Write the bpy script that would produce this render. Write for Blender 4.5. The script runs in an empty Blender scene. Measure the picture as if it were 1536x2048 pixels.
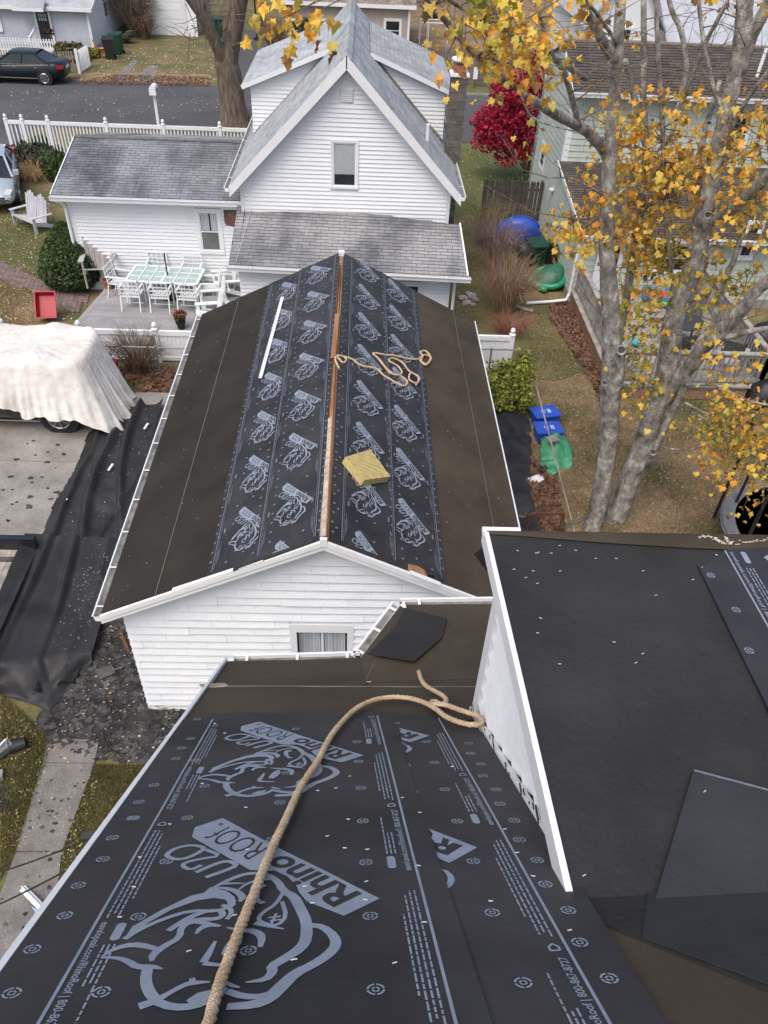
import bpy, math, random
import numpy as np
from mathutils import Vector, Matrix
from mathutils.geometry import tessellate_polygon

random.seed(7)
rng = np.random.default_rng(7)
S = bpy.context.scene
COL = S.collection

# ------------------------------------------------------------------ camera
F_PX, CX, CY, CAM_H = 1548.0, 768.0, 1024.0, 11.0
def _u(v):
    v = np.array(v, float); return v/np.linalg.norm(v)
_down = _u([680-CX, -(2770-CY), -F_PX])
_yv = _u([735-CX, -(-360-CY), -F_PX])
_up = -_down
_yv = _u(_yv-_up*np.dot(_yv, _up))
RC = np.array([np.cross(_yv, _up), _yv, _up])
O = np.array([0, 0, CAM_H])
cd = bpy.data.cameras.new('camera'); cam = bpy.data.objects.new('camera', cd); COL.objects.link(cam)
cd.sensor_fit = 'HORIZONTAL'; cd.sensor_width = 36.0; cd.lens = 36.0*F_PX/1536.0
cd.clip_start = 0.05; cd.clip_end = 900.0
cam.matrix_world = Matrix([[*RC[0], 0.0], [*RC[1], 0.0], [*RC[2], CAM_H], [0, 0, 0, 1]])
S.camera = cam

# ------------------------------------------------------------------ light
SUN_EL, SUN_AZ = math.radians(60), math.radians(212)
w = bpy.data.worlds.new('World'); S.world = w; w.use_nodes = True
nt = w.node_tree; bg = nt.nodes['Background']
sky = nt.nodes.new('ShaderNodeTexSky'); sky.sky_type = 'NISHITA'; sky.sun_disc = False
sky.sun_elevation = SUN_EL; sky.sun_rotation = SUN_AZ
sky.air_density = 1.0; sky.dust_density = 4.5; sky.ozone_density = 0.3
nt.links.new(sky.outputs[0], bg.inputs[0]); bg.inputs[1].default_value = 0.15
sd = bpy.data.lights.new('sun', 'SUN'); sd.energy = 1.25; sd.angle = math.radians(40); sd.color = (1.0, 0.965, 0.92)
sun = bpy.data.objects.new('sun', sd); COL.objects.link(sun)
_sd = Vector((math.sin(SUN_AZ)*math.cos(SUN_EL), math.cos(SUN_AZ)*math.cos(SUN_EL), math.sin(SUN_EL)))
sun.rotation_euler = _sd.to_track_quat('Z', 'Y').to_euler()
S.view_settings.view_transform = 'Standard'; S.view_settings.look = 'None'
S.view_settings.gamma = 1.0; S.view_settings.use_curve_mapping = False
S.view_settings.exposure = 0.40
try: S.cycles.max_bounces = 6; S.cycles.diffuse_bounces = 3
except Exception: pass

# ------------------------------------------------------------------ point finders (photograph pixel + a known plane -> place in the world)
def wr(px, py): return RC @ _u([px-CX, -(py-CY), -F_PX])
def hz(px, py, z=0.0):
    d = wr(px, py); return O+d*((z-CAM_H)/d[2])
def hy(px, py, y):
    d = wr(px, py); return O+d*(y/d[1])
def hx(px, py, x):
    d = wr(px, py); return O+d*(x/d[0])
def hp(px, py, p, n):
    d = wr(px, py); return O+d*(np.dot(np.array(p)-O, n)/np.dot(d, n))
R = math.radians

# ------------------------------------------------------------------ materials
_M = {}
def mat(name, c1, c2=None, c3=None, scale=3.0, detail=6.0, rough=0.75, bump=0.0, bscale=40.0, metal=0.0, spec=0.5,
        stretch=(1, 1, 1), island=0.0, objr=0.0, fine=0.0, fscale=60.0, lo=0.35, hi=0.65, sheen=0.0, alpha=1.0,
        trans=0.0, coat=0.0):
    if name in _M: return _M[name]
    m = bpy.data.materials.new(name); m.use_nodes = True; _M[name] = m
    n, l = m.node_tree.nodes, m.node_tree.links
    b = n['Principled BSDF']
    b.inputs['Roughness'].default_value = rough; b.inputs['Metallic'].default_value = metal
    b.inputs['Specular IOR Level'].default_value = spec
    if sheen: b.inputs['Sheen Weight'].default_value = sheen
    if trans: b.inputs['Transmission Weight'].default_value = trans
    if coat: b.inputs['Coat Weight'].default_value = coat
    if alpha < 1: b.inputs['Alpha'].default_value = alpha
    c2 = c2 or c1
    tc = n.new('ShaderNodeTexCoord'); mp = n.new('ShaderNodeMapping'); mp.inputs['Scale'].default_value = stretch
    l.new(tc.outputs['Object'], mp.inputs['Vector'])
    no = n.new('ShaderNodeTexNoise'); no.inputs['Scale'].default_value = scale; no.inputs['Detail'].default_value = detail
    no.inputs['Roughness'].default_value = 0.62
    l.new(mp.outputs[0], no.inputs['Vector'])
    cr = n.new('ShaderNodeValToRGB'); l.new(no.outputs['Fac'], cr.inputs[0])
    e = cr.color_ramp.elements
    e[0].position = lo; e[0].color = (*c1, 1); e[1].position = hi; e[1].color = (*c2, 1)
    if c3:
        k = e.new(min(0.99, hi+0.1)); k.color = (*c3, 1)
    out = cr.outputs[0]
    def scaleval(out, fac_out, amt):
        mr = n.new('ShaderNodeMapRange'); l.new(fac_out, mr.inputs[0])
        mr.inputs[3].default_value = 1-amt; mr.inputs[4].default_value = 1+amt
        vm = n.new('ShaderNodeVectorMath'); vm.operation = 'SCALE'
        l.new(out, vm.inputs[0]); l.new(mr.outputs[0], vm.inputs['Scale']); return vm.outputs[0]
    if island:
        g = n.new('ShaderNodeNewGeometry'); out = scaleval(out, g.outputs['Random Per Island'], island)
    if objr:
        g = n.new('ShaderNodeObjectInfo'); out = scaleval(out, g.outputs['Random'], objr)
    if fine:
        n2 = n.new('ShaderNodeTexNoise'); n2.inputs['Scale'].default_value = fscale; n2.inputs['Detail'].default_value = 3
        l.new(tc.outputs['Object'], n2.inputs['Vector']); out = scaleval(out, n2.outputs['Fac'], fine)
    l.new(out, b.inputs['Base Color'])
    if bump:
        n3 = n.new('ShaderNodeTexNoise'); n3.inputs['Scale'].default_value = bscale; n3.inputs['Detail'].default_value = 5
        l.new(mp.outputs[0], n3.inputs['Vector'])
        bp = n.new('ShaderNodeBump'); bp.inputs['Strength'].default_value = min(1, bump); bp.inputs['Distance'].default_value = 0.02
        l.new(n3.outputs['Fac'], bp.inputs['Height']); l.new(bp.outputs[0], b.inputs['Normal'])
    return m

# ------------------------------------------------------------------ mesh builder
class MB:
    def __init__(s): s.v = []; s.f = []; s.mi = []; s.m = 0
    def add(s, vs, fs):
        b = len(s.v); s.v += [tuple(map(float, q)) for q in vs]
        for f in fs: s.f.append(tuple(b+i for i in f)); s.mi.append(s.m)
        return s
    def box(s, c, d, rz=0.0, ax=None):
        c = np.array(c, float); hx_, hy_, hz_ = np.array(d, float)/2
        if ax is None:
            ca, sa = math.cos(rz), math.sin(rz); ax = ((ca, sa, 0), (-sa, ca, 0), (0, 0, 1))
        ax = [np.array(a, float) for a in ax]
        vs = [c+ax[0]*hx_*i+ax[1]*hy_*j+ax[2]*hz_*k for k in (-1, 1) for j in (-1, 1) for i in (-1, 1)]
        return s.add(vs, [(0, 2, 3, 1), (4, 5, 7, 6), (0, 1, 5, 4), (2, 6, 7, 3), (0, 4, 6, 2), (1, 3, 7, 5)])
    def lo(s, a, b):   # box from corner a to corner b
        a = np.array(a, float); b = np.array(b, float); return s.box((a+b)/2, np.abs(b-a))
    def bar(s, p, q, w_, h_, up=(0, 0, 1)):
        p = np.array(p, float); q = np.array(q, float); d = q-p; L = np.linalg.norm(d); a = d/L
        up = np.array(up, float)
        if abs(np.dot(a, up)) > 0.98: up = np.array([1.0, 0, 0])
        sd_ = _u(np.cross(up, a)); u2 = np.cross(a, sd_)
        return s.box((p+q)/2, (L, w_, h_), ax=(a, sd_, u2))
    def tube(s, pts, r, n=8, caps=True):
        P = [np.array(p, float) for p in pts]; k = len(P)
        r = [r]*k if np.isscalar(r) else list(r)
        up = np.array([0.0, 0, 1]); vs = []; prev = None
        for i in range(k):
            t = _u(P[min(i+1, k-1)]-P[max(i-1, 0)])
            if prev is None:
                a = np.cross(t, up if abs(t[2]) < 0.95 else np.array([1.0, 0, 0])); a = _u(a)
            else: a = _u(prev-t*np.dot(prev, t))
            prev = a; b = np.cross(t, a)
            for j in range(n):
                an = 2*math.pi*j/n; vs.append(P[i]+r[i]*(a*math.cos(an)+b*math.sin(an)))
        fs = [(i*n+j, i*n+(j+1) % n, (i+1)*n+(j+1) % n, (i+1)*n+j) for i in range(k-1) for j in range(n)]
        if caps: fs += [tuple(range(n-1, -1, -1)), tuple((k-1)*n+j for j in range(n))]
        return s.add(vs, fs)
    def lathe(s, prof, c=(0, 0, 0), n=16, sx=1.0, sy=1.0):
        vs = [(c[0]+sx*r_*math.cos(2*math.pi*j/n), c[1]+sy*r_*math.sin(2*math.pi*j/n), c[2]+z_) for r_, z_ in prof for j in range(n)]
        k = len(prof)
        fs = [(i*n+j, i*n+(j+1) % n, (i+1)*n+(j+1) % n, (i+1)*n+j) for i in range(k-1) for j in range(n)]
        fs += [tuple(range(n-1, -1, -1)), tuple((k-1)*n+j for j in range(n))]
        return s.add(vs, fs)
    def poly(s, pts): return s.add(pts, [tuple(range(len(pts)))])
    def slab(s, pts, th, n=None):   # flat polygon with thickness th below (against normal n)
        P = [np.array(p, float) for p in pts]
        if n is None: n = _u(np.cross(P[1]-P[0], P[2]-P[0]))
        n = np.array(n, float); k = len(P)
        nn = np.cross(P[1]-P[0], P[2]-P[1])
        vs = P+[p-n*th for p in P]
        top = tuple(range(k)); bot = tuple(k+i for i in range(k))[::-1]
        fs = [top, bot]+[(i, k+i, k+(i+1) % k, (i+1) % k) for i in range(k)]
        if np.dot(nn, n) < 0: fs = [f[::-1] for f in fs]
        return s.add(vs, fs)
    def filled(s, pts):             # concave polygon
        tr = tessellate_polygon([[Vector(p) for p in pts]])
        return s.add(pts, [tuple(t) for t in tr])
    def build(s, name, m, parent=None, label=None, kind=None, smooth=False, cat=None, group=None, loc=None):
        me = bpy.data.meshes.new(name); me.from_pydata(s.v, [], s.f)
        for x in (m if isinstance(m, (list, tuple)) else [m]): me.materials.append(x)
        if any(s.mi): me.polygons.foreach_set('material_index', s.mi)
        if smooth: me.polygons.foreach_set('use_smooth', [True]*len(me.polygons))
        me.update()
        o = bpy.data.objects.new(name, me); COL.objects.link(o)
        if parent is not None: o.parent = parent
        if loc is not None: o.location = loc
        tag(o, label, cat, group, kind)
        return o

def tag(o, label=None, cat=None, group=None, kind=None):
    if label: o['label'] = label
    if cat: o['category'] = cat
    if group: o['group'] = group
    if kind: o['kind'] = kind
    return o
def thing(name, label, cat, loc=(0, 0, 0), rz=0.0, group=None):
    o = bpy.data.objects.new(name, None); COL.objects.link(o); o.location = loc; o.rotation_euler = (0, 0, rz)
    o.empty_display_size = 0.2
    return tag(o, label, cat, group)
def dup(root, loc, rz=0.0, label=None, scale=None):
    kids = {}
    for q in list(COL.objects):
        if q.parent is not None: kids.setdefault(q.parent.name, []).append(q)
    def cp(o, par):
        c = o.copy(); COL.objects.link(c)
        if par is not None: c.parent = par
        for k in kids.get(o.name, []): cp(k, c)
        return c
    r = cp(root, None); r.location = loc; r.rotation_euler = (0, 0, rz)
    if scale: r.scale = scale
    if label: r['label'] = label
    return r
def inst(me, name, parent=None, loc=(0, 0, 0), rot=(0, 0, 0), scale=(1, 1, 1), mw=None):
    o = bpy.data.objects.new(name, me); COL.objects.link(o)
    if parent is not None: o.parent = parent
    if mw is not None: o.matrix_basis = mw
    else: o.location = loc; o.rotation_euler = rot; o.scale = scale
    return o
def npmesh(name, V, Fq, m, parent=None, kind=None, mi=None, smooth=False, **kw):
    me = bpy.data.meshes.new(name); V = np.asarray(V, np.float32); Fq = np.asarray(Fq, np.int32)
    k = Fq.shape[1]
    me.vertices.add(len(V)); me.vertices.foreach_set('co', V.ravel())
    me.loops.add(Fq.size); me.loops.foreach_set('vertex_index', Fq.ravel())
    me.polygons.add(len(Fq)); me.polygons.foreach_set('loop_start', np.arange(len(Fq), dtype=np.int32)*k)
    for x in (m if isinstance(m, (list, tuple)) else [m]): me.materials.append(x)
    if mi is not None: me.polygons.foreach_set('material_index', np.asarray(mi, np.int32))
    if smooth: me.polygons.foreach_set('use_smooth', [True]*len(Fq))
    me.update(calc_edges=True); me.validate()
    o = bpy.data.objects.new(name, me); COL.objects.link(o)
    if parent is not None: o.parent = parent
    return tag(o, kw.get('label'), kw.get('cat'), kw.get('group'), kind)

def inside(poly, x, y):
    c = False; n = len(poly); j = n-1
    for i in range(n):
        if (poly[i][1] > y) != (poly[j][1] > y) and x < (poly[j][0]-poly[i][0])*(y-poly[i][1])/(poly[j][1]-poly[i][1])+poly[i][0]: c = not c
        j = i
    return c
def span(poly, v):
    xs = []
    for i in range(len(poly)):
        a, b = poly[i], poly[(i+1) % len(poly)]
        if (a[1] > v) != (b[1] > v): xs.append(a[0]+(v-a[1])*(b[0]-a[0])/(b[1]-a[1]))
    return (min(xs), max(xs)) if len(xs) >= 2 else None

# boards on a wall: poly is the wall outline in (u, z); holes are (u0, u1, z0, z1)
def clap(parent, P0, ud, nd, poly, expo, m, holes=(), lip=0.014, name='clapboard', z0=None, z1=None, joints=None, jl=1.2, stuff=False, over=0.02, wob=0.0):
    P0 = np.array(P0, float); ud = np.array(ud, float); nd = np.array(nd, float); up = np.array([0, 0, 1.0])
    z0 = min(p[1] for p in poly) if z0 is None else z0; z1 = max(p[1] for p in poly) if z1 is None else z1
    z = z0; row = 0; acc = MB()
    while z < z1-0.01:
        zt = min(z+expo, z1); e = 1e-4
        sb, st_ = span(poly, z+e), span(poly, zt-e)
        if sb is None: z = zt; continue
        if st_ is None: st_ = ((sb[0]+sb[1])/2,)*2
        segs = [(sb[0], sb[1], st_[0], st_[1])]
        for (a, b, c, d) in holes:
            if d > z+0.3*expo and c < zt-0.3*expo:
                ns = []
                for (p, q, r_, t) in segs:
                    if q <= a or p >= b: ns.append((p, q, r_, t)); continue
                    if p < a: ns.append((p, a, r_, a))
                    if q > b: ns.append((b, q, b, t))
                segs = ns
        if joints:
            ns = []
            for (p, q, r_, t) in segs:
                x = p; off = ((row*0.37) % 1)*jl; k = math.ceil((p-off)/jl+0.05)*jl+off; cuts = []
                while k < q-0.12: cuts.append(k+random.uniform(-.05, .05)*jl*joints); k += jl
                ed = [p]+cuts+[q]; et = [r_]+[min(max(c_, r_), t) for c_ in cuts]+[t]
                for i in range(len(ed)-1):
                    g = 0.0014 if i else 0
                    ns.append((ed[i]+g, ed[i+1]-0.0014*(i < len(ed)-2), et[i]+g, et[i+1]-0.0014*(i < len(ed)-2)))
            segs = ns
        for (p, q, r_, t) in segs:
            if q-p < 0.01: continue
            if t < r_: t = r_
            w1 = random.uniform(-wob, wob); lp = lip*(1+random.uniform(-.15, .15)*(1 if wob else 0))
            zb = z-over*0.0+w1
            lp += .012; zb -= .012; A = P0+ud*p+up*zb+nd*lp; B = P0+ud*q+up*zb+nd*lp
            C = P0+ud*t+up*zt+nd*0.002; D = P0+ud*r_+up*zt+nd*0.002
            A2 = P0+ud*p+up*zb-nd*0.004; B2 = P0+ud*q+up*zb-nd*0.004
            C2 = P0+ud*t+up*zt-nd*0.004; D2 = P0+ud*r_+up*zt-nd*0.004
            mb = acc if stuff else MB()
            vs = [A, B, C, D, A2, B2, C2, D2]; fs = [(0, 1, 2, 3), (0, 4, 5, 1), (1, 5, 6, 2), (3, 7, 4, 0)]
            if np.dot(np.cross(ud, up), nd) < 0: fs = [f[::-1] for f in fs]
            mb.add(vs, fs)
            if not stuff: mb.build(name, m, parent)
        z = zt; row += 1
    if stuff: acc.build(name, m, parent, kind='stuff')

# roof shingles: plane O0 + a*s + b*t, poly outline in (s, t) with t up the slope
def shingles(parent, O0, a, b, poly, h, tw, m, name='shingle', maxobj=0, lip=0.008, jit=0.25, joined='shingle_courses'):
    O0 = np.array(O0, float); a = _u(a); b = _u(b); n = np.cross(a, b); n = n*np.sign(n[2]) if abs(n[2]) > 1e-6 else n
    flip = np.dot(np.cross(a, b), n) < 0
    t0 = min(p[1] for p in poly); t1 = max(p[1] for p in poly); t = t0; row = 0; acc = MB(); cnt = 0
    while t < t1-0.02:
        te = min(t+h, t1)
        sp = span(poly, t+0.5*(te-t))
        if sp is None: t = te; row += 1; continue
        x = sp[0]; off = (0.5 if row % 2 else 0.0)+random.uniform(-.08, .08); k0 = math.floor(sp[0]/tw+off)*tw-off*tw
        while x < sp[1]-0.01:
            k0 += tw
            e = min(k0+random.uniform(-.5, .5)*0.03, sp[1])
            if e-x > 0.02:
                lp = lip*(1+random.uniform(-jit, jit)); g = 0.011
                A = O0+a*(x+g)+b*t+n*lp; B = O0+a*e+b*t+n*lp; C = O0+a*e+b*(te-.011)+n*0.002; D = O0+a*(x+g)+b*(te-.011)+n*0.002
                A2 = A-n*(lp+.002); B2 = B-n*(lp+.002); C2 = C-n*.003; D2 = D-n*.003
                fs = [(0, 1, 2, 3), (0, 4, 5, 1), (1, 5, 6, 2), (3, 7, 4, 0)]
                if flip: fs = [f[::-1] for f in fs]
                if cnt < maxobj: MB().add([A, B, C, D, A2, B2, C2, D2], fs).build(name, m, parent); cnt += 1
                else: acc.add([A, B, C, D, A2, B2, C2, D2], fs)
            x = max(x, e)
            if k0 > sp[1]+tw: break
        t = te; row += 1
    if acc.f: acc.build(joined, m, parent, kind='stuff')

def wrinkled(name, outline, h, step, m, amp=0.05, parent=None, seed=1, z=0.0, fn=None, th=0.0, **kw):
    """cloth lying on uneven ground: grid clipped to an outline in xy, height from fn/noise"""
    from mathutils import noise
    xs = [p[0] for p in outline]; ys = [p[1] for p in outline]
    nx = int((max(xs)-min(xs))/step)+2; ny = int((max(ys)-min(ys))/step)+2; V = {}; vs = []; fs = []
    def vid(i, j):
        if (i, j) not in V:
            x = min(xs)+i*step; y = min(ys)+j*step
            zz = z+(fn(x, y) if fn else 0)+amp*noise.noise(Vector((x*1.3, y*1.3, seed)))+amp*.5*noise.noise(Vector((x*4, y*4, seed+3)))
            V[(i, j)] = len(vs); vs.append((x, y, zz))
        return V[(i, j)]
    for i in range(nx):
        for j in range(ny):
            if inside(outline, min(xs)+(i+.5)*step, min(ys)+(j+.5)*step):
                fs.append((vid(i, j), vid(i+1, j), vid(i+1, j+1), vid(i, j+1)))
    mb = MB(); mb.add(vs, fs)
    return mb.build(name, m, parent, smooth=True, **kw)
# ------------------------------------------------------------------ palette
white = mat('white_vinyl', (.75, .77, .80), (.80, .815, .835), scale=1.5, rough=.45, fine=.04)
whitet = mat('white_trim', (.72, .735, .755), (.78, .79, .80), scale=3, rough=.5, fine=.05)
oldwhite = mat('old_white_paint', (.70, .73, .77), (.77, .795, .825), scale=1.6, rough=.6, fine=.08, fscale=25, objr=.02)
dirtywhite = mat('dirty_gutter_metal', (.09, .09, .075), (.26, .26, .24), scale=6, rough=.6, fine=.2, stretch=(1, 1, 1))
felt = mat('asphalt_felt', (.020, .0178, .0145), (.032, .028, .0225), scale=1.2, rough=.86, spec=.25, bump=.25, bscale=240, fine=.22, fscale=160)
feltb = mat('brown_asphalt_felt', (.049, .039, .0265), (.078, .062, .043), scale=1.0, rough=.86, spec=.25, bump=.25, bscale=240, fine=.2, fscale=160)
feltd = mat('dark_felt', (.022, .0215, .022), (.034, .033, .033), scale=2.0, rough=.85, spec=.3, bump=.35, bscale=40, fine=.34, fscale=200)
sheetm = mat('navy_underlayment', (.019, .0187, .022), (.041, .0402, .0445), scale=1.6, rough=.55, spec=.35, bump=.35, bscale=5, fine=.1, fscale=260)
printm = mat('pale_blue_print', (.215, .25, .315), (.265, .305, .37), scale=9, rough=.6, spec=.3, fine=.12, fscale=90)
printd = mat('dull_grey_print', (.10, .115, .145), (.17, .19, .235), scale=30, rough=.6, spec=.3, fine=.2, fscale=120)
ply = mat('bare_plywood', (.20, .09, .04), (.42, .22, .11), scale=5, rough=.8, fine=.3, fscale=60, stretch=(1, .15, 1))
oldwood = mat('weathered_wood', (.17, .145, .12), (.36, .32, .27), scale=6, rough=.85, fine=.25, stretch=(1, .2, 1), objr=.12)
greywood = mat('grey_weathered_board', (.20, .18, .16), (.38, .355, .32), scale=4, rough=.85, fine=.25, fscale=45, objr=.14)
darkwood = mat('dark_weathered_board', (.045, .038, .033), (.11, .095, .08), scale=4, rough=.9, fine=.3, objr=.2)
lattm = mat('tan_lattice_wood', (.28, .16, .09), (.45, .28, .17), scale=8, rough=.85, objr=.1)
rustm = mat('rust', (.07, .03, .018), (.16, .07, .035), scale=20, rough=.9)
blackm = mat('black_plastic', (.012, .012, .014), (.022, .022, .024), rough=.5)
rubber = mat('tyre_rubber', (.012, .012, .012), (.022, .021, .02), rough=.85)
chrome = mat('bright_metal', (.55, .56, .58), (.65, .66, .68), rough=.28, metal=.9)
galv = mat('galvanised_steel', (.30, .31, .32), (.42, .43, .44), rough=.45, metal=.7)
glassd = mat('dark_window_glass', (.018, .022, .026), (.03, .036, .042), rough=.08, spec=.3)
curtain = mat('grey_curtain', (.30, .33, .37), (.48, .52, .57), scale=14, stretch=(1, 1, .05), rough=.7)
blindm = mat('drawn_shade', (.33, .35, .36), (.42, .44, .45), scale=3, rough=.5)
shingg = mat('pale_grey_roof_shingle', (.28, .30, .32), (.40, .42, .44), scale=1.1, rough=.9, island=.14, objr=.14, fine=.16, fscale=90)
shings = mat('streaked_grey_roof_shingle', (.08, .085, .10), (.235, .25, .27), scale=.75, rough=.9, island=.16, fine=.2, fscale=70, stretch=(1, .35, 1), lo=.38, hi=.60)
shingt = mat('lean_to_roof_shingle', (.085, .085, .10), (.20, .205, .215), c3=(.29, .29, .295), scale=.7, rough=.9, island=.12, objr=.12, fine=.18, fscale=80, stretch=(1, .5, 1), lo=.30, hi=.46)
shingb = mat('brown_roof_shingle', (.060, .050, .044), (.105, .088, .078), scale=2, rough=.92, island=.25, fine=.25)
asph = mat('asphalt', (.060, .060, .066), (.085, .085, .092), scale=.35, rough=.92, fine=.35, fscale=35, bump=.3, bscale=60)
conc = mat('old_concrete', (.20, .185, .165), (.31, .295, .265), c3=(.36, .345, .32), scale=1.4, detail=10, rough=.92, fine=.35, fscale=28, bump=.4, bscale=35)
walkm = mat('grey_sidewalk', (.135, .125, .115), (.215, .20, .185), scale=3, detail=10, rough=.94, fine=.45, fscale=45, bump=.5, bscale=60)
lawn = mat('lawn', (.080, .092, .030), (.155, .125, .055), c3=(.21, .16, .085), scale=.55, detail=9, rough=.95, fine=.7, fscale=9, bump=.8, bscale=22, lo=.38, hi=.55)
lawnb = mat('worn_lawn', (.100, .090, .036), (.205, .140, .078), c3=(.27, .185, .11), scale=.6, detail=9, rough=.95, fine=.75, fscale=11, bump=.8, bscale=30, lo=.30, hi=.50)
lawng = mat('green_lawn', (.070, .098, .028), (.115, .120, .045), scale=.5, detail=8, rough=.95, fine=.5, fscale=12, bump=.7, bscale=30)
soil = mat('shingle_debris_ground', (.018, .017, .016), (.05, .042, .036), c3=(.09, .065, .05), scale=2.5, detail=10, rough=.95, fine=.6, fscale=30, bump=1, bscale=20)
leafb = mat('dead_leaf', (.075, .035, .02), (.20, .105, .06), scale=6, rough=.85, island=.5)
leafp = mat('pale_fallen_leaf', (.30, .22, .09), (.50, .42, .24), scale=6, rough=.8, island=.4)
bladem = mat('grass_blade', (.075, .100, .026), (.19, .18, .065), scale=1.2, rough=.8, island=.45)
bladeb = mat('dry_grass_blade', (.19, .14, .06), (.36, .27, .14), scale=1.2, rough=.8, island=.45)
deckm = mat('grey_composite_deck', (.24, .235, .24), (.31, .305, .31), scale=2, rough=.75, objr=.08, fine=.1)
brickm = mat('weathered_path_brick', (.15, .105, .095), (.24, .18, .165), scale=4, rough=.92, objr=.22, fine=.25, island=.1)
clothm = mat('black_ground_cloth', (.014, .014, .016), (.030, .030, .033), scale=1.5, rough=.62, spec=.45, fine=.25, fscale=30, bump=.35, bscale=14)
canvas = mat('canvas_drop_cloth', (.58, .55, .50), (.76, .745, .70), scale=.9, rough=.9, fine=.22, fscale=5, bump=1, bscale=7)
bluep = mat('blue_plastic', (.02, .07, .42), (.03, .10, .52), rough=.4)
greenp = mat('green_plastic', (.01, .22, .10), (.02, .30, .15), rough=.35)
dgreen = mat('dark_green_plastic', (.008, .045, .028), (.015, .065, .04), rough=.5)
redp = mat('red_plastic', (.34, .012, .025), (.40, .02, .035), rough=.45)
terra = mat('terracotta', (.30, .09, .05), (.38, .13, .08), rough=.8)
mintm = mat('mint_siding', (.41, .46, .41), (.48, .53, .48), scale=2, rough=.7, fine=.06, objr=.03)
greys = mat('pale_grey_siding', (.42, .45, .51), (.50, .53, .58), scale=1, rough=.65, fine=.06)
beige = mat('beige_siding', (.36, .31, .27), (.44, .38, .33), rough=.75)
barkm = mat('maple_bark', (.11, .097, .084), (.36, .335, .30), c3=(.58, .59, .52), scale=6.5, detail=9, rough=.95, bump=1, bscale=26, fine=.6, fscale=50, stretch=(1, 1, .7), lo=.35, hi=.57)
barkd = mat('furrowed_brown_bark', (.075, .055, .04), (.20, .16, .125), scale=9, detail=9, rough=.95, bump=1, bscale=30, fine=.3, stretch=(1, 1, .2))
twigm = mat('twig_bark', (.10, .075, .06), (.19, .15, .12), scale=9, rough=.9)
ropem = mat('manila_rope', (.52, .37, .22), (.68, .53, .36), scale=14, rough=.9, fine=.3, fscale=120, bump=.6, bscale=200)
backm = mat('row_shadow_roof_backing', (.05, .05, .055), (.07, .07, .075), rough=.9)  # dark colour seen through shingle gaps, painted in as joints and row shadow
foamm = mat('yellow_foam', (.42, .33, .13), (.52, .42, .18), scale=12, rough=.85, fine=.15, bump=.4, bscale=60)

# ------------------------------------------------------------------ ground, street, paths
def sheet(name, pts, m, z, kind='structure', **kw):
    mb = MB()
    if 'lawn' in name or 'leaf' in name or 'debris' in name or 'lot' in name:
        from mathutils import noise as _n
        q = []
        for i in range(len(pts)):
            a, b = np.array(pts[i][:2], float), np.array(pts[(i+1) % len(pts)][:2], float); k = max(1, int(np.linalg.norm(b-a)/.22))
            for j in range(k):
                c = a+(b-a)*j/k; w_ = .5*_n.noise(Vector((c[0]*.9, c[1]*.9, 2)))+.22*_n.noise(Vector((c[0]*3.1, c[1]*3.1, 5))); d = (b-a)/np.linalg.norm(b-a); q.append((c[0]-d[1]*w_, c[1]+d[0]*w_))
        pts = q
    P = [(p[0], p[1], z) for p in pts]; mb.filled(P); return mb.build(name, m, kind=kind, **kw)
g = MB(); g.add([(-400, -300, 0), (400, -300, 0), (400, 500, 0), (-400, 500, 0)], [(0, 1, 2, 3)]); g.build('ground', lawn, kind='structure')
sheet('street', [(-200, 38.7), (200, 38.7), (200, 47.3), (-200, 47.3)], asph, .016)
MB().lo((3.5, 47.3, 0), (200, 47.46, .10)).build('kerb', conc, kind='structure')
def pz(L, z=0.0): return [hz(x, y, z)[:2] for x, y in L]
sheet('side_driveway', [(-60, 33.9), (-15.1, 33.9), (-15.1, 38.72), (-60, 38.72)], asph, .008)
sheet('side_apron', [(-60, 31.0), (-14.2, 31.0), (-14.9, 33.9), (-60, 33.9)], conc, .012)
sheet('concrete_driveway', [(-40, 9.3), (-3.7, 9.3), (-3.7, 15.2), (-3.8, 16.6), (-5.3, 16.9), (-7, 16.3), (-40, 16.3)], conc, .012)
# slab joints of the driveway, cut as thin recesses between raised lips
sheet('debris_ground', pz([(205, 1230), (140, 1330), (60, 1440), (95, 1490), (180, 1520), (300, 1520), (420, 1400), (420, 1240), (300, 1220)])+[], soil, .012)
sheet('right_debris_ground', [(2.55, 7.5), (3.5, 7.5), (3.55, 12.5), (3.9, 16.3), (2.6, 17.4)], soil, .012)
sheet('far_driveway', pz([(475, 165), (545, 170), (560, 95), (520, 60), (470, 60)]), asph, .012)
sheet('worn_wheel_track', pz([(225, 160), (268, 118), (278, 120), (248, 160)]), walkm, .008)
sheet('worn_wheel_track', pz([(262, 162), (300, 130), (318, 132), (305, 166)]), walkm, .008)
sheet('road_edge_leaf_bank', pz([(135, 162), (420, 170), (420, 150), (260, 142), (150, 150)]), lawnb, .0065)
sheet('worn_lawn_patch', pz([(1060, 760), (1240, 760), (1530, 960), (1536, 1075), (1060, 1075)]), lawnb, .004)
sheet('worn_lawn_patch', pz([(0, 560), (70, 590), (140, 640), (140, 655), (0, 655)]), lawnb, .004)
sheet('green_lawn_patch', pz([(900, 290), (1075, 290), (1050, 400), (900, 440)]), lawng, .004)
sheet('green_lawn_patch', pz([(0, 470), (100, 400), (110, 560), (170, 640), (0, 520)]), lawng, .0045)
sheet('far_green_lawn', pz([(800, 165), (1010, 189), (1010, 172), (900, 60), (830, 60)]), lawng, .005)
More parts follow.
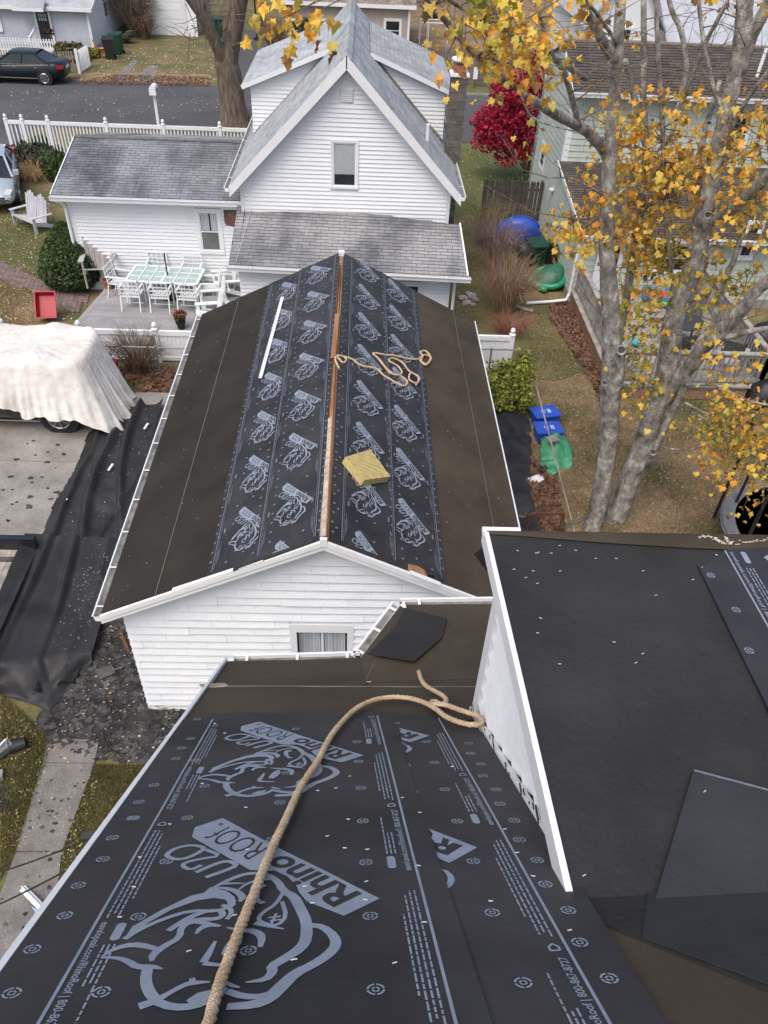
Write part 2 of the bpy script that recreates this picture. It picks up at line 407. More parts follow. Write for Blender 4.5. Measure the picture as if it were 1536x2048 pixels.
# lower-left sidewalk: separate slabs with joints
sw = thing('sidewalk', 'grey concrete sidewalk running up to the shingle debris at the bottom left', 'sidewalk', (0, 0, 0)); del sw['category']; del sw['label']; sw['kind'] = 'structure'
Lx = [(95, 1480), (86, 1527), (32, 1705), (-45, 1915), (-140, 2150)]
Rx = [(200, 1480), (190, 1528), (125, 1705), (100, 1930), (60, 2150)]
for i in range(4):
    a, b, c, d = [hz(*q, 0)[:2] for q in (Lx[i], Rx[i], Rx[i+1], Lx[i+1])]
    cen = (a+b+c+d)/4
    sl = MB().slab([(*(cen+(q-cen)*.988), .03) for q in (a, b, c, d)], .03, (0, 0, 1)); sl.build('slab', walkm, sw)
# driveway joints: low sealed ridges are replaced by real grooves in darker filler
for yy in (11.35, 13.9): MB().lo((-12, yy, .0135), (-5.2, yy+.018, .0165)).build('driveway_joint', walkm, kind='structure')

# brick path
bp = thing('brick_path', 'x', 'path'); del bp['category']; del bp['label']; bp['kind'] = 'structure'
pout = pz([(-120, 480), (0, 522), (94, 565), (182, 592), (150, 630), (78, 590), (0, 560), (-130, 520)])
pd = _u(np.append(pout[2]-pout[1], 0))[:2]; pn = np.array([-pd[1], pd[0]])
bm_ = MB().lo((-.098, -.048, 0), (.098, .048, .05)); proto = bm_.build('brick', brickm, bp)
me = proto.data; bpy.data.objects.remove(proto); acc = MB(); k = 0
c0 = np.array(pout[1]); rows = []
for i in range(-14, 40):
    for j in range(-26, 12):
        q = c0+pd*(i*.204+(.102 if j % 2 else 0))+pn*(j*.104)
        if inside([tuple(p) for p in pout], q[0], q[1]): rows.append(q)
rows.sort(key=lambda q: -q[0]); ang = math.atan2(pd[1], pd[0])
for q in rows:
    zz = random.uniform(-.006, .004)
    if k < 300: inst(me, 'brick', bp, (q[0], q[1], zz), (random.uniform(-.03, .03), random.uniform(-.03, .03), ang+random.uniform(-.02, .02))); k += 1
    else: acc.box((q[0], q[1], .025+zz), (.196, .096, .05), ang)
if acc.f: acc.build('joined_bricks', brickm, bp, kind='stuff')

# ------------------------------------------------------------------ scattered leaves and grass
def scatter(name, poly, n, m, size=(.03, .06), z=.02, tri=False, blade=False, parent=None, zf=None, dens=None, tilt=.5, label=None, cat='leaves'):
    xs = [p[0] for p in poly]; ys = [p[1] for p in poly]; V = []; Fs = []; got = 0; tries = 0
    while got < n and tries < n*8:
        tries += 1
        x = random.uniform(min(xs), max(xs)); y = random.uniform(min(ys), max(ys))
        if not inside(poly, x, y): continue
        if dens and random.random() > dens(x, y): continue
        s = random.uniform(*size); a = random.uniform(0, 6.283); ca, sa = math.cos(a)*s, math.sin(a)*s; b = len(V); zz = z+(zf(x, y) if zf else 0)
        if blade:
            h = s*random.uniform(.8, 1.6); V += [(x-ca*.1, y-sa*.1, zz-.01), (x+ca*.1, y+sa*.1, zz-.01), (x+random.uniform(-.6, .6)*s, y+random.uniform(-.6, .6)*s, zz+h)]
            Fs.append((b, b+1, b+2))
        else:
            t1, t2 = random.uniform(-tilt, tilt)*s, random.uniform(-tilt, tilt)*s; zz += abs(t1)+abs(t2)
            V += [(x-ca, y-sa, zz+t1), (x+sa*.7, y-ca*.7, zz+t2), (x+ca, y+sa, zz-t1*.4), (x-sa*.7, y+ca*.7, zz-t2)]; Fs.append((b, b+1, b+2, b+3))
        got += 1
    if V: return npmesh(name, V, Fs, m, parent, 'stuff', label=label, cat=cat if not parent else None)
def area(L): return [tuple(p) for p in pz(L)]
scatter('fallen_leaves', area([(1060, 620), (1150, 610), (1240, 790), (1536, 800), (1536, 1070), (1050, 1070)]), 5200, leafp, (.009, .022), label='small pale fallen leaves over the right-hand lawn')
scatter('dead_leaf_drift', area([(1095, 600), (1140, 606), (1236, 780), (1236, 900), (1180, 760), (1100, 640)]), 5200, leafb, (.03, .06), dens=lambda x, y: 1, label='brown dead leaves banked along the deck lattice')
scatter('dead_leaf_drift', area([(1060, 910), (1110, 950), (1130, 1065), (1060, 1070)]), 2200, leafb, (.03, .06), label='red-brown dead leaves beside the green tarpaulin')
scatter('dead_leaf_drift', area([(225, 735), (390, 735), (350, 785), (285, 785)]), 2600, leafb, (.035, .065), label='brown dead leaves at the foot of the chain-link fence')
scatter('fallen_leaves', area([(0, 400), (110, 400), (115, 560), (160, 640), (0, 655)]), 1300, leafp, (.018, .035), label='pale leaves on the lawn by the grey loveseat')
scatter('fallen_leaves', area([(0, 1400), (100, 1480), (200, 1560), (150, 1750), (0, 1720)]), 700, leafp, (.009, .02), label='bits of straw and leaf on the bottom-left lawn')
scatter('fallen_leaves', area([(140, 165), (430, 165), (420, 90), (250, 100)]), 900, leafp, (.03, .055), label='leaves on the grass beyond the street')
scatter('dead_leaf_drift', area([(140, 170), (420, 174), (420, 155), (220, 150)]), 2200, leafb, (.03, .06), label='brown leaves along the far edge of the street')
scatter('fallen_leaves', area([(20, 180), (480, 180), (480, 240), (20, 235)]), 380, leafp, (.02, .05), z=.02, label='scattered pale leaves on the asphalt street')
scatter('dead_leaf_drift', area([(880, 290), (1070, 290), (1050, 400), (930, 640), (900, 620)]), 900, leafp, (.02, .04), label='leaves on the strip of lawn right of the white house')
bl = [(area([(1060, 620), (1150, 620), (1240, 790), (1536, 800), (1536, 1070), (1040, 1070)]), 52000), (area([(0, 1380), (105, 1480), (95, 1520), (30, 1720), (0, 1760)]), 16000),
      (area([(190, 1530), (330, 1530), (180, 1760), (105, 1900), (125, 1700)]), 12000), (area([(900, 300), (1070, 290), (1050, 400), (1050, 640), (900, 640)]), 20000),
      (area([(0, 400), (110, 400), (115, 560), (170, 640), (0, 655)]), 20000)]
def patch(x, y):
    from mathutils import noise
    return .5+.9*noise.noise(Vector((x*.55, y*.55, 3)))
for p_, n_ in bl:
    scatter('grass', p_, n_, bladem, (.03, .06), z=.0, blade=True, dens=patch, label='short green grass', cat='grass')
    scatter('grass', p_, n_//2, bladeb, (.03, .055), z=.0, blade=True, label='short dry grass', cat='grass')
# ------------------------------------------------------------------ low shingled house whose roof is being stripped (middle)
GY0, GY1 = 7.43, 16.05; RX, RZ = -.40, 4.12; ELX, ELZ, ERX, ERZ = -3.50, 2.62, 2.62, 2.62
gh = thing('shingled_house', 'low white shingled house with half-stripped black roof in the middle', 'house', (-.4, GY0, 0))
def L(*p): return (p[0]+.4, p[1]-GY0, p[2])    # world -> local of that house
wl, wr_ = -3.32, 2.42
# inner wall box
wb = MB()
zt = lambda x: RZ-.10+(RZ-ELZ)/(RX-ELX)*(min(x, RX)-RX) if x <= RX else RZ-.10-(RZ-ERZ)/(ERX-RX)*(x-RX)
gpoly = [(wl, 0), (wr_, 0), (wr_, zt(wr_)), (RX, zt(RX)), (wl, zt(wl))]
wx0, wx1, wz0, wz1 = -.84, -.09, 1.08, 2.03
def wallring(y, flip):
    pts = [L(x, y, z) for x, z in gpoly]; return pts
A_ = [L(x, GY0+.02, z) for x, z in gpoly]; B_ = [L(x, GY1-.3, z) for x, z in gpoly]
wb.add(B_, [(0, 1, 2, 3, 4)]); wb.add([A_[0], A_[4], B_[4], B_[0]], [(0, 1, 2, 3)]); wb.add([A_[1], A_[2], B_[2], B_[1]], [(3, 2, 1, 0)])
# front wall with window opening
def frontface(mb, y, poly, hole, T):
    (a, b, c, d) = hole
    out = [T(x, y, z) for x, z in poly]; 
    tr = tessellate_polygon([[Vector((x, z, 0)) for x, z in poly], [Vector((a, c, 0)), Vector((b, c, 0)), Vector((b, d, 0)), Vector((a, d, 0))]])
    allp = [T(x, y, z) for x, z in poly]+[T(a, y, c), T(b, y, c), T(b, y, d), T(a, y, d)]
    mb.add(allp, [tuple(t) for t in tr])
frontface(wb, GY0+.02, gpoly, (wx0, wx1, wz0, wz1), L)
wb.build('wall', oldwhite, gh)
clap(gh, L(0, GY0+.018, 0), (1, 0, 0), (0, -1, 0), [(x, z) for x, z in gpoly], .165, oldwhite, holes=[(wx0-.1, wx1+.1, wz0-.1, wz1+.17)], lip=.048, name='wall_shingle', joints=1, jl=.95, wob=.002)
clap(gh, L(wl, GY0, 0), (0, 1, 0), (-1, 0, 0), [(0, 0), (GY1-GY0-.3, 0), (GY1-GY0-.3, 2.5), (0, 2.5)], .165, oldwhite, lip=.018, name='wall_shingle_courses', stuff=True, joints=1, jl=.62)
alg = mat('algae_stained_paint', (.16, .19, .07), (.60, .64, .62), scale=4, rough=.8, fine=.3, stretch=(1, 1, 2), lo=.40, hi=.56)
for o in list(gh.children):
    if o.name.startswith('wall_shingle') and max(v.co[2] for v in o.data.vertices) < .2: o.data.materials[0] = alg
# window
wf = MB(); t_ = .10
for a, b in (((wx0-t_, wz1), (wx1+t_, wz1+.17)), ((wx0-t_, wz0-.1), (wx1+t_, wz0)), ((wx0-t_, wz0), (wx0, wz1)), ((wx1, wz0), (wx1+t_, wz1))):
    wf.lo(L(a[0], GY0-.03, a[1]), L(b[0], GY0+.03, b[1]))
wo = MB(); wo.lo(L(wx0, GY0+.085, wz0), L(wx1, GY0+.09, wz1)); win = wo.build('window', glassd, gh); wf.build('frame', oldwhite, win)
MB().lo(L((wx0+wx1)/2-.018, GY0+.05, wz0), L((wx0+wx1)/2+.018, GY0+.085, wz1)).build('mullion', oldwhite, win)
for s in (0, 1):
    cu = MB(); x0 = wx0+.02+s*(wx1-wx0)/2; n_ = 22; W_ = (wx1-wx0)/2-.05
    vs = []; 
    for i in range(n_+1):
        x = x0+W_*i/n_; y = GY0+.076+.010*math.sin(i*1.9)
        vs += [L(x, y, wz0+.01), L(x, y, wz1-.02)]
    cu.add(vs, [(2*i, 2*i+2, 2*i+3, 2*i+1) for i in range(n_)]); cu.build('curtain', curtain, win, smooth=True)
# roof planes
ny0, ny1 = GY0-.26, GY1
def rp(side, ck, y, lift=0.0):      # point on the roof: ck metres down the slope from the ridge
    e = np.array([ELX, 0, ELZ]) if side == 'L' else np.array([ERX, 0, ERZ]); r0 = np.array([RX, 0, RZ]); s_ = _u(e-r0)
    n_ = np.cross(s_, [0, 1, 0]); n_ = _u(n_*np.sign(n_[2])); p = r0+s_*ck+n_*lift; return L(p[0], y, p[2])
LL = math.hypot(ELX-RX, ELZ-RZ); LR = math.hypot(ERX-RX, ERZ-RZ)
for side, LN in (('L', LL), ('R', LR)):
    q = [rp(side, .03, ny0), rp(side, LN, ny0), rp(side, LN, ny1), rp(side, .03, ny1)]
    MB().slab(q, .08, (0, 0, 1)).build('roof_deck', ply, gh)
def sheetstrip(side, c0, c1, ya, yb, m, name, lift, nx=6, ny=44, amp=.006, seed=0, wav=0.0, label=None):
    from mathutils import noise
    V = []; Fq = []
    for j in range(ny+1):
        for i in range(nx+1):
            c = c0+(c1-c0)*i/nx; y = ya+(yb-ya)*j/ny
            if i == 0 or i == nx: c += wav*noise.noise(Vector((y*.8, seed, i)))
            if j == 0: y += .03*noise.noise(Vector((c*4, seed, 9)))
            li = lift+amp*(noise.noise(Vector((c*2.2, y*.9, seed)))+.6*abs(noise.noise(Vector((c*7, y*2, seed+5)))))
            V.append(rp(side, c, y, li))
    for j in range(ny):
        for i in range(nx):
            a = j*(nx+1)+i; Fq.append((a, a+1, a+nx+2, a+nx+1))
    b = len(V)
    # hem: thickness along the two long edges
    mb = MB(); mb.add(V, Fq)
    o = mb.build(name, m, gh, smooth=True, label=label); return o
# felt, two overlapping strips each side
sheetstrip('L', 1.55, 2.60, ny0-.01, ny1+.02, felt, 'felt_strip', .012, seed=1, wav=.02)
sheetstrip('L', 2.50, LL+.03, ny0-.01, ny1+.02, felt, 'felt_strip', .008, seed=2)
sheetstrip('R', 1.60, 2.70, ny0-.01, ny1+.02, feltb, 'felt_strip', .012, seed=3, wav=.02)
sheetstrip('R', 2.62, LR+.03, ny0-.01, ny1+.02, feltb, 'felt_strip', .008, seed=4)
# pale chalk seams along the felt laps
for sd_, c_ in (('L', 2.55), ('R', 2.86)):
    MB().add([rp(sd_, c_, ny0+.02, .026), rp(sd_, c_+.008, ny0+.02, .026), rp(sd_, c_-.06, ny1-.1, .026), rp(sd_, c_-.068, ny1-.1, .026)], [(0, 1, 2, 3)]).build('chalk_seam', mat('chalk', (.22, .21, .19)), gh)

# printed sheets ---------------------------------------------------------------
def textpoly(s, bold=0.0, shear=0.0):
    cu = bpy.data.curves.new('t', 'FONT'); cu.body = s; cu.size = 1.0; cu.offset = bold; cu.shear = shear; cu.resolution_u = 3
    o = bpy.data.objects.new('t', cu); COL.objects.link(o); dg = bpy.context.evaluated_depsgraph_get(); dg.update()
    me = o.evaluated_get(dg).to_mesh(); V = np.array([v.co[:2] for v in me.vertices]); Fs = [tuple(p.vertices) for p in me.polygons]
    o.evaluated_get(dg).to_mesh_clear(); bpy.data.objects.remove(o); bpy.data.curves.remove(cu)
    return V, Fs
def stroke(mb, pts, wd, z=0.0):     # flat ribbon with varying width in the xy plane
    P = [np.array(p[:2], float) for p in pts]; k = len(P)
    # smooth by one Chaikin step
    wd = [wd]*k if np.isscalar(wd) else list(wd)
    if k > 2:
        Q = [P[0]]; W = [wd[0]]
        for i in range(k-1):
            Q += [P[i]*.75+P[i+1]*.25, P[i]*.25+P[i+1]*.75]; W += [wd[i]*.75+wd[i+1]*.25, wd[i]*.25+wd[i+1]*.75]
        Q.append(P[-1]); W.append(wd[-1]); P, wd, k = Q, W, len(Q)
    vs = []
    for i in range(k):
        t = P[min(i+1, k-1)]-P[max(i-1, 0)]; t = t/(np.linalg.norm(t)+1e-9); n_ = np.array([-t[1], t[0]])*wd[i]/2
        vs += [(*(P[i]+n_), z), (*(P[i]-n_), z)]
    mb.add(vs, [(2*i, 2*i+1, 2*i+3, 2*i+2) for i in range(k-1)])

# near roof plane frame (also used to lay out the print): s to the right, t up the slope
NP = hz(475, 1325, 6.2); _e = hz(720, 1318, 6.2)-NP; _e[2] = 0; NE = _u(_e)
_d = wr(670, 1040); ND = -_u(_d-NE*np.dot(_d, NE)); NN = _u(np.cross(ND, NE))
def nst(x, y):
    P = hp(x, y, NP, NN)-NP; return np.array([np.dot(P, NE), np.dot(P, ND)])
TIP = nst(760, 1822); TIPU = nst(728, 1528); SHIFT = TIP-TIPU
def zl(x, y, up=False):             # traced point of the printed motif -> print coordinates with the banner tip at 0,0
    p = nst(380+x/4.042, 1440+y/4.042); return p-(TIPU if up else TIP)
def z8(x, y): return nst(200+x/3.072, 1560+y/3.072)-TIP
ban = [z8(*q) for q in ((755, 290), (582, 350), (566, 412), (925, 628), (1040, 632))]+[zl(*q) for q in ((690, 1315), (790, 1365), (860, 1440), (885, 1500), (945, 1578), (1245, 1698), (1535, 1552), (1100, 1322), (750, 1140))]
def motif(detail=True, z=.0006):
    light, dark = MB(), MB()
    light.filled([(p[0], p[1], 0) for p in ban])
    A = z8
    ff = [(640, 770), (680, 735), (780, 760), (830, 800), (835, 850), (790, 880), (775, 870), (785, 835), (770, 815), (700, 805), (600, 820), (440, 880), (300, 960), (150, 1065), (200, 985), (380, 880), (560, 790)]
    light.filled([(*A(*p), 0) for p in ff])
    for pts, w_ in [
        ([(150, 1065), (250, 1000), (400, 935), (560, 885), (720, 890), (790, 865), (825, 820)], .016),
        ([(420, 1012), (520, 950), (600, 905), (700, 880)], (.014, .022, .02, .012)), ([(420, 1015), (480, 975), (600, 940), (720, 940), (760, 915), (745, 890)], .018),
        ([(590, 1036), (620, 995), (680, 975), (742, 985)], (.006, .018, .02, .008)), ([(780, 942), (812, 905), (800, 868), (750, 850)], .014),
        ([(860, 830), (880, 805), (850, 765), (760, 738), (700, 745)], (.008, .022, .022, .014, .008)),
        ([(320, 1208), (325, 1165), (400, 1110), (490, 1060), (500, 990), (570, 955), (650, 965), (700, 975)], (.01, .024, .02, .018, .018, .018, .02, .008)),
        ([(8, 1180), (90, 1125), (200, 1097), (300, 1115), (385, 1145)], (.006, .016, .022, .02, .01)), ([(8, 1180), (120, 1185), (180, 1210), (230, 1245), (320, 1243), (385, 1258)], (.008, .014, .018, .02, .018, .005)),
        ([(295, 1245), (280, 1330), (300, 1400), (345, 1460)], .026), ([(240, 1497), (345, 1462), (430, 1410), (520, 1360), (570, 1347), (676, 1342)], (.026, .022, .014, .016, .018, .006)), ([(565, 1318), (575, 1345)], .014),
        ([(710, 1082), (670, 1160), (635, 1218)], (.008, .018, .02)), ([(635, 1222), (700, 1232), (800, 1238)], (.018, .014, .008)),
        ([(780, 995), (860, 1012), (950, 1018), (1000, 1055), (985, 1122)], (.006, .016, .024, .022, .012)),
        ([(700, 740), (760, 705), (850, 665), (930, 645), (1030, 655), (1095, 700), (1125, 760), (1195, 800), (1230, 870), (1272, 960), (1270, 1070), (1235, 1130), (1140, 1195), (1052, 1245), (1065, 1280), (1020, 1330), (895, 1347)], (.012, .016, .018, .018, .02, .022, .024, .03, .03, .03, .03, .03, .028, .026, .024, .02, .004)),
        ([(1292, 982), (1370, 990), (1440, 1050), (1455, 1110), (1400, 1175), (1300, 1240), (1200, 1290), (1120, 1370), (1040, 1450), (950, 1490), (780, 1500)], (.02, .022, .026, .028, .028, .026, .03, .034, .034, .028, .022)),
        ([(855, 752), (900, 715), (975, 690), (1060, 682)], (.006, .012, .012, .016)), ([(740, 715), (820, 712), (890, 712)], (.016, .012, .004)),
        ([(1125, 775), (1080, 850), (1000, 900), (968, 945), (1020, 975), (1095, 985), (1148, 925), (1120, 830)], .012), ([(950, 968), (1050, 990), (1132, 1007)], (.016, .014, .004)),
        ([(1035, 935), (1110, 925)], .008), ([(1045, 955), (1115, 945)], .008), ([(1085, 905), (1055, 972)], .007), ([(960, 800), (955, 745), (985, 720), (1010, 735)], .02), ([(960, 800), (985, 840), (1015, 830)], .014),
    ]: stroke(light, [A(*p) for p in pts], w_)
    light.filled([(*A(*p), 0) for p in [(530, 1460), (600, 1412), (700, 1388), (675, 1435), (630, 1480), (560, 1490)]])
    light.filled([(*A(*p), 0) for p in [(745, 1165), (765, 1120), (800, 1070), (850, 1030), (880, 1050), (870, 1100), (830, 1150), (790, 1182)]])
    B = lambda x, y: zl(x, y, True)
    for pts, w_ in [([(305, 640), (350, 668), (440, 686), (540, 682), (620, 662), (675, 630)], (.012, .022, .024, .022, .018, .014)), ([(680, 640), (760, 655), (850, 655), (930, 628)], (.02, .02, .018, .014)), ([(660, 612), (700, 625), (740, 630)], (.01, .014, .004))]:
        stroke(light, [B(*p) for p in pts], w_)
    # U20
    for pts, w_ in [([(430, 545), (405, 525), (470, 480), (570, 462), (640, 478), (630, 500), (540, 548), (470, 557), (430, 545)], .017), ([(648, 492), (750, 533), (600, 556), (520, 578), (508, 602), (560, 625), (625, 592)], .016), ([(588, 640), (700, 590), (780, 565), (840, 588), (820, 612), (650, 672)], .018)]:
        stroke(light, [A(*p) for p in pts], w_)
    # lettering on the banner, upside down like the roll
    def word(s, p0, p1, cap, bold, sh):
        V, Fs = textpoly(s, bold, sh); x0, x1 = V[:, 0].min(), V[:, 0].max(); y0 = 0.0; y1 = V[:, 1].max()
        P0 = zl(*p0); U_ = zl(*p1)-P0; C = zl(*cap)-P0
        dark.add([(*(P0+U_*(v[0]-x0)/(x1-x0)+C*(v[1]-y0)/(y1-y0)), z) for v in V], Fs)
    word('Rhino', (1385, 1515), (750, 1180), (1165, 1630), .028, .0)
    word('ROOf', (655, 1110), (300, 930), (470, 1228), -.008, 0)
    stroke(dark, [zl(250+12*math.cos(a), 920+10*math.sin(a)) for a in np.linspace(0, 6.28, 10)], .004, z)
    return light, dark
lm, dm = motif()
def clipmb(mb, smin=None, smax=None):
    import bmesh
    bm = bmesh.new(); vs = [bm.verts.new(v) for v in mb.v]
    for f in mb.f:
        try: bm.faces.new([vs[i] for i in f])
        except Exception: pass
    for val, sg in ((smin, -1), (smax, 1)):
        if val is None: continue
        bmesh.ops.bisect_plane(bm, geom=bm.verts[:]+bm.edges[:]+bm.faces[:], plane_co=(val, 0, 0), plane_no=(sg, 0, 0), clear_outer=True)
    out = MB(); bm.verts.index_update(); out.v = [tuple(v.co) for v in bm.verts]; out.f = [tuple(v.index for v in f.verts) for f in bm.faces]; out.mi = [0]*len(out.f); bm.free(); return out
def motifmesh(smin=None, smax=None, off=0):
    m2 = MB(); l = clipmb(lm, smin, smax) if (smin is not None or smax is not None) else lm; d = clipmb(dm, smin, smax) if (smin is not None or smax is not None) else dm
    m2.m = 0; m2.add(l.v, l.f); m2.m = 1; m2.add(d.v, d.f)
    o = m2.build('tmp', [printm, sheetm]); me = o.data; bpy.data.objects.remove(o); return me
M_full = motifmesh(); KS = .86
def roofmatrix(side, ck, y, lift, k=KS):     # print coordinates -> this roof; s to the right in both slopes
    if side == 'L': xa = np.array(rp('L', 0, 0))-np.array(rp('L', 1, 0)); 
    else: xa = np.array(rp('R', 1, 0))-np.array(rp('R', 0, 0))
    ya = np.array([0, -1.0, 0]); n_ = np.cross(xa, ya); sg = np.sign(n_[2]); n_ = n_*sg
    p = rp(side, ck, y, lift)
    return Matrix([[xa[0]*k, ya[0]*k, n_[0]*k, p[0]], [xa[1]*k, ya[1]*k, n_[1]*k, p[1]], [xa[2]*k, ya[2]*k, n_[2]*k, p[2]], [0, 0, 0, 1]])
M_lc = motifmesh(smax=-(1.0-.88)/KS*1.0)   # right end hidden under the sheet above
M_rc = motifmesh(smin=-.56/KS)
sl1 = sheetstrip('L', .88, 1.74, ny0+.02, ny1+.03, sheetm, 'underlayment', .022, seed=11, wav=.02, label='lower printed underlayment sheet on the left slope')
sl2 = sheetstrip('L', .035, 1.0, ny0+.02, ny1+.03, sheetm, 'underlayment', .030, seed=12, wav=.006, label='upper printed underlayment sheet on the left slope')
sr1 = sheetstrip('R', .92, 1.84, ny0+.0, ny1+.03, sheetm, 'underlayment', .022, seed=13, wav=.02, label='lower printed underlayment sheet on the right slope')
sr2 = sheetstrip('R', .05, 1.08, ny0+.02, ny1+.03, sheetm, 'underlayment', .030, seed=14, wav=.006, label='upper printed underlayment sheet on the right slope')
rep = 1.224
for k in range(8):
    if True:
        y = 8.10+rep*k-.02
        if y < 16.2 and y > ny0+.2: inst(M_full, 'logo_print', sl2, mw=roofmatrix('L', .19, y, .041))
        y2 = 8.376-.48+rep*k
        if y2+.4 < 16.0: inst(M_lc, 'logo_print', sl1, mw=roofmatrix('L', .88, y2, .034))
        y3 = 8.33+rep*k
        if y3 < 15.9: inst(M_full, 'logo_print', sr2, mw=roofmatrix('R', .92, y3, .041))
        y4 = 8.10+rep*k
        if y4 < 15.9: inst(M_rc, 'logo_print', sr1, mw=roofmatrix('R', 1.635, y4, .034))
# cut-off motif at the near end of each slope (only its upper part lies on the sheet)
def cuty(mb, lo_):
    import bmesh
    bm = bmesh.new(); vs = [bm.verts.new(v) for v in mb.v]
    for f in mb.f:
        try: bm.faces.new([vs[i] for i in f])
        except Exception: pass
    bmesh.ops.bisect_plane(bm, geom=bm.verts[:]+bm.edges[:]+bm.faces[:], plane_co=(0, lo_, 0), plane_no=(0, 1, 0), clear_outer=True)
    out = MB(); bm.verts.index_update(); out.v = [tuple(v.co) for v in bm.verts]; out.f = [tuple(v.index for v in f.verts) for f in bm.faces]; out.mi = [0]*len(out.f); bm.free(); return out
def motifcut(lo_):
    m2 = MB(); l = cuty(lm, lo_); d = cuty(dm, lo_); m2.m = 0; m2.add(l.v, l.f); m2.m = 1; m2.add(d.v, d.f)
    o = m2.build('tmp', [printm, sheetm]); me = o.data; bpy.data.objects.remove(o); return me
inst(motifcut(-.24), 'logo_print', sr2, mw=roofmatrix('R', .94, 7.04, .041))
inst(motifcut(-.36), 'logo_print', sl2, mw=roofmatrix('L', .19, 6.88, .041))
# border lines, small print, nail marks
def border(side, ck, parent, lift, ya, yb, away, mark=True):
    mb = MB(); sgn = 1 if away else -1
    for c_, w_ in ((ck, .014), (ck+sgn*.026, .007)):
        mb.add([rp(side, c_-w_/2, ya, lift), rp(side, c_+w_/2, ya, lift), rp(side, c_+w_/2, yb, lift), rp(side, c_-w_/2, yb, lift)], [(0, 1, 2, 3)])
    y = ya+.1; k = 0
    while y < yb-.5:
        for q, (o_, l_) in enumerate(((.045, .30), (.058, .42), (.072, .24))):
            st_ = y+(.0, .05, .1)[q]
            mb.add([rp(side, ck+sgn*(o_-.003), st_, lift), rp(side, ck+sgn*(o_+.003), st_, lift), rp(side, ck+sgn*(o_+.003), st_+l_, lift), rp(side, ck+sgn*(o_-.003), st_+l_, lift)], [(0, 1, 2, 3)])
        mb.add([rp(side, ck+sgn*.07, y+.62, lift), rp(side, ck+sgn*.10, y+.62, lift), rp(side, ck+sgn*.10, y+.72, lift), rp(side, ck+sgn*.07, y+.72, lift)], [(0, 1, 2, 3)])
        y += rep; k += 1
    mb.build('border_print', printd, parent, kind='stuff')
border('L', 1.665, sl1, .034, ny0+.1, ny1-.1, False); border('L', .955, sl1, .0425, ny0+.1, ny1-.1, False); border('L', .105, sl2, .042, ny0+.1, ny1-.1, True)
border('R', .235, sr2, .042, ny0+.1, ny1-.1, True); border('R', 1.035, sr2, .042, ny0+.1, ny1-.1, False); border('R', 1.755, sr1, .034, ny0+.1, ny1-.1, False)
def dots(side, parent, cks, lift, r=.022):
    mb = MB()
    for i, c_ in enumerate(cks):
        y = ny0+.2+(i % 2)*.1
        st_ = .19 if c_ < .1 or i in (0, len(cks)-1) else .38
        while y < ny1-.1:
            cc = c_+random.uniform(-.01, .01)
            for k in range(1):
                P = [rp(side, cc+r*math.cos(a), y+r*math.sin(a), lift) for a in np.linspace(0, 2*math.pi, 7)[:-1]]
                mb.poly(P)
            y += st_
    mb.build('nail_mark_print', printd, parent, kind='stuff')
dots('L', sl2, (.055, .30, .58, .80), .0405); dots('L', sl1, (1.05, 1.2, 1.45, 1.71), .0335); dots('R', sr2, (.10, .16, .45, .72, .99), .0405); dots('R', sr1, (1.15, 1.38, 1.62, 1.79), .0335)
# ridge: gap showing bare plywood then a pale old board
MB().slab([rp('L', .03, ny0+.1, .024), rp('L', -.015, ny1-.4, .024), rp('R', -.005, ny1-.4, .024), rp('R', .03, ny0+.1, .024)], .02, (0, 0, 1)).build('ridge_board', ply, gh)
MB().slab([rp('L', .045, ny0+.08, .032), rp('L', .04, 9.9, .032), rp('R', .0, 9.95, .03), rp('R', .01, ny0+.08, .03)], .012, (0, 0, 1)).build('old_ridge_board', mat('pale_old_board', (.34, .27, .21), (.55, .47, .38), scale=12, rough=.9, fine=.3), gh)
rb = MB()
for (a, b) in ((11.7, 13.3), (12.0, 12.5)):
    rb.slab([rp('L', .06, a, .042), rp('L', .03, b, .04), rp('R', .02, b, .04), rp('R', .0, a, .045)], .01, (0, 0, 1))
rb.build('lifted_ridge_strip', ply, gh)
# torn corner on the right slope near the front
MB().slab([rp('R', 1.22, ny0-.02, .028), rp('R', 1.50, ny0-.02, .03), rp('R', 1.56, ny0+.12, .028), rp('R', 1.38, ny0+.17, .03), rp('R', 1.24, ny0+.14, .028)], .016, (0, 0, 1)).build('bare_plywood_patch', ply, gh)
mb = MB(); vs = []
for i in range(11):
    c_ = 1.22+.52*i/10; vs += [rp('R', c_, ny0+.16+.02*math.sin(i*2.1), .04), rp('R', c_+.01, ny0+.03+.03*math.sin(i*1.3), .055+.02*(i % 2))]
mb.add(vs, [(2*i, 2*i+1, 2*i+3, 2*i+2) for i in range(5, 10)]); mb.build('torn_edge', feltd, gh)
stz = MB(); stc = mat('tack_metal', (.55, .56, .55))
for k in range(130):
    sd_ = random.choice('LR'); q = rp(sd_, random.uniform(.3, 3.3), random.uniform(ny0+.2, ny1-.2), .044); a = random.uniform(0, 3.1); w_ = random.uniform(.005, .010); c_, s_2 = math.cos(a)*w_, math.sin(a)*w_
    stz.add([(q[0]-c_, q[1]-s_2, q[2]-.002), (q[0]+s_2*.4, q[1]-c_*.4, q[2]), (q[0]+c_, q[1]+s_2, q[2]+.006), (q[0]-s_2*.4, q[1]+c_*.4, q[2]+.005)], [(0, 1, 2, 3)])
stz.build('staples', stc, gh, kind='stuff')
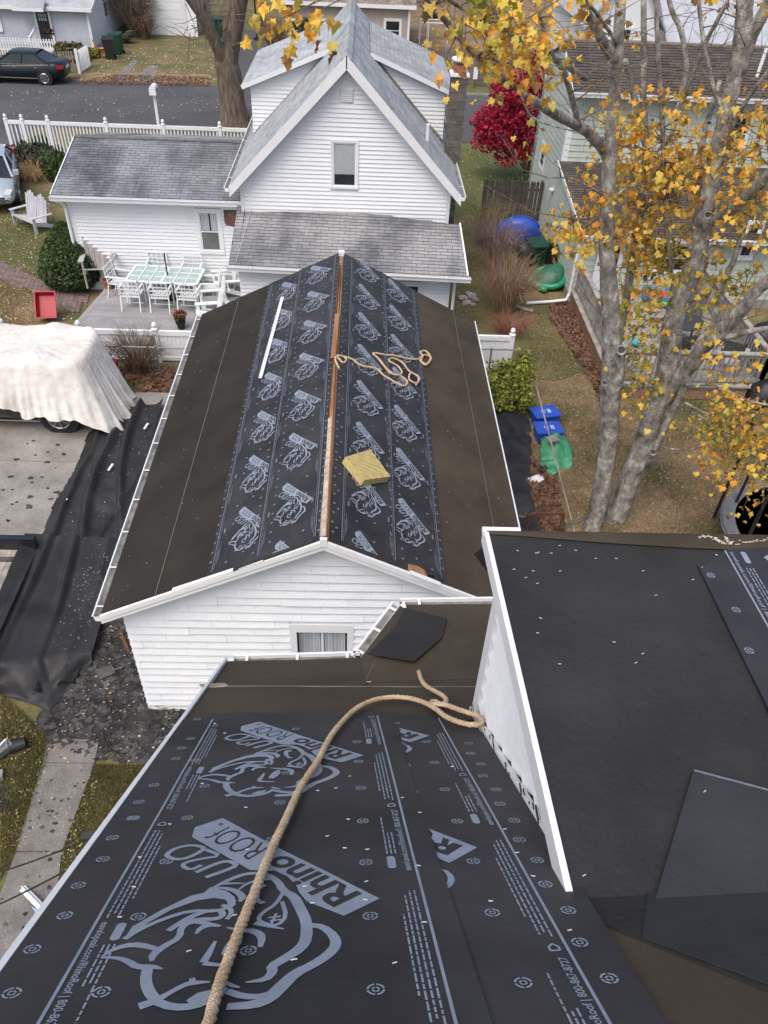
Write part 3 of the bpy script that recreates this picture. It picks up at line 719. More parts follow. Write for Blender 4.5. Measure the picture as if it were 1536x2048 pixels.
# rake boards and soffit
for side, LN in (('L', LL), ('R', LR)):
    a, b = np.array(rp(side, -.0, ny0, 0)), np.array(rp(side, LN+.03, ny0, 0)); dn = np.array([0, 0, -1.0])
    rk = MB()
    for y0_, y1_, top, bot in ((-.028, .0, .035, -.13), (-.045, -.028, .04, -.045)):
        A = [a+np.array([0, y0_, 0])+dn*-top, b+np.array([0, y0_, 0])+dn*-top, b+np.array([0, y0_, 0])+dn*-bot, a+np.array([0, y0_, 0])+dn*-bot]
        Bk = [p+np.array([0, y1_-y0_, 0]) for p in A]
        rk.add(A+Bk, [(0, 1, 2, 3), (7, 6, 5, 4), (0, 4, 5, 1), (1, 5, 6, 2), (2, 6, 7, 3), (3, 7, 4, 0)])
    rk.build('rake_board', whitet, gh)
MB().lo(np.array(rp('L', 0, ny0, 0))+np.array([-.045, -.05, -.05]), np.array(rp('L', 0, ny0, 0))+np.array([.045, .0, .075])).build('rake_cap', whitet, gh)
# dark strip lying loose on the left rake
MB().bar(np.array(rp('L', 1.30, ny0-.02, .05)), np.array(rp('L', .12, ny0+.02, .05)), .05, .02).build('loose_edge_strip', feltd, gh)
MB().bar(np.array(rp('L', 2.25, ny0-.01, .05)), np.array(rp('L', .85, ny0-.02, .05)), .05, .015).build('loose_white_trim', whitet, gh)
MB().bar(np.array(rp('R', 1.25, ny0-.03, .052)), np.array(rp('R', 1.72, ny0-.04, .05)), .07, .012).build('loose_white_trim', whitet, gh)
MB().lo(np.array(rp('R', 0, ny1, 0))+np.array([-.05, -.08, -.02]), np.array(rp('R', 0, ny1, 0))+np.array([.07, .04, .07])).build('ridge_end_cap', whitet, gh)
# gutters
def gutter(parent, p, q, outw, depth=.10, wdt=.12, m=None, hang=.55, T=lambda v: v, hm=None):
    p, q = np.array(p, float), np.array(q, float); o = np.array(outw, float)*wdt; dz = np.array([0, 0, -depth]); o2 = o*.85
    mb = MB(); i0 = [p, p+dz, p+dz+o2, p+o]; i1 = [q, q+dz, q+dz+o2, q+o]; lip = _u(o)*.018
    prof = [np.zeros(3), dz, dz+o2, o, o+lip, o+lip+np.array([0, 0, -.014])]
    vs = [p+v for v in prof]+[q+v for v in prof]; k = len(prof)
    mb.add(vs, [(i, i+1, k+i+1, k+i) for i in range(k-1)])
    for e_, s_ in ((p, 1), (q, -1)): mb.add([e_, e_+dz, e_+dz+o2, e_+o], [(0, 1, 2, 3)])
    g_ = mb.build('gutter', m or whitet, parent)
    mud = MB(); mud.add([p+dz*.45+o*.01, p+dz*.45+o*.96, q+dz*.45+o*.96, q+dz*.45+o*.01], [(0, 1, 2, 3)]); mud.build('gutter_silt', dirtywhite, g_)
    n_ = max(2, int(np.linalg.norm(q-p)/hang)); hk = hm or whitet
    for i in range(n_+1):
        c_ = p+(q-p)*(i+.25)/(n_+.5); MB().bar(c_+np.array([0, 0, -.004]), c_+o+np.array([0, 0, -.004]), .022, .008).build('gutter_bracket', hk, g_)
    return g_
gutter(gh, np.array(rp('L', LL+.02, ny0, -.012)), np.array(rp('L', LL+.02, ny1, -.012)), (-1, 0, 0), hang=.75)
MB().bar(rp('R', LR+.03, ny0, 0), rp('R', LR+.03, ny1, 0), .02, .07).build('drip_edge', whitet, gh)
for side, LN, x in (('L', LL, wl), ('R', LR, wr_)):
    a, b = rp(side, LN, ny0, -.085), rp(side, LN, ny1, -.085); c_ = L(x, ny1, 2.5)
    MB().add([a, b, (c_[0], b[1], b[2]), (c_[0], a[1], a[2])], [(0, 1, 2, 3)]).build('soffit', whitet, gh)

# things lying on this roof (own top-level objects)
def GW(p): return (p[0]-.4, p[1]+GY0, p[2])
a, b = np.array(GW(rp('L', 1.30, 15.0, .05))), np.array(GW(rp('L', 1.47, 11.96, .05)))
st = MB(); d_ = _u(b-a); sl_ = np.array(rp('L', 1, 0))-np.array(rp('L', 0, 0)); nr_ = np.array([sl_[2], 0, -sl_[0]]); nr_ = nr_*np.sign(nr_[2])
sp_ = sl_*.05
for u0, u1, h0, h1 in ((-.042, -.010, .004, .010), (-.010, .010, .010, .034), (.010, .042, .034, .006)):
    st.add([a+sl_*u0+nr_*h0, a+sl_*u1+nr_*h1, b+sl_*u1+nr_*h1, b+sl_*u0+nr_*h0], [(0, 1, 2, 3)])
st.build('metal_trim_strip', mat('bright_white_metal', (.70, .75, .77), (.78, .82, .83), rough=.35), label='long white metal trim strip lying on the left slope of the black roof', cat='metal strip')
# foam block
fb = [np.array(GW(rp('R', *q))) for q in ((.19, 8.87, .045), (.60, 9.30, .045), (.93, 8.85, .045), (.50, 8.52, .045))]
nR = np.array([-(ERZ-RZ), 0, (ERX-RX)]); nR = _u(nR*np.sign(nR[2]))
mb = MB(); N_ = 9; vs = []
from mathutils import noise as _ns
def fpt(i, j, h):
    u_, v_ = i/N_, j/N_; p = (fb[0]*(1-u_)+fb[1]*u_)*(1-v_)+(fb[3]*(1-u_)+fb[2]*u_)*v_
    return p+nR*h
for h, hh in ((0, 0), (1, .12)):
    for j in range(N_+1):
        for i in range(N_+1): vs.append(fpt(i, j, hh+(.006*((i+j) % 2)+.006*_ns.noise(Vector((i*.9, j*.9, 1))) if h else 0)))
K = (N_+1)**2; idx = lambda h, i, j: h*K+j*(N_+1)+i; fs = []
for j in range(N_):
    for i in range(N_): fs += [(idx(1, i, j), idx(1, i, j+1), idx(1, i+1, j+1), idx(1, i+1, j))]
for i in range(N_):
    fs += [(idx(0, i, 0), idx(1, i, 0), idx(1, i+1, 0), idx(0, i+1, 0)), (idx(0, i, N_), idx(0, i+1, N_), idx(1, i+1, N_), idx(1, i, N_)), (idx(0, 0, i), idx(0, 0, i+1), idx(1, 0, i+1), idx(1, 0, i)), (idx(0, N_, i), idx(1, N_, i), idx(1, N_, i+1), idx(0, N_, i+1))]
mb.add(vs, fs); mb.build('foam_block', foamm, label='yellow foam block lying on the right slope beside the ridge', cat='foam block')

# rope builder: three twisted strands
def rope(name, pts, r, label, parent=None, pitch=None, sub=None, seg=6):
    P = [np.array(p, float) for p in pts]
    # Catmull-Rom resample
    Q = []
    for i in range(len(P)-1):
        p0, p1, p2, p3 = P[max(i-1, 0)], P[i], P[i+1], P[min(i+2, len(P)-1)]; L_ = np.linalg.norm(p2-p1); n_ = max(2, int(L_/(r*1.1)))
        for k in range(n_):
            t = k/n_; Q.append(.5*((2*p1)+(-p0+p2)*t+(2*p0-5*p1+4*p2-p3)*t*t+(-p0+3*p1-3*p2+p3)*t**3))
    Q.append(P[-1]); pitch = pitch or r*5.5; mbs = MB(); s = 0; fr = []; prev = None
    for i in range(len(Q)):
        t = _u(Q[min(i+1, len(Q)-1)]-Q[max(i-1, 0)])
        if prev is None: a = _u(np.cross(t, [0, 0, 1.0]))
        else: a = _u(prev-t*np.dot(prev, t))
        prev = a
        if i: s += np.linalg.norm(Q[i]-Q[i-1])
        fr.append((Q[i], a, np.cross(t, a), s))
    for k in range(3):
        mbs.tube([q+(a*math.cos(2*math.pi*(s_/pitch+k/3))+b*math.sin(2*math.pi*(s_/pitch+k/3)))*r*.42 for q, a, b, s_ in fr], r*.60, seg)
    return mbs.build(name, ropem, label=label, cat='rope', smooth=True)
def gr(px, py, lift=.05):          # pixel on the right roof slope
    p = hp(px, py, (RX, 0, RZ), nR); return p+nR*lift
pts = [gr(*q) for q in ((676, 742), (668, 722), (678, 716), (690, 722), (684, 730), (672, 716), (700, 722), (720, 735), (750, 742), (765, 755), (790, 770), (806, 776), (812, 768), (800, 757), (780, 752), (770, 742), (757, 724), (744, 712), (750, 711), (768, 714), (790, 716), (815, 722), (834, 722), (842, 714), (838, 708), (848, 706), (858, 716), (856, 728), (848, 734), (840, 726), (846, 714), (860, 720), (850, 732), (836, 724))]
rope('coiled_rope', pts, .021, 'tan rope lying loose and coiled over the right slope of the middle roof')
pts = [gr(*q, .07) for q in ((752, 722), (765, 738), (785, 755), (800, 752), (792, 738), (775, 728), (780, 722), (800, 730), (815, 748), (832, 758), (830, 772), (815, 765), (818, 752), (835, 762), (828, 776))]
rope('coiled_rope', pts, .019, 'tangled rope bundle with yellow taped end on the middle roof')
# ------------------------------------------------------------------ the house the picture is taken from
nh = thing('main_house', 'steep black felted roof of the nearest house with printed sheets and a shed dormer', 'house', (0, 0, 0))
def npt(s, t, lift=0.0): return NP+NE*s+ND*t+NN*lift
SL = -.075
TR = 5.55                                    # ridge
MB().slab([npt(SL, 0), npt(.93, 0), npt(.93, TR), npt(SL, TR)], .10, NN).build('roof_deck', feltb, nh)
MB().slab([npt(.93, .85), npt(7, .85), npt(7, TR), npt(.93, TR)], .10, NN).build('roof_deck', feltb, nh)
P1w, P2w = npt(0, 0), npt(.93, 0); P3w = hz(800, 1210, 6.2); P4w = P3w+(hz(1003, 1207, 6.2)-P3w)*4.2
A1 = npt(.93, .86, .0); A2 = npt(.93, .86)+np.array([3.2, 0.1, 0]); A2 = npt(4.2, .86)
fl = MB(); 
def grid(mb, a, b, c, d, nu, nv, amp, seed, n=(0, 0, 1)):
    vs = []; n = np.array(n, float)
    for j in range(nv+1):
        for i in range(nu+1):
            u_, v_ = i/nu, j/nv; p = (a*(1-u_)+b*u_)*(1-v_)+(d*(1-u_)+c*u_)*v_
            vs.append(p+n*(amp*_ns.noise(Vector((p[0]*2.5, p[1]*2.5, seed+p[2])))+.4*amp*_ns.noise(Vector((p[0]*9, p[1]*9, seed)))))
    mb.add(vs, [(j*(nu+1)+i, j*(nu+1)+i+1, (j+1)*(nu+1)+i+1, (j+1)*(nu+1)+i) for j in range(nv) for i in range(nu)])
grid(fl, A1+NN*.006, A2+NN*.006, P4w, P3w, 40, 12, .006, 2); fl.add([A1+NN*.006, P3w, P2w+NN*.004, npt(.8, .3, .01)], [(0, 1, 2, 3)])
fl.build('bump_roof_felt', feltb, nh, smooth=True)
m_ = MB(); grid(m_, npt(SL, .0, .010), npt(.935, .0, .010), npt(.935, 1.0, .010), npt(SL, .93, .010), 18, 18, .005, 5, NN); m_.build('felt_strip', feltb, nh, smooth=True)
m_ = MB(); grid(m_, npt(SL-.03, .93, .022), npt(1.66, 1.20, .022), npt(1.66, 1.95, .016), npt(SL, 1.95, .016), 34, 16, .006, 6, NN); m_.build('felt_strip', feltb, nh, smooth=True)
MB().slab([npt(SL-.03, .915, .026), npt(1.60, 1.19, .026), npt(1.60, 1.207, .026), npt(SL-.03, .94, .026)], .008, NN).build('felt_seam', mat('seam_grey', (.10, .09, .075), (.16, .15, .13), scale=6, stretch=(1, 8, 8)), nh)
MB().slab([npt(-.14, .90, .03), npt(.02, .90, .034), npt(.05, .96, .03), npt(-.10, .97, .02)], .008, NN).build('torn_flap', mat('torn_grey', (.22, .20, .17), (.34, .31, .27)), nh)
# lower felt beyond the sheet, right-hand strip and above the dormer
# printed sheets
def nsheet(outline, lift, m, name, label, step=.055, amp=.005, seed=3):
    ss = [p[0] for p in outline]; tt = [p[1] for p in outline]; V = {}; vs = []; fs = []
    ns_, nt_ = int((max(ss)-min(ss))/step)+1, int((max(tt)-min(tt))/step)+1
    import bmesh
    bm = bmesh.new(); gridv = [[bm.verts.new((min(ss)+i*step, min(tt)+j*step, 0)) for i in range(ns_+1)] for j in range(nt_+1)]
    for j in range(nt_):
        for i in range(ns_): bm.faces.new((gridv[j][i], gridv[j][i+1], gridv[j+1][i+1], gridv[j+1][i]))
    k = len(outline); ar = sum(outline[i][0]*outline[(i+1) % k][1]-outline[(i+1) % k][0]*outline[i][1] for i in range(k)); sg = 1 if ar > 0 else -1
    for i in range(k):
        p, q = outline[i], outline[(i+1) % k]; d = np.array(q)-np.array(p); n_ = (d[1]*sg, -d[0]*sg, 0)
        bmesh.ops.bisect_plane(bm, geom=bm.verts[:]+bm.edges[:]+bm.faces[:], plane_co=(p[0], p[1], 0), plane_no=n_, clear_outer=True)
    bm.verts.index_update(); mb = MB()
    for v in bm.verts:
        s_, t_2 = v.co[0], v.co[1]
        mb.v.append(tuple(npt(s_, t_2, lift+amp*_ns.noise(Vector((s_*1.6, t_2*1.1, seed)))+amp*.5*abs(_ns.noise(Vector((s_*5, t_2*1.5, seed+4))))))); 
    mb.f = [tuple(v.index for v in f.verts) for f in bm.faces]; mb.mi = [0]*len(mb.f); bm.free()
    o = mb.build(name, m, nh, smooth=True, label=label); 
    return o
def surf(lift, seed, amp=.005): return lambda s_, t_2, z=0.0: npt(s_, t_2, lift+amp*_ns.noise(Vector((s_*1.6, t_2*1.1, seed)))+amp*.5*abs(_ns.noise(Vector((s_*5, t_2*1.5, seed+4))))+.0016+z)
frA, frB = surf(.034, 3), surf(.026, 8)
sA = nsheet([(SL, 1.80), (.10, 1.72), (1.02, 1.78), (1.02, TR), (SL, TR)], .034, sheetm, 'underlayment', 'left printed sheet on the near roof')
sB = nsheet([(.90, 1.77), (1.33, 1.86), (1.45, 2.26), (1.34, TR), (.90, TR)], .026, sheetm, 'underlayment', 'right printed sheet on the near roof', seed=8)
PL_A, PL_B = 0.0, 0.0
def dice(mb, step=.07):
    import bmesh
    bm = bmesh.new(); vs = [bm.verts.new(v) for v in mb.v]
    for f in mb.f:
        try: bm.faces.new([vs[i] for i in f])
        except Exception: pass
    for ax in (0, 1):
        c = [v.co[ax] for v in bm.verts]; x = math.floor(min(c)/step)*step+step
        while x < max(c):
            n_ = [0, 0, 0]; n_[ax] = 1; p_ = [0, 0, 0]; p_[ax] = x; bmesh.ops.bisect_plane(bm, geom=bm.verts[:]+bm.edges[:]+bm.faces[:], plane_co=p_, plane_no=n_); x += step
    bm.verts.index_update(); o = MB(); o.v = [tuple(v.co) for v in bm.verts]; o.f = [tuple(v.index for v in f.verts) for f in bm.faces]; bm.free(); return o
def nplace(mb_l, mb_d, tip, lift, parent, k=1.0, dark=None):
    mb_l = dice(mb_l); mb_d = dice(mb_d); fr = frA if parent is sA else frB
    o = MB(); T = lambda v: fr(tip[0]+v[0]*k, tip[1]+v[1]*k, v[2]*1.4)
    o.m = 0; o.add([T(v) for v in mb_l.v], mb_l.f); o.m = 1
    if mb_d: o.add([T(v) for v in mb_d.v], mb_d.f)
    return o.build('logo_print', [printm, sheetm], parent)
nplace(lm, dm, TIP, PL_A, sA); nplace(lm, dm, TIPU, PL_A, sA); nplace(lm, dm, TIP+SHIFT, PL_A, sA)
# cut motif at the start of the right-hand sheet
def zb(x, y): return nst(720+x/3.9375, 1440+y/3.9375)
T2 = zb(925, 1075)
fl_, fd_ = MB(), MB()
fl_.filled([(*(zb(*p)-T2), 0) for p in ((540, 925), (925, 1075), (705, 1200), (605, 1155), (590, 1105), (640, 1085), (560, 1000), (575, 965))])
fd_.filled([(*(zb(*p)-T2), .0006) for p in ((655, 1000), (705, 1015), (690, 1060), (740, 1040), (812, 1062), (690, 1140), (600, 1110), (610, 1085), (650, 1100), (625, 1070), (605, 1075), (580, 1035), (640, 1045))])
fl_.filled([(*(zb(*p)-T2), .0012) for p in ((610, 1080), (640, 1068), (680, 1078), (672, 1096), (630, 1092))])
fl_.filled([(*(zb(*p)-T2), 0) for p in ((633, 1245), (690, 1258), (735, 1298), (748, 1340), (730, 1375), (685, 1417), (668, 1368), (690, 1345), (692, 1315), (675, 1280))])
for dt in (0, 1, -1):
    tp = T2-(SHIFT*dt)
    nplace(fl_, fd_, np.array([T2[0]-SHIFT[0]*dt, T2[1]-SHIFT[1]*dt]), PL_B, sB)
def ntext(s, p0, along, cap, lift, parent, m=None, bold=.02, frame=None):
    V, Fs = textpoly(s, bold); x0, x1 = V[:, 0].min(), V[:, 0].max(); y1 = .72; p0 = np.array(p0, float); al = np.array(along, float); cp = np.array(cap, float)
    fr = frame or npt
    mb = MB(); mb.add([fr(*(p0+al*(v[0]-x0)/(x1-x0)+cp*v[1]/y1), lift) for v in V], Fs); return mb.build('text_print', m or printm, parent)
def fine_lines(mb, p0, along, rows, gap, wd, lift, fr=npt):
    p0 = np.array(p0, float); al = np.array(along, float); L_ = np.linalg.norm(al); a = al/L_; c = np.array([-a[1], a[0]])
    for r_, (st_, ln) in enumerate(rows):
        x = st_; end = st_+ln
        while x < end:
            wl_ = random.uniform(.012, .04); q = p0+a*x+c*gap*r_
            e = min(x+wl_, end)
            pts = [q, q+a*(e-x)]
            mb.add([fr(*(pts[0]-c*wd/2), lift), fr(*(pts[1]-c*wd/2), lift), fr(*(pts[1]+c*wd/2), lift), fr(*(pts[0]+c*wd/2), lift)], [(0, 1, 2, 3)]); x = e+.006
def pill(mb, c, a, l, w, lift, fr=npt):
    c = np.array(c, float); a = _u(a); b = np.array([-a[1], a[0]]); P = []
    for k in range(16):
        an = 2*math.pi*k/16; x = math.cos(an); y = math.sin(an); P.append(fr(*(c+a*((l/2-w/2)*(1 if x > 0 else -1)+x*w/2)+b*y*w/2), lift))
    mb.poly(P)
def decorate(s0, t0, t1, dirn, side, lift, parent, fr=npt, phase=0.0, url=True, textdown=True):
    """one printed border: main rule at s0; text block on the side +1/-1; repeats every 1.27 m"""
    mb = MB()
    def rule(o_, w_, a, b): 
        n_ = 30
        for i in range(n_):
            ta, tb = a+(b-a)*i/n_, a+(b-a)*(i+1)/n_
            mb.add([fr(s0+o_-w_/2, ta, lift), fr(s0+o_+w_/2, ta, lift), fr(s0+o_+w_/2, tb, lift), fr(s0+o_-w_/2, tb, lift)], [(0, 1, 2, 3)])
    rule(0, .008, t0, t1); 
    R_ = 1.272; t = phase+2*R_
    dk = MB()
    while t > t0-1.3:
        # block: [0 .. .60] rows of small print, [.64] little shield, [.72..1.27] web line and small block
        for nm, q0, q1 in (('p', .0, .58), ('w', .70, 1.25)):
            a, b = t-q0, t-q1
            if nm == 'p':
                aa, bb = min(a, t1), max(b, t0)
                if aa-bb > .1:
                    fine_lines(mb, (s0+side*.022, aa), (0, -1), [(0, aa-bb)], .013, .005, lift, fr)
                    fine_lines(mb, (s0+side*.036, aa), (0, -1), [(.02, (aa-bb)*.96)], .013, .005, lift, fr)
                    fine_lines(mb, (s0+side*.050, aa), (0, -1), [(.01, (aa-bb)*.93)], .013, .005, lift, fr)
                    fine_lines(mb, (s0+side*.064, aa), (0, -1), [(.10, max(.02, (aa-bb)*.6))], .013, .005, lift, fr)
            else:
                aa, bb = min(a, t1), max(b, t0)
                if aa-bb > .5 and url:
                    L_ = .48
                    if dirn > 0: ntext('eavelopeak.com/RhinoRoof | 800-867-8727', (s0+side*.016, a), (0, -L_), (-.021, 0) , lift, parent, frame=fr, bold=.016)
                    else: ntext('eavelopeak.com/RhinoRoof | 800-867-8727', (s0+side*.016, b), (0, L_), (.021, 0), lift, parent, frame=fr, bold=.016)
                if aa-bb > .4:
                    e_ = b+.05 if dirn < 0 else a-.06
                    pill(mb, (s0+side*.070, e_), (0, 1), .085, .026, lift, fr)
                    sg = 1 if dirn < 0 else -1
                    for r_, l_ in enumerate((.17, .16, .30)):
                        fine_lines(mb, (s0+side*(.052+.013*r_), e_+sg*.06), (0, sg), [(0, l_)], .013, .005, lift, fr)
        c = t-.635 if dirn < 0 else t+.05
        if t0 < c < t1: 
            P = [(s0+side*.032+dx, c+dy) for dx, dy in ((-.012, .012), (.012, .012), (.012, -.004), (0, -.018), (-.012, -.004))]
            for i in range(5):
                p, q = np.array(P[i]), np.array(P[(i+1) % 5]); d = _u(q-p)*.0; n_ = np.array([-(q-p)[1], (q-p)[0]]); n_ = n_/np.linalg.norm(n_)*.003
                mb.add([fr(*(p-n_), lift), fr(*(q-n_), lift), fr(*(q+n_), lift), fr(*(p+n_), lift)], [(0, 1, 2, 3)])
        t -= R_
    mb.build('border_print', printm, parent, kind='stuff')
def target(mb, s, t, lift, fr=npt, r=.021):
    for k in range(4):
        a0 = k*math.pi/2+.12
        for r0, r1 in ((r*.74, r), (r*.24, r*.46)):
            an = np.linspace(a0, a0+math.pi/2-.24, 5); vs = []
            for q in an: vs += [fr(s+r0*math.cos(q), t+r0*math.sin(q), lift), fr(s+r1*math.cos(q), t+r1*math.sin(q), lift)]
            mb.add(vs, [(2*i, 2*i+1, 2*i+3, 2*i+2) for i in range(4)])
decorate(.082, 1.83, TR-.05, -1, +1, 0, sA, frA, phase=3.87)
decorate(.945, 1.86, TR-.05, +1, -1, 0, sA, frA, phase=3.11)
decorate(1.262, 1.93, TR-.05, +1, -1, 0, sB, frB, phase=4.06)
tm = MB()
cirA = [(395, 1452), (382, 1492), (363, 1512), (352, 1534), (308, 1588), (278, 1622), (265, 1655), (225, 1696), (206, 1741), (157, 1796), (130, 1858), (65, 1928), (24, 2018), (268, 1655), (375, 1654), (410, 1589), (333, 1745), (277, 1860), (203, 2016), (497, 1932), (545, 1700), (560, 1623), (573, 1563), (592, 1473), (714, 1500), (717, 1541), (722, 1595), (726, 1662), (732, 1748), (741, 1860), (752, 2012), (390, 1537)]
cirB = [(792, 1457), (789, 1479), (802, 1499), (798, 1521), (812, 1544), (810, 1570), (827, 1600), (824, 1631), (841, 1666), (842, 1705), (865, 1749), (866, 1801), (894, 1858), (897, 1927), (933, 2006), (853, 1495), (869, 1538), (890, 1595), (915, 1660), (947, 1741), (985, 1846), (1047, 1990), (938, 1498), (941, 1519), (962, 1541), (966, 1566), (992, 1594), (1000, 1624), (1029, 1658), (1039, 1697), (1075, 1738), (1091, 1787), (1137, 1840), (1160, 1906), (1219, 1980)]
for x, y in cirA: target(tm, *nst(x, y), 0, frA)
t2 = MB()
for x, y in cirB: target(t2, *nst(x, y), 0, frB)
tm.build('nail_mark_print', printm, sA, kind='stuff'); t2.build('nail_mark_print', printm, sB, kind='stuff')
# staples and small staple bars
staple = mat('staple_metal', (.75, .78, .80), rough=.3, metal=.3)
stp = MB()
for x, y in ((340, 1675), (492, 1640), (240, 1869), (378, 1940), (587, 1958), (655, 1700), (672, 1600), (636, 1605), (700, 1575), (697, 1665), (735, 1728), (731, 1833), (733, 1795), (690, 1725), (805, 1620), (840, 1651), (838, 1762), (850, 1880), (905, 1555), (982, 1836), (1010, 1686), (1035, 1735), (1067, 1784), (495, 1728), (280, 1744), (268, 1806), (610, 1805), (470, 1865), (625, 1840), (430, 1465), (450, 1485), (405, 1590), (790, 1965), (1140, 1897), (590, 1958)):
    s_, t_2 = nst(x, y); a = random.uniform(-.5, .5); d = np.array([math.cos(a), math.sin(a)])*.006
    stp.bar(npt(s_-d[0], t_2-d[1], .046), npt(s_+d[0], t_2+d[1], .046), .0022, .002, up=NN)
stp.build('staples', staple, nh, kind='stuff')
# left rake: white drip edge
MB().bar(npt(SL-.012, -.02, -.02), npt(SL-.012, TR, -.02), .02, .11, up=NN).build('rake_drip_edge', whitet, nh)
# upper part behind the camera
rdg = npt(0, TR); back = np.array([0, -4.2, -3.8])
MB().slab([npt(SL, TR), npt(7, TR), npt(7, TR)+back, npt(SL, TR)+back], .1, (0, 0, 1)).build('back_roof', feltb, nh)
# walls below
gx = NP[0]+.12; fy = P1w[1]-.25; by = rdg[1]-4.0
hw = MB()
def zr(y): 
    f = (y-rdg[1]); return rdg[2]-.12+(f*(P1w[2]-rdg[2])/(P1w[1]-rdg[1]) if f > 0 else f*3.8/4.2)
hw.add([(gx, fy, 0), (gx, by, 0), (gx, by, zr(by)), (gx, rdg[1], zr(rdg[1])), (gx, fy, zr(fy))], [(0, 4, 3, 2, 1)])
hw.add([(gx, fy, 0), (P2w[0]-.05, fy, 0), (P2w[0]-.05, fy, zr(fy)), (gx, fy, zr(fy))], [(0, 1, 2, 3)])
hw.add([(P2w[0]-.05, fy, 0), (P3w[0]+.1, P3w[1]-.2, 0), (P3w[0]+.1, P3w[1]-.2, 6.05), (P2w[0]-.05, fy, 6.05)], [(0, 1, 2, 3)])
hw.add([(P3w[0]+.1, P3w[1]-.2, 0), (7, P3w[1]-.2, 0), (7, P3w[1]-.2, 6.05), (P3w[0]+.1, P3w[1]-.2, 6.05)], [(0, 1, 2, 3)])
hw.add([(7, P3w[1]-.2, 0), (7, by, 0), (7, by, zr(by)), (7, rdg[1], zr(rdg[1])), (7, fy, zr(fy))], [(0, 1, 2, 3, 4)])
hw.build('wall', oldwhite, nh)
# gutters: straight, diagonal, straight
gutter(nh, P1w+np.array([-.03, .0, -.0]), P2w, (0, 1, 0), depth=.07, wdt=.06, m=whitet, hang=.35)
dg_ = _u(P3w-P2w); og = np.array([-dg_[1], dg_[0], 0]); gutter(nh, P2w, P3w, og, depth=.07, wdt=.06, hang=.3)
gutter(nh, P3w, P4w, (0, 1, 0), depth=.07, wdt=.06, hang=.6)
MB().bar(P2w-og*.012, P3w-og*.012, .02, .02).build('drip_edge', whitet, nh)
MB().bar(P1w+np.array([-.03, -.012, .006]), P2w+np.array([0, -.012, .006]), .02, .014).build('drip_edge', whitet, nh)
# bent white corner at P3
MB().add([P3w+np.array([-.0, -.02, .02]), P3w+np.array([.06, -.10, .03]), P3w+np.array([.03, .0, .05])], [(0, 1, 2)]).build('bent_corner_trim', whitet, nh)
# loose felt flap
def onflare(px, py, lift=.02):
    n_ = _u(np.cross(A2-A1, P3w-A1)); n_ = n_*np.sign(n_[2]); return hp(px, py, A1, n_)+n_*lift
MB().slab([onflare(810, 1222, .03), onflare(893, 1242, .02), onflare(884, 1280, .02), onflare(828, 1332, .035), onflare(735, 1316, .03), onflare(790, 1260, .03)], .006, (0, 0, 1)).build('felt_offcut', feltd, label='loose square of dark felt lying by the diagonal gutter', cat='roofing felt')
# ---- dormer
dx = .665; E0 = np.array([.62, 2.65, 8.53]); T0 = np.array([.62, .86, 8.795]); B0 = np.array([dx, 2.42, 7.39])
dyv = _u(T0-E0); DN = _u(np.cross([1, 0, 0], dyv)); DN = DN*np.sign(DN[2])
dm_ = thing('x', 'x', 'x'); bpy.data.objects.remove(dm_)
def dpx(px, py, lift=0.0): return hp(px, py, E0, DN)+DN*lift
top = MB(); grid(top, E0+np.array([-.01, 0, 0]), E0+np.array([5.6, 0, 0]), T0+np.array([5.6, -.05, 0]), T0+np.array([-.01, -.06, -.0]), 60, 20, .004, 12, DN); top.build('dormer_roof_felt', feltd, nh, smooth=True)
MB().slab([E0+DN*-.003, E0+np.array([5.6, 0, 0])+DN*-.003, T0+np.array([5.6, 0, 0])+DN*-.012, T0+DN*-.012], .07, DN).build('dormer_deck', ply, nh)
# brown felt lapped round the eave
lap = MB(); vs = []
for i in range(41):
    x = 5.5*i/40; wd = .02+.09*min(1, x/.9)+.01*_ns.noise(Vector((x*3, 1, 1)))
    vs += [E0+np.array([x, .02, -.10]), E0+np.array([x, .018, .002]), E0+np.array([x, 0, 0])+DN*.014, E0+np.array([x, 0, 0])+dyv*wd+DN*.009]
lap.add(vs, [(4*i+j, 4*i+j+1, 4*i+j+5, 4*i+j+4) for i in range(40) for j in range(3)]); lap.build('eave_felt_lap', feltb, nh, smooth=True)
MB().lo(E0+np.array([-.02, .0, -.015]), E0+np.array([.16, .03, .012])).build('eave_drip_edge', whitet, nh)
rk = MB(); rk.bar(E0+np.array([-.004, .03, -.035]), T0+np.array([-.004, -.02, -.035]), .021, .085, up=DN); rk.build('dormer_rake_board', whitet, nh)
tz = lambda y: E0[2]+(T0[2]-E0[2])*(E0[1]-y)/(E0[1]-T0[1])-.06
mz = lambda y: npt(0, 0)[2]+( -(y-NP[1]) )*(-ND[2]/ND[1])   # main roof height along y (approx.)
def roofz(x, y):      # exact
    return NP[2]-(NN[0]*(x-NP[0])+NN[1]*(y-NP[1]))/NN[2]
yb_ = .98
ck = MB(); ck.add([(dx+.05, 2.42, roofz(dx, 2.42)-.1), (dx+.05, 2.42, tz(2.42)), (dx+.05, .9, tz(.9)), (dx+.05, .9, roofz(dx, .9)-.1)], [(0, 1, 2, 3)]); ck.build('dormer_cheek_wall', oldwhite, nh)
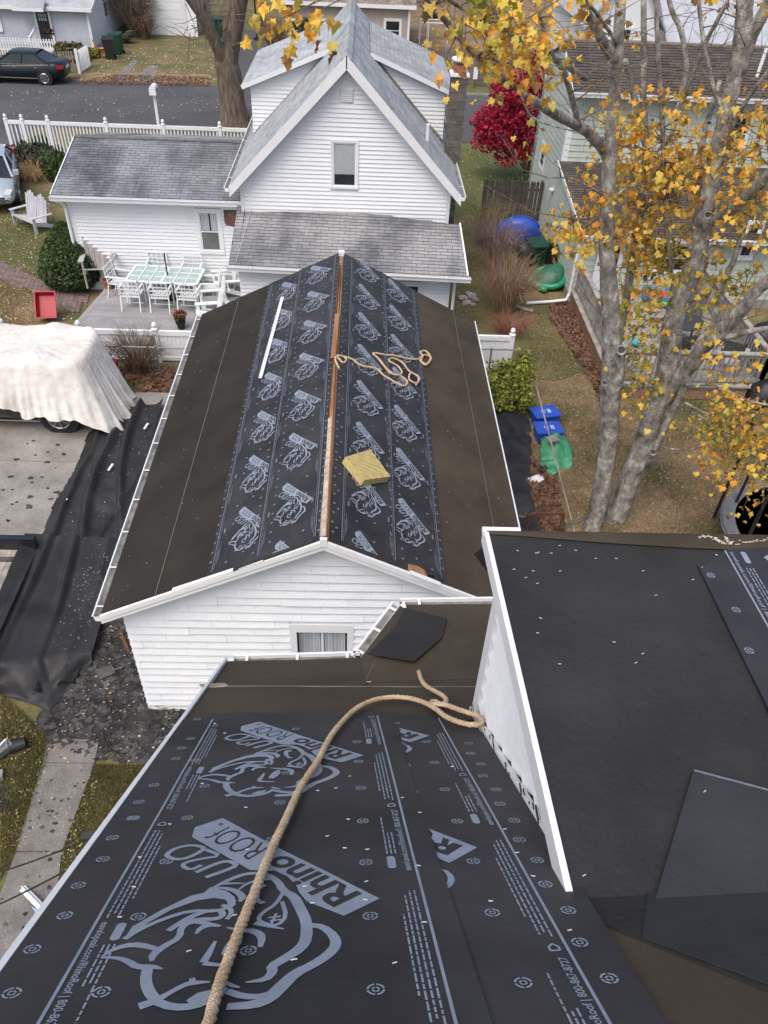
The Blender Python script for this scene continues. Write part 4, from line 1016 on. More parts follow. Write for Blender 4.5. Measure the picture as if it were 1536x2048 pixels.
# cheek clapboards follow the horizontal, cut by the main roof
zz = 7.30
while zz < 8.75:
    ztp = min(zz+.135, 8.78)
    yA = 2.40
    # y where the main roof reaches this height
    yr = lambda z_: NP[1]+(NP[2]-z_)*NN[2]/NN[1]-NN[0]*(dx-NP[0])/NN[1]
    y_b, y_t = yr(zz-.01)+.03, yr(ztp-.01)+.03
    cl_ = lambda y, z_: min(z_, tz(y)+.02)
    a = max(y_b, .9); c = max(y_t, .9)
    if min(yA, 9)-a > .03:
        lp = .052
        p = [(dx, min(yA, 2.4), cl_(yA, zz)), (dx, a, cl_(a, zz)), (dx+.045, c, cl_(c, ztp)), (dx+.045, yA, cl_(yA, ztp)), (dx+.048, yA, cl_(yA, zz)), (dx+.048, a, cl_(a, zz))]
        MB().add(p, [(0, 3, 2, 1), (0, 1, 5, 4)]).build('clapboard', oldwhite, nh)
    zz = ztp
MB().box((dx+.018, 2.41, (7.39+8.5)/2-.06), (.05, .10, 1.14)).build('corner_board', oldwhite, nh)
MB().bar((dx-.012, 2.44, roofz(dx, 2.44)+.03), (dx-.012, .95, roofz(dx, .95)+.03), .022, .035).build('flashing_strip', whitet, nh)
gr_ = MB()
for i in range(26):
    y = 2.4-1.4*i/26; 
    if random.random() < .6: gr_.box((dx-.024, y+random.uniform(-.02, .02), roofz(dx, y)+.055+random.uniform(-.005, .02)), (.004, random.uniform(.008, .07), random.uniform(.004, .012)), 0)
gr_.build('tar_residue', blackm, nh, kind='stuff')
MB().slab([npt(*nst(*q), .005) for q in ((1140, 1800), (1165, 1835), (1300, 1890), (1536, 1985), (1900, 2110), (1900, 1700), (1200, 1770))], .002, NN).build('felt_side_strip', feltd, nh)
fw = MB(); fw.add([(dx, 2.42, 7.2), (6.2, 2.42, 7.2), (6.2, 2.42, 8.5), (dx, 2.42, 8.5)], [(0, 1, 2, 3)]); fw.build('dormer_front_wall', oldwhite, nh)
# folded black flap beyond the dormer corner
MB().add([hy(975, 1085, 2.75), hy(948, 1108, 2.95), hy(988, 1163, 2.9), hy(1000, 1170, 2.75)], [(0, 1, 2, 3)]).build('hanging_flap', blackm, nh)
# dormer sheets
sC = MB(); pts = [(1393, 1133), (1404, 1141), (1425, 1122), (1455, 1103), (1560, 1098), (1800, 1100), (1800, 1990), (1640, 1640), (1536, 1425), (1460, 1270)]
sC.slab([dpx(*q, .014) for q in pts], .008, DN); sC = sC.build('underlayment', sheetm, nh, label='printed sheet on the dormer roof')
dO, dA = dpx(1448, 1106), _u(dpx(1536, 1262)-dpx(1448, 1106)); dB = _u(np.cross(DN, dA)); dB = dB if dB[0] > 0 else -dB
dfr = lambda s, t, lift=0.0: dO+dB*s+dA*t+DN*lift
mb = MB(); mb.add([dfr(-.004, 0, .0155), dfr(.004, 0, .0155), dfr(.004, 1.5, .0155), dfr(-.004, 1.5, .0155)], [(0, 1, 2, 3)])
pill(mb, (.078, .05), (0, 1), .09, .026, .0155, dfr)
for r_ in range(3): fine_lines(mb, (.052+.015*r_, .13), (0, 1), [(0, .3)], .013, .005, .0155, dfr)
for px, py in ((1420, 1156), (1470, 1225), (1496, 1307)):
    P = dpx(px, py)-dO; target(mb, np.dot(P, dB), np.dot(P, dA), .0155, dfr, r=.018)
mb.filled([dpx(*q, .0155) for q in ((1525, 1120), (1560, 1100), (1600, 1140), (1536, 1128))])
mb.build('border_print', printm, sC, kind='stuff')
ntext('eavelopeak.com/RhinoRoof | 800-867-8727', (.018, .01), (0, .62), (.019, 0), .0155, sC, frame=dfr, bold=.012)
MB().slab([dpx(1385, 1546, .018), dpx(1720, 1635, .018), dpx(1900, 2050, .02), dpx(1540, 1985, .012), dpx(1285, 1882, .012)], .008, DN).build('overlap_sheet', mat('dark_lap_sheet', (.021, .0215, .024), (.034, .035, .038), scale=2, rough=.6, fine=.1, bump=.15, bscale=60), nh)
MB().slab([dpx(1385, 1546, .0195), dpx(1720, 1635, .0195), dpx(1721, 1639, .0195), dpx(1386, 1550, .0195)], .004, DN).build('sheet_hem', printd, nh); MB().slab([npt(*nst(*q), .010) for q in ((1296, 1790), (1285, 1882), (1536, 1975), (1900, 2100), (1900, 1770))], .003, NN).build('overlap_sheet', bpy.data.materials['dark_lap_sheet'], nh)
stp = MB()
for zx, zy in ((325, 110), (425, 118), (415, 122), (487, 122), (528, 85), (605, 108), (702, 147), (800, 148), (308, 200), (400, 208), (365, 240), (420, 268), (530, 208), (930, 208), (992, 326), (436, 436), (421, 508), (790, 552), (928, 608), (895, 652), (528, 658), (1284, 130), (1170, 250), (1454, 463), (1212, 190)):
    q = dpx(900+zx/2.415, 1060+zy/2.415, .012); a = random.uniform(-.6, .6); d = np.array([math.cos(a), math.sin(a), 0])*.006
    stp.bar(q-d, q+d, .0022, .0025)
for px, py in ((1165, 1762), (1405, 1594), (1215, 1862)):
    q = dpx(px, py, .028); stp.bar(q-[.005, .003, 0], q+[.005, .003, 0], .0022, .0025)
stp.build('staples', staple, nh, kind='stuff')
tr_ = MB(); gm = mat('torn_paper', (.34, .30, .24), (.55, .50, .43), scale=20, rough=.9)
for i in range(16):
    q = dpx(1395+i*4+random.uniform(-4, 4), 1079+i*.7+random.uniform(-4, 5), .018); d1 = np.array([random.uniform(-.015, .015), random.uniform(-.012, .012), random.uniform(.002, .012)])
    tr_.add([q, q+d1, q+np.array([.018, random.uniform(-.008, .008), random.uniform(0, .01)]), q+np.array([.008, -.01, 0])], [(0, 1, 2, 3)])
for i in range(14):
    q = dpx(1440+i*7, 1094-i*.8+random.uniform(-4, 4), .017); tr_.bar(q, q+np.array([random.uniform(.01, .03), random.uniform(-.004, .004), 0]), .004, .002)
tr_.build('torn_lining_scraps', gm, nh, kind='stuff')
# rope over the near roof
rpts = []
for x, y in ((410, 2140), (437, 2035), (462, 1960), (487, 1890), (510, 1830), (532, 1770), (552, 1720), (570, 1680), (585, 1645), (600, 1610), (618, 1580), (636, 1552), (650, 1522), (664, 1496), (682, 1472), (704, 1448), (728, 1431), (757, 1420), (790, 1416), (822, 1419), (850, 1428), (873, 1442), (890, 1456), (915, 1468), (945, 1475), (963, 1471), (960, 1462), (940, 1458), (915, 1450), (892, 1440), (872, 1436), (862, 1431), (868, 1425), (885, 1431), (893, 1424), (886, 1413), (868, 1402), (850, 1390), (842, 1376), (838, 1362)):
    s_, t_2 = nst(x, y); rpts.append(npt(s_, t_2, .062))
for i, dz in ((26, .015), (27, .03), (28, .035), (29, .03), (30, .02)): rpts[i] = rpts[i]+NN*dz*.6
rope('heavy_rope', rpts, .0150, 'thick tan rope running down the near roof and looping below the dormer', pitch=.085)
# ------------------------------------------------------------------ white clapboard house
wh = thing('white_house', 'tall white clapboard house with steep pale grey roof and two shed dormers', 'house', (0, 0, 0))
GW_ = 21.0; wxl, wxr, px_ = -3.18, 2.38, -.39
def win_unit(parent, x0, x1, z0, z1, y, casing=.1, sash=True, pane=None, cur=False, cm=None, rail=True, name='window'):
    """window in a wall that faces -y; returns the window part"""
    o = MB().lo((x0, y-.005, z0), (x1, y+.004, z1)).build(name, pane or glassd, parent)
    f = MB(); c = casing
    f.lo((x0-c, y-.04, z1), (x1+c, y+.02, z1+c)); f.lo((x0-c, y-.055, z0-c), (x1+c, y+.02, z0)); f.lo((x0-c, y-.04, z0), (x0, y+.02, z1)); f.lo((x1, y-.04, z0), (x1+c, y+.02, z1)); f.build('frame', cm or whitet, o)
    s = MB(); q = .035; s.lo((x0, y-.022, z0), (x0+q, y-.004, z1)); s.lo((x1-q, y-.022, z0), (x1, y-.004, z1)); s.lo((x0+q, y-.022, z0), (x1-q, y-.004, z0+q)); s.lo((x0+q, y-.022, z1-q), (x1-q, y-.004, z1))
    if rail: s.lo((x0+q, y-.026, (z0+z1)/2-q/2), (x1-q, y-.004, (z0+z1)/2+q/2))
    s.build('sash', whitet, o); return o
body = MB()
gp = [(wxl, 0), (wxr, 0), (wxr, 3.88), (px_, 6.78), (wxl, 3.88)]
body.add([(x, GW_, z) for x, z in gp]+[(x, 28.4, z) for x, z in gp], [(0, 1, 2, 3, 4), (9, 8, 7, 6, 5), (0, 4, 9, 5), (1, 6, 7, 2)]); body.build('wall', white, wh)
wp0, wp1 = hy(666, 371, GW_), hy(713, 285, GW_); wX0, wX1, wZ0, wZ1 = wp0[0], wp1[0], wp0[2], wp1[2]
vp0, vp1 = hy(681, 204, GW_), hy(707, 177, GW_)
clap(wh, (0, GW_-.004, 0), (1, 0, 0), (0, -1, 0), [(wxl+.07, 0), (wxr-.07, 0), (wxr-.07, 3.95), (px_, 6.82), (wxl+.07, 3.95)], .106, white, holes=[(wX0-.06, wX1+.06, wZ0-.06, wZ1+.06), (vp0[0]-.02, vp1[0]+.02, vp0[2]-.02, vp1[2]+.02)], lip=.02, z0=2.78)
win_unit(wh, wX0, wX1, wZ0, wZ1, GW_-.012, casing=.06, pane=blindm, rail=False)
MB().lo((wX0+.04, GW_-.024, wZ0+.02), (wX1-.04, GW_-.018, wZ0+.30)).build('shade_gap', glassd, wh)
v = MB().lo((vp0[0], GW_-.03, vp0[2]), (vp1[0], GW_-.0, vp1[2])).build('gable_vent', white, wh); nl = 7
for i in range(nl):
    z = vp0[2]+.03+(vp1[2]-vp0[2]-.06)*i/(nl-1); MB().box(((vp0[0]+vp1[0])/2, GW_-.045, z), (vp1[0]-vp0[0]-.06, .035, .02), ax=((1, 0, 0), _u((0, 1, .7)), _u((0, -.7, 1)))).build('louvre', white, v)
for x in (wxl+.035, wxr-.035): MB().lo((x-.05, GW_-.03, 2.7), (x+.05, GW_+.03, 3.95)).build('corner_board', whitet, wh)
# main roof
ry0, ry1, rz = GW_-.32, 28.75, 6.93
ev = {-1: np.array([-3.42, 0, 3.84]), 1: np.array([2.63, 0, 3.80])}; rp_ = np.array([px_, 0, rz])
for s in (-1, 1):
    a, b = rp_, ev[s]; d = _u(b-a); Ls = np.linalg.norm(b-a)
    P = lambda c, y: a+d*c+np.array([0, y, 0])
    MB().slab([P(0, ry0), P(Ls, ry0), P(Ls, ry1), P(0, ry1)], .09, (0, 0, 1)).build('roof', backm, wh)
    nrm = np.cross(d, [0, 1, 0]); nrm = nrm*np.sign(nrm[2])
    shingles(wh, P(Ls, ry0)+nrm*.004, (0, 1, 0), -d, [(0, 0), (ry1-ry0, 0), (ry1-ry0, Ls), (0, Ls)], .14, .32, shingg, lip=.012, maxobj=0)
    # rake boards
    A, B = P(-.02, ry0-.03), P(Ls+.02, ry0-.03)
    rk = MB(); rk.add([A+[0, 0, .02], B+[0, 0, .02], B+[0, 0, -.24], A+[0, 0, -.28], A+[0, .03, .02], B+[0, .03, .02], B+[0, .03, -.24], A+[0, .03, -.28]], [(0, 1, 2, 3), (7, 6, 5, 4), (0, 4, 5, 1), (2, 6, 7, 3), (1, 5, 6, 2)]); rk.build('rake_board', whitet, wh)
    MB().add([P(.1, ry0)+[0, 0, -.12], P(Ls, ry0)+[0, 0, -.12], P(Ls, GW_)+[0, 0, -.12], P(.1, GW_)+[0, 0, -.12]], [(0, 1, 2, 3)]).build('soffit', whitet, wh)
    e0, e1 = P(Ls, ry0-.05), P(Ls, ry1); gutter(wh, e0+[0, 0, -.01], e1+[0, 0, -.01], (s, 0, 0), hang=3)
    # dormer
    yd = 24.2; xi, zi = (-.97, 6.33) if s < 0 else (.30, 6.26); xo, zo = (-3.15, 5.46) if s < 0 else (2.36, 5.46); zb_ = 4.1 if s < 0 else 4.12
    c = MB(); c.add([(xi, yd+.03, zi), (xo, yd+.03, zo), (xo, yd+.03, zb_)], [(0, 1, 2)]); c.add([(xo, yd, zb_), (xo, yd, zo), (xo, 28.4, zo), (xo, 28.4, zb_)], [(0, 1, 2, 3)]); c.build('dormer_wall', white, wh)
    lo_x = lambda z_: 0
    poly = [(xi, zi), (xo, zo), (xo, zb_)]
    clap(wh, (0, yd+.02, 0), (1, 0, 0), (0, -1, 0), poly, .105, white, lip=.02, stuff=True, name='dormer_clapboards')
    w0, w1 = np.array([xi-s*.12, 0, zi+.12]), np.array([xo+s*.22, 0, zo+.0])
    q = [w0+[0, yd-.22, 0], w1+[0, yd-.22, 0], w1+[0, ry1-.3, 0], w0+[0, ry1-.3, 0]]
    MB().slab(q, .09, (0, 0, 1)).build('dormer_roof', backm, wh)
    dd_ = _u(w1-w0); l2 = np.linalg.norm(w1-w0); shingles(wh, q[1]+np.array([0, 0, .004]), (0, 1, 0), -dd_, [(0, 0), (ry1-yd-.08, 0), (ry1-yd-.08, l2), (0, l2)], .14, .32, shingg, lip=.012)
    MB().bar(q[0]+[0, -.012, -.04], q[1]+[0, -.012, -.04], .02, .11).build('dormer_fascia', whitet, wh)
    MB().bar(np.array([xi, yd-.0, zi-.02])+[0, -.02, .02], np.array([xo, yd-.02, zb_+.06]), .06, .03).build('flashing', greywood, wh)
n_ = 44
for i in range(n_):
    y = ry0+(ry1-ry0)*(i+.5)/n_; mb = MB(); hl = (ry1-ry0)/n_*.62; t0, t1 = .028, .012
    for sx in (-1, 1):
        o_ = (.14 if sx > 0 else -.14)
        mb.add([(px_, y-hl, rz+t0+.02), (px_+o_, y-hl, rz+t0-.11), (px_+o_, y+hl, rz+t1-.11), (px_, y+hl, rz+t1+.02), (px_+o_, y-hl, rz-.14)], [(0, 1, 2, 3) if sx < 0 else (3, 2, 1, 0)])
    mb.add([(px_-.14, y-hl, rz+t0-.11), (px_, y-hl, rz+t0+.02), (px_+.14, y-hl, rz+t0-.11), (px_, y-hl, rz-.01)], [(0, 1, 2, 3)])
    mb.build('ridge_cap', shingg, wh)
MB().tube([(1.75, 22.1, 4.6), (1.75, 22.1, 5.15)], .05, 10).build('vent_pipe', whitet, wh)
# chimney
ch = thing('chimney', 'grey block chimney against the right side of the white house', 'chimney', (2.62, 23.65, 0)); ch.parent = wh; del ch['label']; del ch['category']
block = mat('concrete_block', (.085, .075, .065), (.16, .145, .125), scale=5, rough=.95, fine=.3, objr=.18, bump=.5)
z = .0; r = 0
while z < 6.0:
    h = .20
    sp = [(-.22, .22)] if r % 2 else [(-.22, .0), (.0, .22)]
    for a, b in sp:
        dz = random.uniform(-.003, .003); MB().lo((a+.004, -.22+dz, z+.004), (b-.004, .22+dz, z+h-.006)).build('block', block, ch)
    z += h; r += 1
MB().lo((-.205, -.205, 0), (.205, .205, 6.0)).build('mortar_core', mat('mortar', (.22, .21, .19)), ch)
MB().lo((-.26, -.26, 6.0), (.26, .26, 6.07)).build('cap_slab', whitet, ch)
c = MB(); c.lo((-.16, -.16, 6.07), (.16, .16, 6.25)); c.build('flue', terra, ch)
MB().lathe([(.05, 6.38), (.24, 6.36), (.24, 6.41), (.0, 6.48)], n=10).build('flue_cap', whitet, ch)
for sx in (-1, 1):
    for sy in (-1, 1): MB().lo((sx*.13-.01, sy*.13-.01, 6.25), (sx*.13+.01, sy*.13+.01, 6.38)).build('cap_leg', chrome, ch)
MB().bar((2.36, 23.38, 3.7), (2.36, 23.38, 4.1), .1, .04).build('chimney_flashing', blackm, wh)
# lean-to
EL_, ER_ = hz(457, 529, 2.5), hz(934, 553, 2.5); TM = hy(735, 427, GW_-.02); uL = _u(ER_-EL_); upL = TM-EL_; upL = _u(upL-uL*np.dot(upL, uL)); nL_ = np.cross(uL, upL)
def lp(px, py): P = hp(px, py, EL_, nL_)-EL_; return (float(np.dot(P, uL)), float(np.dot(P, upL)))
lout = [(0, 0), (float(np.linalg.norm(ER_-EL_)), 0), lp(918, 449), lp(892, 447), lp(735, 427), lp(475, 411)]
LP = lambda s, t, l=0: EL_+uL*s+upL*t+nL_*l
mb = MB(); mb.slab([LP(s, t) for s, t in lout], .08, nL_); mb.build('lean_to_roof', backm, wh)
shingles(wh, LP(0, 0, .004), uL, upL, lout, .125, .30, shingt, name='roof_shingle', maxobj=300, lip=.011)
MB().bar(LP(lout[1][0]+.02, -.02, .0), LP(lout[2][0]+.02, lout[2][1], .0), .04, .12, up=nL_).build('rake_trim', whitet, wh)
MB().bar(LP(.18, .05, .02), LP(.30, lout[5][1]-.1, .02), .015, .02, up=nL_).build('roof_seam', mat('dull_silver', (.4, .4, .4)), wh)
gutter(wh, LP(-.05, -.01, -.005), LP(lout[1][0]+.1, -.01, -.005), (0, -1, 0), depth=.12, hang=3)
fy_ = (EL_[1]+ER_[1])/2+.35
lw = MB(); lw.add([(-3.12, fy_, 0), (2.38, fy_, 0), (2.38, fy_, 2.52), (-3.12, fy_, 2.52)], [(0, 1, 2, 3)]); lw.add([(2.38, fy_, 0), (2.38, GW_, 0), (2.38, GW_, 3.0), (2.38, fy_, 2.52)], [(0, 1, 2, 3)]); lw.add([(-3.12, fy_, 0), (-3.12, fy_, 2.52), (-3.12, GW_, 3.2), (-3.12, GW_, 0)], [(0, 1, 2, 3)]); lw.build('lean_to_wall', white, wh)
q0, q1 = hy(799, 600, fy_), hy(839, 570, fy_)
clap(wh, (0, fy_-.004, 0), (1, 0, 0), (0, -1, 0), [(-3.12, 0), (2.33, 0), (2.33, 2.45), (-3.12, 2.45)], .106, white, holes=[(q0[0]-.1, q1[0]+.1, .9, q1[2]+.1)], lip=.02, stuff=True, name='lean_to_clapboards')
win_unit(wh, q0[0], q1[0], 1.0, q1[2], fy_-.01, casing=.1)
MB().lo((2.28, fy_-.03, 0), (2.39, fy_+.03, 2.46)).build('corner_board', whitet, wh)
MB().tube([(2.44, fy_-.42, 2.40), (2.46, fy_-.3, 2.30), (2.5, fy_-.04, 2.1), (2.5, fy_-.04, .1)], .04, 8).build('downspout', whitet, wh)
# annex (left wing)
AY = 22.5; e1, e2 = hy(116, 390, 22.15), hy(484, 402, 22.15); ez = (e1[2]+e2[2])/2; r1, r2 = hy(146, 270, 25.1), hy(484, 287, 25.1); rzz = (r1[2]+r2[2])/2
axl = -8.36; A0 = np.array([axl-.28, 22.15, ez]); uA = np.array([1.0, 0, 0]); vA = _u([0, 25.1-22.15, rzz-ez]); nA = np.cross(uA, vA); LA = math.hypot(25.1-22.15, rzz-ez)
aout = [(0, 0), (5.42, 0), (5.42, LA), (.02, LA)]
AP = lambda s, t, l=0: A0+uA*s+vA*t+nA*l
MB().slab([AP(*q) for q in aout], .09, nA).build('wing_roof', backm, wh)
vB = np.array([0, vA[1], -vA[2]]); MB().slab([AP(0, LA), AP(5.42, LA), AP(5.42, LA)+vB*3, AP(0, LA)+vB*3], .09, (0, 0, 1)).build('wing_back_roof', shings, wh)
shingles(wh, AP(0, 0, .004), uA, vA, aout, .13, .30, shings, maxobj=0, lip=.012)
MB().bar(AP(-.0, LA, .02), AP(5.42, LA, .02), .22, .035).build('ridge_cap_strip', mat('dark_ridge', (.10, .10, .11), (.2, .2, .21), scale=4, rough=.9), wh)
gutter(wh, AP(-.03, -.01, -.005), AP(5.35, -.01, -.005), (0, -1, 0), depth=.13, hang=4)
MB().bar(AP(-.015, 0, -.03), AP(-.015, LA, -.03), .03, .12, up=nA).build('rake_board', whitet, wh)
aw = MB(); zA = ez-.05
aw.add([(axl, AY, 0), (-3.2, AY, 0), (-3.2, AY, zA), (axl, AY, zA)], [(0, 1, 2, 3)])
aw.add([(axl, AY, 0), (axl, AY, zA), (axl, 25.1, rzz-.1), (axl, 27.7, zA), (axl, 27.7, 0)], [(0, 1, 2, 3, 4)]); aw.add([(axl, AY-.35, zA), (-3.2, AY-.35, zA), (-3.2, AY, zA), (axl, AY, zA)], [(3, 2, 1, 0)]); aw.build('wing_wall', white, wh)
q0, q1 = hy(404, 500, AY), hy(437, 424, AY)
# window is slightly leaning in the picture; build upright
zb0, zb1 = q0[2], q1[2]; xa, xb = (hy(403, 500, AY)[0]+hy(399, 424, AY)[0])/2, (hy(441, 500, AY)[0]+hy(437, 424, AY)[0])/2
pt = [hy(447, 420, AY), hy(476, 420, AY), hy(474, 455, AY), hy(452, 450, AY), hy(446, 438, AY)]
clap(wh, (0, AY-.004, 0), (1, 0, 0), (0, -1, 0), [(axl+.1, .4), (-3.2, .4), (-3.2, zA), (axl+.1, zA)], .106, white, holes=[(xa-.1, xb+.1, zb0-.1, zb1+.12), (pt[0][0], -3.2, pt[3][2], pt[0][2]+.1)], lip=.02)
wn = win_unit(wh, xa, xb, zb0, zb1, AY-.012, casing=.1)
for s in (0, 1):
    cu = MB(); x0 = xa+.05+s*(xb-xa)*.5; W_ = (xb-xa)*.42; vs = []
    for i in range(15): x = x0+W_*i/14; vs += [(x, AY-.020+.004*math.sin(i*2.2), (zb0+zb1)/2+.03), (x, AY-.020+.004*math.sin(i*2.2), zb1-.04)]
    cu.add(vs, [(2*i, 2*i+2, 2*i+3, 2*i+1) for i in range(14)]); cu.build('curtain', curtain, wn)
MB().lo((xa+.04, AY-.0185, zb0+.04), (xb-.04, AY-.0175, (zb0+zb1)/2-.03)).build('screen', mat('insect_screen', (.10, .11, .115), (.15, .16, .165), rough=.8), wn)
pm = mat('brown_building_paper', (.16, .075, .06), (.24, .12, .095), scale=5, rough=.85, bump=.3)
mb = MB(); mb.filled([(p[0], AY-.016, p[2]) for p in pt]); mb.build('bare_paper_patch', pm, wh)
MB().bar((pt[0][0], AY-.03, pt[0][2]-.03), (pt[1][0], AY-.03, pt[1][2]-.03), .02, .05).build('torn_siding_strip', darkwood, wh)
MB().lo((axl-.02, AY-.03, .0), (axl+.11, AY+.03, zA)).build('corner_board', whitet, wh)
MB().tube([(axl-.2, 22.08, ez-.12), (axl-.12, 22.3, ez-.25), (axl-.06, AY-.08, ez-.45), (axl-.06, AY-.08, .15)], .045, 8).build('downspout', whitet, wh)

# ------------------------------------------------------------------ mint house on the right
mh = thing('mint_house', 'pale mint-green house with brown shingled roofs behind the maple', 'house', (0, 0, 0))
mx = 6.6; MX1 = 19.0; lz0, lz1 = 2.30, 2.85; uz, rz2 = 5.12, 6.05
prof = [(22.5, 0), (22.5, lz0), (26.6, lz1), (26.6, uz), (28.75, rz2-.08), (31.3, uz), (31.3, 0)]
mb = MB(); mb.add([(mx, y, z) for y, z in prof], [tuple(range(7))]); mb.add([(mx, 22.5, 0), (MX1, 22.5, 0), (MX1, 22.5, lz0), (mx, 22.5, lz0)], [(0, 1, 2, 3)]); mb.add([(mx, 26.6, lz1-.2), (MX1, 26.6, lz1-.2), (MX1, 26.6, uz), (mx, 26.6, uz)], [(0, 1, 2, 3)]); mb.add([(MX1, y, z) for y, z in prof], [tuple(range(7))[::-1]]); mb.add([(mx, 31.3, 0), (mx, 31.3, uz), (MX1, 31.3, uz), (MX1, 31.3, 0)], [(0, 1, 2, 3)]); mb.build('wall', mintm, mh)
clap(mh, (mx-.004, 0, 0), (0, 1, 0), (-1, 0, 0), [(22.55, 0.25), (31.3, .25), (31.3, uz), (28.75, rz2-.08), (26.6, uz), (26.6, lz1), (22.55, lz0)][::-1], .19, mintm, lip=.018)
q0, q1 = hy(1476, 512, 22.5), hy(1522, 448, 22.5)
clap(mh, (0, 22.49, 0), (1, 0, 0), (0, -1, 0), [(mx, .3), (MX1, .3), (MX1, lz0), (mx, lz0)], .19, mintm, holes=[(q0[0]-.1, q1[0]+.1, q0[2]-.1, q1[2]+.1), (7.1, 8.0, .3, 2.1), (8.8, 10.1, 1.05, 2.05)], lip=.018, joints=1, jl=4.0)
clap(mh, (0, 26.59, 0), (1, 0, 0), (0, -1, 0), [(mx, lz1-.1), (MX1, lz1-.1), (MX1, uz), (mx, uz)], .19, mintm, holes=[(11.5, 12.5, 3.4, 4.6)], lip=.018, joints=1, jl=4.0)
win_unit(mh, q0[0], q1[0], q0[2], q1[2], 22.485, casing=.1)
win_unit(mh, 8.9, 10.0, 1.15, 1.95, 22.485, casing=.08)
dr = MB().lo((7.15, 22.46, .45), (7.95, 22.49, 2.05)).build('door', whitet, mh); MB().lo((7.3, 22.45, 1.2), (7.8, 22.465, 1.9)).build('door_glass', glassd, dr)
win_unit(mh, 11.6, 12.4, 3.5, 4.5, 26.585, casing=.08)
dw = MB(); dw.lo((mx-.03, 29.2, 1.9), (mx-.012, 29.8, 2.6)); o = dw.build('window', glassd, mh)
f_ = MB(); [f_.lo(a, b) for a, b in (((mx-.05, 29.1, 1.8), (mx-.01, 29.2, 2.7)), ((mx-.05, 29.8, 1.8), (mx-.01, 29.9, 2.7)), ((mx-.05, 29.2, 1.8), (mx-.01, 29.8, 1.9)), ((mx-.05, 29.2, 2.6), (mx-.01, 29.8, 2.7)))]; f_.build('frame', whitet, o)
for y, z0, z1 in ((22.5, 0.0, lz0), (26.6, lz1, uz)):
    MB().lo((mx-.035, y-.035, z0), (mx+.0, y+.16, z1)).build('corner_board', whitet, mh); MB().lo((mx, y-.035, z0), (mx+.15, y-.0, z1)).build('corner_board', whitet, mh)
def mroof(ya, za, yb, zb2, nm, mo=0, th=.1):
    v_ = _u([0, yb-ya, zb2-za]); L_ = math.hypot(yb-ya, zb2-za); A = np.array([mx-.14, ya, za])
    n2 = np.cross([1, 0, 0], v_); MB().slab([A, A+[MX1-mx+.3, 0, 0], A+[MX1-mx+.3, 0, 0]+v_*L_, A+v_*L_], th, n2*np.sign(n2[2])).build(nm, shingb if nm == 'back_roof' else backm, mh)
    if v_[1] > 0: shingles(mh, A+n2*.004, (1, 0, 0), v_, [(0, 0), (MX1-mx+.3, 0), (MX1-mx+.3, L_), (0, L_)], .145, .5, shingb, maxobj=mo, lip=.02, name='roof_shingle')
    MB().bar(A+[-.012, 0, -.03], A+v_*L_+[-.012, 0, -.03], .025, .14).build('rake_board', whitet, mh)
mroof(22.1, lz0+.02, 26.6, lz1+.12, 'lower_roof'); mroof(26.2, uz-.02, 28.75, rz2, 'upper_roof', 150); mroof(31.6, uz-.05, 28.75, rz2, 'back_roof')
MB().lo((mx-.15, 28.62, rz2-.02), (MX1, 28.88, rz2+.04)).build('ridge_caps', mat('tan_ridge', (.16, .13, .11), (.24, .20, .17), scale=6, rough=.9), mh)
gutter(mh, (mx-.2, 22.08, lz0+.02), (MX1, 22.08, lz0+.02), (0, -1, 0), depth=.12, hang=4); gutter(mh, (mx-.2, 26.18, uz), (MX1, 26.18, uz), (0, -1, 0), depth=.12, hang=4)
q = hy(1512, 158, 27.3); MB().tube([q, q+np.array([.03, 0, .85])], .055, 10).build('vent_pipe', whitet, mh)
MB().tube([(mx-.07, 22.42, lz0-.1), (mx-.07, 22.42, .35), (mx-.15, 22.36, .15), (mx-.6, 22.33, .10), (5.2, 22.25, .06)], .05, 8).build('downspout', whitet, mh)
MB().lo((mx-.09, 30.9, 2.0), (mx-.03, 31.1, 2.5)).build('meter_box', galv, mh); MB().tube([(mx-.05, 31.0, .1), (mx-.05, 31.0, 4.4)], .025, 6).build('conduit', galv, mh)
MB().lathe([(.11, 0), (.11, .05)], (0, 0, 0), 10).build('hose_hanger', whitet, mh, loc=(mx-.07, 27.0, 1.9))
h_ = MB(); h_.bar((8.2, 15.0, 0), (8.21, 15.0, .01), .01, .01)
MB().lo((mx+.0, 22.47, .0), (MX1, 22.49, .3)).build('foundation', conc, mh); MB().lo((mx-.02, 22.5, .0), (mx-.006, 31.3, .25)).build('foundation', conc, mh)

# ------------------------------------------------------------------ wooden deck with railing
dk = thing('wooden_deck', 'weathered grey wooden deck with lattice skirt and baluster railing behind the maple trunks', 'deck', (0, 0, 0))
X0, X1, Y0, Y1, ZD = 6.68, 10.55, 17.15, 22.44, .45
n_ = int((Y1-Y0)/.14)
for i in range(n_): MB().lo((X0, Y0+i*.14+.003, ZD-.035+random.uniform(-.002, .002)), (X1, Y0+(i+1)*.14-.006, ZD)).build('deck_board', greywood, dk)
MB().lo((X0-.10, Y0-.12, ZD-.04), (X1+.10, Y0-.003, ZD+.005)).build('edge_board', greywood, dk); MB().lo((X0-.12, Y0, ZD-.04), (X0-.004, Y1, ZD+.005)).build('edge_board', greywood, dk)
MB().lo((X0-.02, Y0-.04, ZD-.16), (X1, Y0-.005, ZD-.042)).build('rim_joist', greywood, dk); MB().lo((X0-.04, Y0, ZD-.16), (X0-.005, Y1, ZD-.042)).build('rim_joist', greywood, dk)
zr_ = ZD+.86
